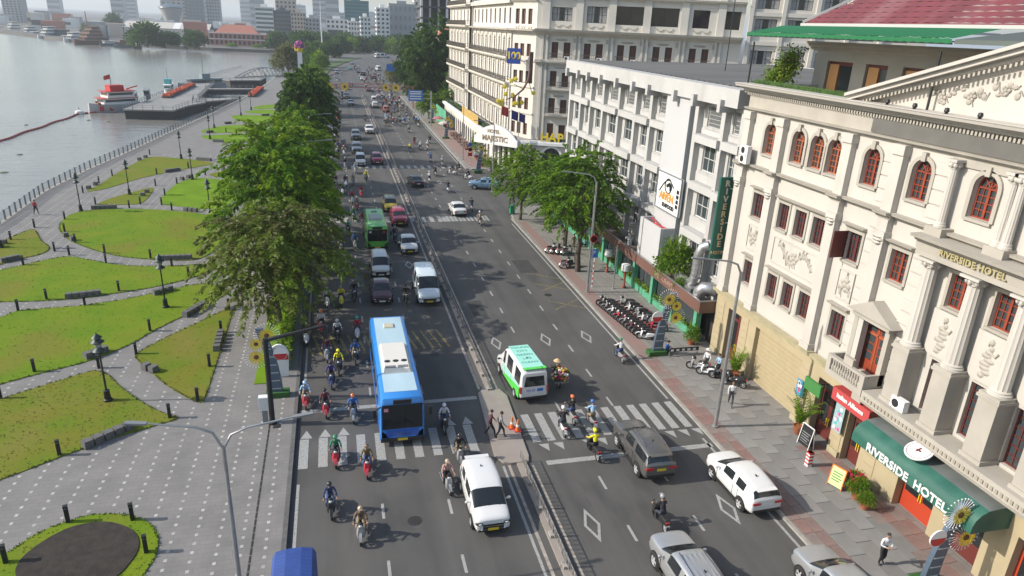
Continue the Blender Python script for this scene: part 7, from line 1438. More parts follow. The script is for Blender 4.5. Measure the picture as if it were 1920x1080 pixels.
    if roofcol: 
        q=MB(); i0=[k for k,s in enumerate(ST) if s[6] in 'gp']; i1=max(i0)+1
        for k in range(min(i0),i1): a,c=rings[k],rings[k+1]; [q.add([(p[0]*1.002,p[1],p[2]+.006) for p in (a[j],a[j+1],c[j+1],c[j])],[(3,2,1,0)],0,True) for j in range(5,n-6)]
        q.build('roof_panel',roofcol,t)
    if not van and kind!='pickup' and kind!='sedan':
        rr_=[s for s in ST if s[6] in 'gp'][0]; MB().box(-rr_[5]*.86,rr_[5]*.86,rr_[0]-.2,rr_[0]+.06,rr_[4]-.005,rr_[4]+.03).build('spoiler',pm,t); MB().bar((.05,ry+.09,re[4]+.17),(.38,ry+.13,re[4]+.24),.02,.02).build('rear_wiper',blackpl,t)
    MB().box(-fw*.62,fw*.62,fy+.013,fy+.03,f[2]+.24,f[2]+.28).build('grille_bar',chrome,t); [MB().ball((s_*fw*.72,fy-.03,f[2]+.06),(.07,.06,.05),8,5).build('fog_lamp',headl,t) for s_ in (-1,1)]
    MB().box(-.02,.02,-1.1,-.92,max(q_[4] for q_ in ST),max(q_[4] for q_ in ST)+.09,0,.008,.05).build('aerial',blackpl,t)
    # cowl wiper and shut lines on the bonnet
    wst=[s for s in ST if s[6]=='w'][0]; nx=ST[ST.index(wst)+1]; q=MB(); q.bar((-.5,nx[0]-.02,nx[4]+.045),(.2,nx[0]-.12,nx[4]+.13),.02,.02); q.bar((.0,nx[0]-.02,nx[4]+.045),(.6,nx[0]-.12,nx[4]+.13),.02,.02); q.build('wiper',blackpl,t)
    return t
PI=math.pi
def at(x,y): return (x,y,.004)
mpvw=car('mpv_car','white mpv nearest the camera in the left lanes with dark grille','car','mpv','white',at(-2.1,28.05),PI,None,plate_y)
car('suv_car','grey suv with yellow plate just past the right zebra crossing','car','suvbig','grey',at(7.55,30.5),0.0,None,plate_y,rails=True)
car('suv_car','white suv close to the right kerb near the hotel entrance','car','suv','white',at(11.55,26.75),0.03,None,plate_w,rails=False)
car('mpv_car','silver mpv with ribbed roof cut off by the bottom picture edge','car','suvbig','silver',at(5.55,21.0),0.0,rails=True); [obj('roof_rib',m,bpy.data.objects['mpv_car.001'],(x,0,0)) for m in (MB().box(-.025,.025,-1.4,.1,1.79,1.835).mesh('roof_rib',CP['silver']),) for x in (-.36,-.12,.12,.36)]
car('pickup_truck','silver pickup by the right kerb at the bottom picture edge','pickup','suvbig','silver',at(11.6,18.9),0.0)
tr=car('passenger_van','pale blue and white passenger van beside the median barrier','van','van','paleblue',at(-1.32,57.4),PI,None,plate_y)
car('sedan_car','dark maroon sedan in front of the white microvan','car','sedan','maroon',at(-5.25,57.6),PI)
car('microvan','white people carrier between the maroon sedan and the green bus','van','microvan','white',at(-4.9,64.1),PI)
car('sedan_car','white sedan beside the green bus next to the median','car','sedan','white',at(-1.5,71.05),PI,None,plate_y)
car('suv_car','bright red suv behind the white sedan by the median','car','suv','red',at(-1.55,81.6),PI,None,plate_y)
tx=car('taxi','yellow hatchback taxi with a grey roof behind the red suv','taxi','hatch','yellow',at(-2.05,88.2),PI,None,plate_w,mat('taxi_grey_roof',(.2,.2,.2),.3,.3))
car('suv_car','red suv on the far zebra crossing beside the median','car','suv','dkred' if 0 else 'red',at(-1.8,119.8),PI)
car('microvan','white van on the far zebra crossing beside the red suv','van','microvan','white',at(-4.6,118.4),PI)
car('suv_car','slate grey suv behind the white van at the far crossing','car','suvbig','slate',at(-4.8,129.9),PI,rails=True); car('suv_car','grey suv, second behind the white van at the far crossing','car','suvbig','slate',at(-4.45,145.6),PI,rails=True)
car('sedan_car','small white car beside the median behind the slate suvs','car','suv','white',at(-1.3,154.1),PI)
car('sedan_car','black sedan on the right lanes driving away past the side street','car','sedan','black',at(2.75,102.3),0.12)
car('sedan_car','white sedan on the right lanes by the middle zebra crossing','car','sedan','white',at(6.25,85.6),.02)
car('suv_car','pale blue suv with dark tail turning out of the side street','car','suv','blue',at(12.6,99.3),R(72),rails=True)
for i,(k,c,x,y,rz,l) in enumerate((('sedan','black',-4.5,254,PI,'black car far up the left lanes'),('suv','grey',-4.6,224.5,PI,'grey car before the festive arch in the left lanes'),('sedan','silver',-3.8,207.6,PI,'silver car just past the festive arch in the left lanes'),('microvan','white',3.15,215.6,0,'white van before the festive arch in the right lanes'),('suv','white',2.7,202,0,'white car behind the white van under the festive arch'),('hatch','orange',5.0,192.8,0,'orange red taxi among the scooters before the festive arch'),
 ('sedan','dkred',3.4,250,0,'dark red car beyond the festive arch'),('sedan','white',3.2,297,0,'white car far beyond the festive arch in the centre lane'),('suv','black',4.4,323.5,0,'black suv far beyond the festive arch'),('sedan','grey',3.3,339,0,'grey car ahead of the far black suv'),('suv','dkred',8.2,304,0,'maroon suv in the far right lanes'),('van','white',13.2,358,.2,'white van near the far blue sign'),('hatch','teal',.1,359,PI,'teal taxi at the far junction'),('sedan','silver',2.2,404,0,'silver car at the far junction'),('microvan','silver',-6.5,330,PI,'small silver van among the far scooters'))): car('distant_car',l,'car',k,c,at(x,y),rz)
t=car('coach','white coach at the far junction before the trees','bus','van','white',at(24,486),R(-60)); t.scale=(1.3,2.0,1.3)
# green and white printed van
gv=car('passenger_van','white and green printed passenger van by the median in the right lanes','van','van','white',at(2.95,40.25),0.06)
vg=mat('van_green',(.10,.62,.08),.4,coat=.4); vmint=mat('van_mint',(.34,.72,.60),.4,coat=.4); b=MB()
for s in (-1,1): b.add([(s*1.012,-2.6,.42),(s*1.012,1.0,.42),(s*1.012,.1,.75),(s*1.008,-1.4,1.0),(s*1.0,-2.6,1.15)],[(0,1,2,3,4)])
b.build('side_graphic',vg,gv); b=MB(); 
for s in (-1,1): b.add([(s*.99,-2.6,1.17),(s*1.008,-1.4,1.02),(s*1.012,.1,.77),(s*1.012,1.0,.7),(s*1.0,1.0,1.19),(s*.972,-2.6,1.2)],[(0,1,2,3,4,5)])
b.build('side_graphic',vmint,gv); MB().box(-.7,.7,-2.35,.9,2.405,2.412).build('roof_graphic',vmint,gv); b=MB(); [b.box(x,x+.3,-2.62,-2.3,2.36,2.409) for x in (-.72,-.4,-.08,.24,.5)]; b.build('roof_trim',vg,gv)
for k,tx_ in enumerate(('YOUNG','CITY','GREEN','LIFE','CLEAN')): text_obj('lettering',tx_,.36,mat('van_letter_green',(.03,.2,.15),.5),gv,Matrix.Translation((0,.55-k*.55,2.416)),.003)
text_obj('lettering','VN 24',.22,mat('van_letter_blue',(.05,.1,.5),.5),gv,Matrix.Translation((-.25,-2.77,.95))@Matrix.Rotation(R(90),4,'X'),.004)
b=MB(); b.box(.2,.6,-2.765,-2.75,.85,1.05); b.build('print_patch',bluep,gv)
# buses
def bus(label,loc,rz,L,Wd,H,main,low,roofm,extra=None):
    t=thing('city_bus',label,'bus',loc,rz); w=Wd/2; b=MB(); rings=[]
    for y,ins,zt in ((-L/2,.06,H-.12),(-L/2+.12,.0,H),(L/2-.5,0,H),(L/2-.14,.0,H-.06),(L/2,.06,H-.3)):
        ww=w-ins; rings.append([(-ww,y,.32),(-ww,y,1.2),(-ww*.985,y,zt-.35),(-ww*.93,y,zt-.1),(-ww*.8,y,zt),(ww*.8,y,zt),(ww*.93,y,zt-.1),(ww*.985,y,zt-.35),(ww,y,1.2),(ww,y,.32)])
    b.loft(rings,closed=True,sm=True); b.build('body',main,t)
    b=MB(); b.box(-w*.74,w*.74,-L/2+.3,L/2-.75,H-.004,H+.02); b.build('roof_panel',roofm,t)
    b=MB(); b.add([(-w*.9,L/2+.008,1.12),(w*.9,L/2+.008,1.12),(w*.88,L/2-.0+.008,H-.42),(-w*.88,L/2+.008,H-.42)],[(3,2,1,0)]); b.box(-w*.9,w*.9,L/2-.05,L/2+.006,1.1,H-.4); b.build('windscreen',glass,t)
    b=MB(); b.box(-.03,.03,L/2+.009,L/2+.02,1.12,H-.42); b.bar((-.7,L/2+.03,1.15),(-.2,L/2+.03,1.7),.03,.03); b.bar((.3,L/2+.03,1.15),(.8,L/2+.03,1.7),.03,.03); b.build('wiper',blackpl,t)
    b=MB(); [b.box(x-.5,x+.5,L/2-.1,L/2+.0065,H-.38,H-.14) for x in (0,)]; b.build('destination_sign',blackpl,t)
    n=int((L-2)/1.25)
    for s in (-1,1):
        for k in range(n):
            y0=-L/2+.9+k*1.25; q=MB(); q.add([(s*(w+.006),y0,1.32),(s*(w+.006),y0+1.17,1.32),(s*(w*.985+.008),y0+1.17,H-.5),(s*(w*.985+.008),y0,H-.5)],[(0,1,2,3) if s>0 else (3,2,1,0)]); q.build('side_window',glass,t)
        q=MB(); q.box(s*w-.012 if s>0 else s*w-.012,s*w+.012,-L/2+.1,L/2-.15,.34,.7); q.build('side_skirt',low,t)
        q=MB(); q.add([(s*w*.93,L/2+.012,.55),(s*w*.6,L/2+.012,.55),(s*w*.72,L/2+.012,.78),(s*w*.93,L/2+.012,1.0)],[(0,1,2,3),(3,2,1,0)]); q.build('headlight',headl,t)
        q=MB(); q.bar((s*w*.95,L/2-.05,H-.5),(s*(w+.28),L/2+.25,H-.55),.05,.05); q.box(s*(w+.28)-.1,s*(w+.28)+.1,L/2+.2,L/2+.28,H-1.0,H-.52); q.build('mirror',blackpl,t)
        q=MB(); q.box(s*w*.85-.12,s*w*.85+.12,-L/2-.012,-L/2+.02,.8,1.2); q.build('tail_light',redlamp,t)
    b=MB(); b.box(-w*.98,w*.98,L/2-.2,L/2+.03,.28,.52); b.build('bumper',blackpl,t); MB().box(-.28,.28,L/2+.02,L/2+.045,.35,.5).build('number_plate',plate_y,t)
    wheels(t,.46,.28,w-.13,(-L*.27,L*.29)); return t
bb_=bus('long blue city bus with a white air conditioner unit on its pale roof',at(-5.55,40.05),PI,11.7,2.5,3.05,carpaint('bus_blue',(.03,.22,.62)),carpaint('bus_dark_blue',(.02,.09,.42)),mat('bus_roof_pale',(.44,.60,.68),.4,var=.15,vs=.6,stretch=(1,.3,1)))
b=MB(); b.box(-.82,.82,-1.0,2.9,3.07,3.30,0,.1,.12); b.build('roof_unit',mat('bus_ac_cream',(.66,.63,.58),.5),bb_); b=MB(); [b.lathe([(0,3.312),(.16,3.312),(.19,3.302)],(x,1.7,0),12) for x in (-.5,0,.5)]; b.build('fan_grille',blackpl,bb_); b=MB(); [b.box(x0,x0+.62,2.32+.07*k,2.36+.07*k,3.3,3.312) for k in range(5) for x0 in (-.68,.06)]; tag(b.build('vent_slot',greymetal,bb_),kind='stuff'); MB().box(-.35,.35,-4.4,-3.7,3.07,3.16,0,.05,.05).build('roof_hatch',mat('hatch_cream',(.5,.48,.36),.5),bb_)
b=MB(); b.box(-.9,.9,5.858,5.864,.62,1.06); b.build('front_panel',carpaint('bus_front_blue',(.015,.10,.48)),bb_); b=MB(); b.bar((-.5,5.87,.8),(.5,5.87,.9),.01,.05,0,(0,1,0)); b.bar((-.35,5.87,.72),(.25,5.87,.75),.01,.04,0,(0,1,0)); b.build('emblem',chrome,bb_); MB().box(.78,1.02,5.87,5.876,2.25,2.45).build('sticker',mat('pink_sticker',(.7,.3,.4),.5),bb_)
gbs=bus('bright green minibus with a grey roof unit behind the white people carrier',at(-4.7,74.2),PI,7.3,2.2,2.75,carpaint('bus_green',(.13,.50,.07)),carpaint('bus_dark_green',(.05,.3,.05)),mat('bus_roof_green',(.28,.62,.2),.4)); MB().box(-.7,.7,-.4,1.5,2.77,2.98,0,.1,.1).build('roof_unit',mat('bus_ac_grey',(.4,.42,.4),.5),gbs); MB().box(-.3,.3,-2.4,-1.9,2.77,2.84).build('roof_hatch',greymetal,gbs); MB().box(-.8,-.55,3.67,3.675,2.0,2.2).build('sticker',redp,gbs); MB().box(.6,.85,3.67,3.675,2.0,2.2).build('sticker',white,gbs)
# blue tarpaulin truck
tk=thing('tarpaulin_truck','truck with a ribbed blue tarpaulin cut off by the bottom picture edge','truck',at(-10.9,22.0),PI); tp=mat('tarpaulin_blue',(.028,.07,.27),.6,var=.15,vs=2)
b=MB(); rings=[]
for k in range(41):
    y=-2.0+4.0*k/40; e=.012*(k%2); rings.append([(-.85-e,y,.75),(-.85-e,y,2.0),(-.72,y,2.25+e),(-.3,y,2.34+e),(.3,y,2.34+e),(.72,y,2.25+e),(.85+e,y,2.0),(.85+e,y,.75)])
b.loft(rings,closed=True,sm=False); b.build('tarpaulin',tp,tk); MB().box(-.85,.85,-1.95,2.1,.55,.74).build('bed',greymetal,tk); b=MB(); b.box(-.82,.82,2.2,3.7,.45,1.9,0,.08,.12); b.build('cab',CP['white'],tk); MB().box(-.7,.7,3.55,3.66,1.15,1.7).build('windscreen',glass,tk); wheels(tk,.34,.22,.75,(-1.1,2.8)); MB().box(-.8,.8,-2.05,-1.96,.5,.7).build('bumper',blackpl,tk)
# ---------------------------------------------------------------- people: one continuous body each
skin=mat('skin',(.36,.21,.14),.6); hairm=mat('hair',(.012,.01,.009),.6); shoe=mat('shoe',(.03,.028,.027),.6); jeans=mat('trousers_dark',(.035,.04,.055),.8); jacket=mat('jacket',(.4,.4,.4),.8); facem=mat('face_mask',(.3,.34,.4),.8)
JC=dict(navy=(.03,.05,.13),brown=(.17,.11,.07),pink=(.42,.26,.24),green=(.03,.22,.11),olive=(.16,.12,.06),lightblue=(.33,.50,.68),maroon=(.13,.04,.05),blue=(.04,.13,.38),white=(.68,.68,.70),black=(.018,.018,.02),purple=(.05,.04,.16),yellow=(.72,.66,.02),red=(.42,.03,.05),teal=(.03,.36,.33),grey=(.28,.28,.29),tan=(.42,.32,.22),orange=(.65,.16,.04))
JM={k:mat('cloth_'+k,c,.85,var=.2,vs=6) for k,c in JC.items()}; HM={k:mat('helmet_'+k,c,.3,coat=.4) for k,c in JC.items()}; BM={k:mat('fairing_'+k,c,.3,coat=.5) for k,c in JC.items()}
def body_mesh(name,J,mats,head,look=(0,1,0),sub=1,hands=True):
    """J: joint name -> (pos, radius); a skin-grown figure with a head, face and fingers in the same mesh"""
    order=['pelvis','belly','chest','neck','skull','lsh','lel','lwr','rsh','rel','rwr','lhip','lkn','lan','ltoe','rhip','rkn','ran','rtoe']
    ed=[('pelvis','belly'),('belly','chest'),('chest','neck'),('neck','skull'),('chest','lsh'),('lsh','lel'),('lel','lwr'),('chest','rsh'),('rsh','rel'),('rel','rwr'),('pelvis','lhip'),('lhip','lkn'),('lkn','lan'),('lan','ltoe'),('pelvis','rhip'),('rhip','rkn'),('rkn','ran'),('ran','rtoe')]
    ix={n:i for i,n in enumerate(order)}; me=bpy.data.meshes.new('tmp_skel'); me.from_pydata([J[n][0] for n in order],[(ix[a],ix[b]) for a,b in ed],[]); o=bpy.data.objects.new('tmp_skel',me); COL.objects.link(o)
    o.modifiers.new('s','SKIN'); 
    for i,n in enumerate(order): d=me.skin_vertices[0].data[i]; r=J[n][1]; d.radius=r if hasattr(r,'__len__') else (r,r)
    me.skin_vertices[0].data[0].use_root=True
    if sub: m=o.modifiers.new('u','SUBSURF'); m.levels=sub; m.render_levels=sub
    bpy.context.view_layer.update(); ev=bpy.data.meshes.new_from_object(o.evaluated_get(bpy.context.evaluated_depsgraph_get())); bpy.data.objects.remove(o)
    segs=[(Vector(J[a][0]),Vector(J[b][0]),mi) for a,b,mi in (('pelvis','belly',1),('belly','chest',0),('chest','neck',0),('neck','skull',2),('chest','lsh',0),('lsh','lel',0),('lel','lwr',0),('chest','rsh',0),('rsh','rel',0),('rel','rwr',0),('pelvis','lhip',1),('lhip','lkn',1),('lkn','lan',1),('lan','ltoe',3),('pelvis','rhip',1),('rhip','rkn',1),('rkn','ran',1),('ran','rtoe',3))]
    b=MB(); fs=[list(p.vertices) for p in ev.polygons]; vs=[v.co.copy() for v in ev.vertices]; b.add(vs,[],0); 
    for f in fs:
        c=sum((vs[i] for i in f),Vector())/len(f); best=9;mi=0
        for a,e,m in segs:
            t=max(0,min(1,(c-a).dot(e-a)/max((e-a).length_squared,1e-6))); d=(c-(a+(e-a)*t)).length
            if d<best: best=d;mi=m
        b.f.append(f); b.m.append(mi); b.s.append(True)
    h=Vector(head); lk=Vector(look).normalized(); rt=lk.cross(Vector((0,0,1))).normalized(); up=rt.cross(lk)
    M=Matrix.Translation(h)@Matrix((rt,lk,up)).transposed().to_4x4(); b.X=M
    b.ball((0,0,0),(.076,.096,.115),10,8,2); b.ball((0,.098,-.012),(.014,.022,.026),6,4,2); b.ball((0,.086,-.052),(.026,.012,.008),6,4,4)
    for s in (-1,1): b.ball((s*.031,.086,.012),(.013,.011,.008),6,4,4); b.ball((s*.078,0,-.005),(.012,.022,.03),6,4,2)
    b.ball((0,-.012,.025),(.084,.098,.102),10,6,4); b.X=None
    for sd in 'lr':
        w=Vector(J[sd+'wr'][0]); e=Vector(J[sd+'el'][0]); d=(w-e).normalized(); sg=-1 if sd=='l' else 1; ac=d.cross(Vector((0,0,1))); ac=ac.normalized() if ac.length>.1 else Vector((1,0,0)); nb=ac.cross(d)
        b.tube([w-d*.02,w+d*.04,w+d*.09],[.028,.042,.034],6,2)
        if hands:
            for k,(q,l) in enumerate(((-.03,.062),(-.01,.075),(.011,.07),(.03,.055))): p=w+d*.085+ac*q; b.tube([p,p+d*l*.5-nb*.008,p+d*l*.72-nb*.035],[.0105,.0098,.007],4,2)
            p=w+d*.03-ac*.04*sg; b.tube([p,p+d*.03-ac*.02*sg,p+d*.06-ac*.012*sg-nb*.015],[.012,.011,.008],4,2)
    return b.mesh(name,mats)
PM=[jacket,jeans,skin,shoe,hairm]
def ride_pose(lean=.0,w=1.0):
    J={'pelvis':((0,-.22,.86),(.15,.13)),'belly':((0,-.18+lean*.3,1.05),(.14,.11)),'chest':((0,-.09+lean,1.27),(.165,.115)),'neck':((0,-.03+lean,1.44),.055),'skull':((0,0+lean,1.55),.05)}
    for s,n in ((-1,'l'),(1,'r')): J.update({n+'sh':((s*.185,-.07+lean,1.37),.068),n+'el':((s*.29,.12+lean*.5,1.14),.05),n+'wr':((s*.31,.36,1.06),.035),n+'hip':((s*.1,-.18,.84),.1),n+'kn':((s*.2,.22,.72),.07),n+'an':((s*.17,.1,.34),.045),n+'toe':((s*.19,.24,.28),.04)})
    return J
rider_me=[body_mesh('person',ride_pose(.0),PM,(0,.03,1.62)),body_mesh('person',ride_pose(.06),PM,(0,.09,1.61))]
rider_lo=body_mesh('person',ride_pose(.03),PM,(0,.06,1.61),sub=0,hands=False)
hb=MB(); hb.ball((0,-.005,.03),(.125,.145,.125),14,8); hb.f=[f for f in hb.f]; hb.box(-.09,.09,.1,.19,.05,.065); hel=hb.mesh('helmet',mat('helmet_proto',(.2,.2,.2),.3,coat=.4)); mk=MB(); mk.ball((0,.062,-.045),(.06,.05,.05),8,5); mk.tube([(-.078,.0,-.03),(0,.1,-.03),(.078,0,-.03)],.008,4); mkm=mk.mesh('face_mask',facem)
# ---------------------------------------------------------------- motor scooter with its parts
fairp=mat('fairing_proto',(.3,.3,.3),.3,coat=.5); seatm=mat('seat_vinyl',(.02,.02,.021),.6)
def bike_parts():
    P={}
    b=MB(); b.lathe([(.19,-.045),(.27,-.045),(.295,-.02),(.295,.02),(.27,.045),(.19,.045)],n=16,ax='x',cap=False); P['tyre']=b.mesh('wheel',rubber)
    b=MB(); b.lathe([(.02,-.05),(.05,-.05),(.05,.05),(.02,.05)],n=8,ax='x'); b.lathe([(.18,-.03),(.2,0),(.18,.03)],n=14,ax='x',cap=False); [b.bar((0,.04*math.cos(a),.04*math.sin(a)),(0,.19*math.cos(a),.19*math.sin(a)),.03,.02) for a in [q*1.2566 for q in range(5)]]; P['rim']=b.mesh('rim',alloy)
    b=MB(); R_=[]   # tail, underseat body
    for y,w,z0,z1 in ((-.78,.05,.66,.74),(-.6,.12,.5,.76),(-.3,.15,.36,.74),(-.02,.14,.32,.66),(.1,.1,.32,.5)): R_.append([(-w,y,z1-.06),(-w*.7,y,z1),(w*.7,y,z1),(w,y,z1-.06),(w*.75,y,z0),(-w*.75,y,z0)])
    b.loft(R_,closed=True); b.box(-.13,.13,.02,.42,.28,.36); P['body']=b.mesh('body',fairp)
    b=MB(); R_=[]
    for z,y,w,d in ((.3,.45,.17,.05),(.5,.47,.2,.08),(.72,.42,.18,.1),(.92,.34,.12,.1)): R_.append([(-w,y-.02,z),(-w*.6,y+d,z),(w*.6,y+d,z),(w,y-.02,z),(w*.6,y-.06,z),(-w*.6,y-.06,z)])
    b.loft(R_,closed=True); P['leg_shield']=b.mesh('leg_shield',fairp)
    b=MB(); R_=[]
    for y,w,z in ((-.7,.07,.76),(-.55,.13,.79),(-.25,.14,.79),(0,.11,.75),(.04,.06,.7)): R_.append([(-w,y,z-.05),(-w*.8,y,z+.02),(w*.8,y,z+.02),(w,y,z-.05)])
    b.loft(R_,closed=True); P['seat']=b.mesh('seat',seatm)
    b=MB(); b.tube([(-.33,.33,1.03),(-.18,.36,1.04),(0,.36,.98),(.18,.36,1.04),(.33,.33,1.03)],.018,6); b.tube([(0,.36,.98),(0,.5,.6)],.03,6); b.lathe([(.02,.8),(.13,.86),(.13,1.0),(.05,1.06)],(0,.36,0),8); P['handlebar']=b.mesh('handlebar',blackpl)
    b=MB(); b.ball((0,.47,.93),(.1,.06,.075),8,5); P['headlight']=b.mesh('headlight',headl)
    b=MB(); b.box(-.09,.09,-.83,-.76,.66,.74); P['tail_light']=b.mesh('tail_light',redlamp); b=MB(); b.box(-.1,.1,-.86,-.845,.42,.58); P['number_plate']=b.mesh('number_plate',plate_w)
    b=MB(); [b.tube([(s*.07,.5,.62),(s*.07,.62,.32)],.022,6) for s in (-1,1)]; b.tube([(.0,-.2,.34),(.13,-.62,.3)],.035,6); P['fork']=b.mesh('fork',steel)
    b=MB(); R_=[[(-.065,.62+.33*math.cos(a),.3+.33*math.sin(a)),(.065,.62+.33*math.cos(a),.3+.33*math.sin(a))] for a in [R(20+k*22) for k in range(7)]]; b.loft(R_,cap=False); R2=[[(-.07,-.6+.34*math.cos(a),.3+.34*math.sin(a)),(.07,-.6+.34*math.cos(a),.3+.34*math.sin(a))] for a in [R(80+k*20) for k in range(5)]]; b.loft(R2,cap=False); P['mudguard']=b.mesh('mudguard',fairp)
    b=MB(); b.tube([(.16,-.1,.32),(.19,-.45,.34),(.2,-.8,.42)],[.03,.05,.055],8); P['exhaust']=b.mesh('exhaust',chrome)
    b=MB(); b.tube([(0,0,0),(.04,.0,.16)],.008,4); b.ball((.06,0,.2),(.06,.02,.04),7,4); P['mirror']=b.mesh('mirror',blackpl)
    return P
BP=bike_parts()
def scooter(name,label,loc,rz,col,group=None,lean=0.):
    t=thing(name,label,'scooter',loc,rz,group)
    for y in (.62,-.6): o=obj('wheel',BP['tyre'],t,(0,y,.297)); obj('rim',BP['rim'],o)
    for k in ('body','leg_shield','seat','handlebar','headlight','tail_light','number_plate','fork','mudguard','exhaust'): obj(k,BP[k],t)
    for s in (-1,1): m=obj('mirror',BP['mirror'],t,(s*.22,.36,1.04)); m.scale=(s,1,1)
    for c in KIDS[t.name]:
        if c.data.materials[0] is fairp: c.material_slots[0].link='OBJECT'; c.material_slots[0].material=BM[col]
    if lean: t.rotation_euler=(0,lean,rz)
    return t
# low detail versions for the far traffic
def joined(items,mats):
    b=MB()
    for me,loc in items:
        off=[v.co+Vector(loc) for v in me.vertices]; base=len(b.v); b.v+=[tuple(p) for p in off]
        for p in me.polygons: b.f.append([base+i for i in p.vertices]); b.m.append(mats.index(me.materials[p.material_index])); b.s.append(p.use_smooth)
    return b.mesh('far_scooter',mats)
_ms=[fairp,rubber,alloy,seatm,blackpl,headl,redlamp,plate_w,steel,chrome]
far_bike=joined([(BP['tyre'],(0,.62,.297)),(BP['tyre'],(0,-.6,.297))]+[(BP[k],(0,0,0)) for k in ('body','leg_shield','seat','handlebar','headlight','tail_light','mudguard','fork')],_ms)
def slot(o,i,m): o.material_slots[i].link='OBJECT'; o.material_slots[i].material=m
tcols=[jeans,mat('trousers_black',(.015,.015,.017),.8),mat('trousers_khaki',(.25,.2,.13),.8),mat('trousers_blue',(.05,.08,.17),.8)]
def person_on(label,loc,rz,jc,hc,near=True,group=None,seed=0,mask=True):
    me=rider_me[seed%2] if near else rider_lo; o=tag(obj('person',me,None,loc,rz),label,'person',group); slot(o,0,JM[jc]); slot(o,1,tcols[(seed*7+3)%4]); hz_=(0,.03,1.62) if me is rider_me[0] else ((0,.09,1.61) if near else (0,.06,1.61))
    h=obj('helmet',hel,o,hz_); slot(h,0,HM[hc])
    if near and mask: obj('face_mask',mkm,o,hz_)
    return o
def where(x,y,hd,px):
    if x<.6:
        if y<42: a='left lanes by the near crossing'
        elif y<56: a='left lanes by the yellow hatching'
        elif y<80: a='left lanes beside the trees'
        else: a='far left lanes'
    else:
        if y<32: a='right lanes nearest the camera'
        elif y<42: a='right lanes on the near crossing'
        elif y<60: a='right lanes by the parked scooters'
        elif y<118: a='right lanes near the side street'
        else: a='far right lanes'
    return a
keys=[(jc,hc,where(x,y,hd,0)) for x,y,hd,jc,bc,hc in RIDERS]
for i,(x,y,hd,jc,bc,hc) in enumerate(RIDERS):
    rz=PI if hd<0 else (0 if hd==1 else R(58)); near=y<130; a=keys[i][2]; same=sorted([j for j in range(len(RIDERS)) if keys[j]==keys[i]],key=lambda j:RIDERS[j][1]); n=same.index(i)
    sfx='' if len(same)==1 else ', '+(('nearer','farther') if len(same)==2 else ('nearest','second nearest','third nearest','farthest'))[min(n,3 if len(same)>2 else 1)]
    if len(same)>4 and n>=3: sfx=', '+('fourth','fifth','sixth','seventh')[n-3]+' nearest'
    rz+=random.Random(i).uniform(-.08,.08)
    lean_l='rider in %s with %s helmet, %s%s'%(jc,hc,a,sfx)
    fw=Vector((-math.sin(rz),math.cos(rz),0))*.75; p=(x+fw.x*(-1 if hd<0 else 1),y+fw.y*(-1 if hd<0 else 1),.004)
    sl='%s scooter under rider in %s, %s helmet, %s%s'%(bc,jc,hc,a,sfx)
    if near: scooter('motor_scooter',sl,p,rz,bc)
    else: o=tag(obj('motor_scooter',far_bike,None,p,rz),sl,'scooter'); slot(o,0,BM[bc])
    person_on(lean_l,p,rz,jc,hc,near,None,i)
# the crowd of riders farther up the road
rr=random.Random(44); cols=['grey','black','white','navy','maroon','red','lightblue','grey','black','white','tan','blue']
taken=[(-4.5,254),(-4.6,224.5),(-3.8,207.6),(3.15,215.6),(2.7,202),(5,192.8),(-4.8,130),(-4.45,145.6),(-4.6,118.4),(-1.8,120),(-1.3,154),(3.4,250),(3.2,297),(8.2,304)]
def far_rider(x,y,hd,zone):
    if any(abs(x-a)<1.7 and abs(y-b)<3.4 for a,b in taken): return
    taken.append((x,y)) if False else None
    rz=(PI if hd<0 else 0)+rr.uniform(-.1,.1); bc=rr.choice(cols); jc=rr.choice(cols); hc=rr.choice(cols)
    o=tag(obj('motor_scooter',far_bike,None,(x,y,.004),rz),'distant motor scooter in the %s'%zone,'scooter','distant scooters in the '+zone); slot(o,0,BM[bc]); person_on('distant rider in the %s'%zone,(x,y,.004),rz,jc,hc,False,'distant riders in the '+zone,rr.randint(0,9))
for k in range(34): far_rider(-10.6+rr.random()*3.6,92+rr.random()*118,-1,'left lanes beside the tree row')
for k in range(22): far_rider(-10.8+rr.random()*9.5,205+rr.random()*120,-1,'left lanes beyond the festive arch')
for k in range(62): far_rider(3.4+rr.random()*7.6,168+rr.random()**1.4*62,1,'right lanes before the festive arch')
for k in range(58): far_rider(2+rr.random()*10,232+rr.random()*140,1,'right lanes beyond the festive arch')
# parked scooters
pc=['black','black','grey','black','white','black','red','black','grey','black','maroon','black','black','white']
ordn=('first','second','third','fourth','fifth','sixth','seventh','eighth','ninth','tenth','eleventh','twelfth','thirteenth','fourteenth')
for k in range(14):
    t=k/13; x=13.75+.75*t; y=52.3-7.0*t; scooter('parked_scooter','%s scooter, %s from the far end of the parked row by the pylon'%(pc[k],ordn[k]),(x,y,.13),R(62),pc[k],'scooters parked in a row',R(-8))
for k in range(8):
    x=15.5+.55*k/7; y=52.0-5.2*k/7; scooter('parked_scooter','scooter in the second parked row, %s from its far end'%ordn[k],(x,y,.13),R(65),('grey','black','white','black','grey','white','black','red')[k],'scooters parked in the second row',R(-8))
for k in range(4): scooter('parked_scooter','%s scooter, %s of the four parked between the two street trees'%(('white','black','white','grey')[k],ordn[k]),(13.4+.5*k,67.9-.3*k,.13),R(-60),('white','black','white','grey')[k],None,R(8))
for k in range(2): scooter('parked_scooter','%s scooter parked at the foot of the tallest pavement tree'%('white' if k==0 else 'black'),(13.5+.7*k,62.9,.13),R(-65),('white','black')[k])
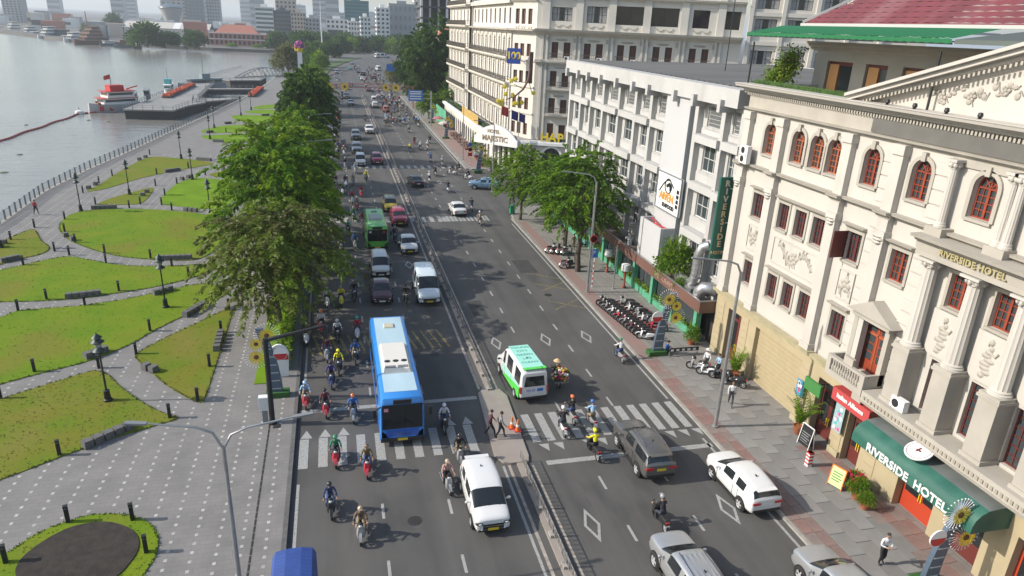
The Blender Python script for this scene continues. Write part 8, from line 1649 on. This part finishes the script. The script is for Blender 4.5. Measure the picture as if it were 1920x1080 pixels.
for k,(x,y,c,l) in enumerate(((16.3,38.9,'white','white scooter nearest the person in white at the tan shutter'),(16.9,38.2,'black','black scooter beside the tall potted palm'),(17.3,37.2,'black','black scooter against the tan shutter'),(16.0,39.8,'grey','grey scooter farthest in the group at the hotel corner'))): scooter('parked_scooter',l,(x,y,.13),R(50),c)
# flower seller
scooter('motor_scooter','scooter loaded with flowers beside the green printed van',(5.35,39.8,.004),0,'black'); o=person_on('flower seller in a straw conical hat riding beside the green printed van',(5.35,39.85,.004),0,'olive','tan',True,None,2)
for c in list(KIDS[o.name]): bpy.data.objects.remove(c)
KIDS[o.name]=[]; MB().lathe([(.27,-.02),(.12,.11),(.01,.17)],n=14).build('straw_hat',mat('straw',(.55,.4,.22),.8),o,(0,.03,1.70))
fb2=thing('flower_load','large bundle of mixed flowers tied on the seller scooter','flowers',(5.35,39.05,.75)); b=MB(); rr2=random.Random(1)
for k in range(240):
    a=rr2.uniform(0,6.28); el=rr2.uniform(-.6,1.5); q=rr2.uniform(.6,1); b.ball((.62*q*math.cos(a)*math.cos(el),.45*q*math.sin(a)*math.cos(el)-.1,.35+.5*q*math.sin(el)),rr2.uniform(.06,.12),6,4,rr2.choice((0,0,1,2,3,4,4)))
fbo=b.build('blossom',[mat('fl_crimson',(.5,.02,.1),.7),mat('fl_pink',(.7,.3,.35),.7),yellowp,white,LG[0]],fb2); tag(fbo,kind='stuff'); MB().box(-.5,.5,-.4,.25,-.1,.0).build('rack',steel,fb2)
# walkers
def walk_pose(ph=1.,arm=None):
    J={'pelvis':((0,0,.92),(.15,.115)),'belly':((0,.01,1.1),(.135,.1)),'chest':((0,.03,1.32),(.165,.11)),'neck':((0,.04,1.5),.052),'skull':((0,.05,1.6),.05)}
    for s,n in ((-1,'l'),(1,'r')):
        q=s*ph; J.update({n+'sh':((s*.18,.03,1.42),.066),n+'el':((s*.25,.0-.12*q,1.16),.048),n+'wr':((s*.23,.12-.18*q,.94),.034),n+'hip':((s*.09,0,.9),.1),n+'kn':((s*.1,.08+.16*q,.5),.068),n+'an':((s*.1,-.02+.3*q,.1+(.06 if q<0 else 0)),.045),n+'toe':((s*.11,.13+.3*q,.035+(.05 if q<0 else 0)),.036)})
    if arm: J.update(arm)
    return J
carry={'lel':((-.26,.1,1.14),.048),'lwr':((-.12,.28,1.16),.034),'rel':((.26,.1,1.14),.048),'rwr':((.12,.28,1.16),.034)}
wk=[body_mesh('person',walk_pose(1),PM,(0,.07,1.68)),body_mesh('person',walk_pose(-1),PM,(0,.07,1.68)),body_mesh('person',walk_pose(.15,carry),PM,(0,.07,1.68),(0,1,-.3)),body_mesh('person',walk_pose(.05),PM,(0,.07,1.68))]
shorts=mat('cloth_shorts',(.25,.27,.3),.8)
def walker(k,label,x,y,rz,jc,tr,z=.13,hat=None):
    o=tag(obj('person',wk[k],None,(x,y,z),rz),label,'person'); slot(o,0,JM[jc]); slot(o,1,tr)
    if hat: h=obj('hat',MB().lathe([(.2,.06),(.11,.08),(.1,.15),(.02,.17)],n=12).mesh('hat',JM[hat]),o,(0,.07,1.68))
    return o
walker(0,'person in dark patterned top walking on the median island, farther of two',-.5,34.05,R(-100),'maroon',tcols[1],.12); walker(1,'person in grey top walking on the median island, nearer of two',.02,33.75,R(-95),'grey',tcols[1],.12)
walker(1,'person in white shirt and dark shorts walking beside the tan shutter',15.7,34.9,R(150),'white',tcols[0]); walker(2,'person in white shirt and dark trousers holding something near the hotel entrance',15.05,20.5,R(170),'white',tcols[1])
walker(0,'person in a red top jogging by the river railing',-42.1,87.8,R(-5),'red',tcols[1],PZ); walker(3,'person in brown top walking under the pavement trees',16.2,68.5,0,'brown',tcols[2]); walker(3,'person in white top standing by the scooters at the hotel corner',16.5,39.6,R(120),'white',tcols[1],.13,'white'); walker(2,'person in pale top beside the black scooters at the hotel corner',16.95,38.75,R(90),'lightblue',tcols[1])
def sit_pose():
    J={'pelvis':((0,0,.16),(.15,.13)),'belly':((0,.02,.34),(.14,.11)),'chest':((0,.06,.56),(.165,.11)),'neck':((0,.1,.73),.052),'skull':((0,.13,.83),.05)}
    for s,n in ((-1,'l'),(1,'r')): J.update({n+'sh':((s*.18,.06,.66),.066),n+'el':((s*.26,.2,.46),.048),n+'wr':((s*.16,.4,.42),.034),n+'hip':((s*.09,.02,.15),.1),n+'kn':((s*.14,.42,.42),.07),n+'an':((s*.12,.5,.08),.045),n+'toe':((s*.13,.64,.035),.036)})
    return J
sm_=body_mesh('person',sit_pose(),PM,(0,.15,.92)); o=tag(obj('person',sm_,None,(14.95,42.85,.13),R(-80)),'person in blue sitting on the pavement against the sunflower pylon','person'); slot(o,0,JM['blue'])
o=tag(obj('person',sm_,None,(18.0,69.5,.13),R(90)),'person in pale blue sitting by the restaurant under the pavement trees','person'); slot(o,0,JM['lightblue'])
# ---------------------------------------------------------------- air
hzm=bpy.data.materials.new('haze_air'); hzm.use_nodes=True; n=hzm.node_tree.nodes; n.clear(); o_=n.new('ShaderNodeOutputMaterial'); v_=n.new('ShaderNodeVolumePrincipled'); v_.inputs['Color'].default_value=(.80,.87,.95,1); v_.inputs['Density'].default_value=.0002; v_.inputs['Anisotropy'].default_value=.25
hzm.node_tree.links.new(v_.outputs[0],o_.inputs['Volume'])
b=MB(); b.box(-8990,8990,-290,8990,-4,125); tag(b.build('haze',hzm),kind='stuff')
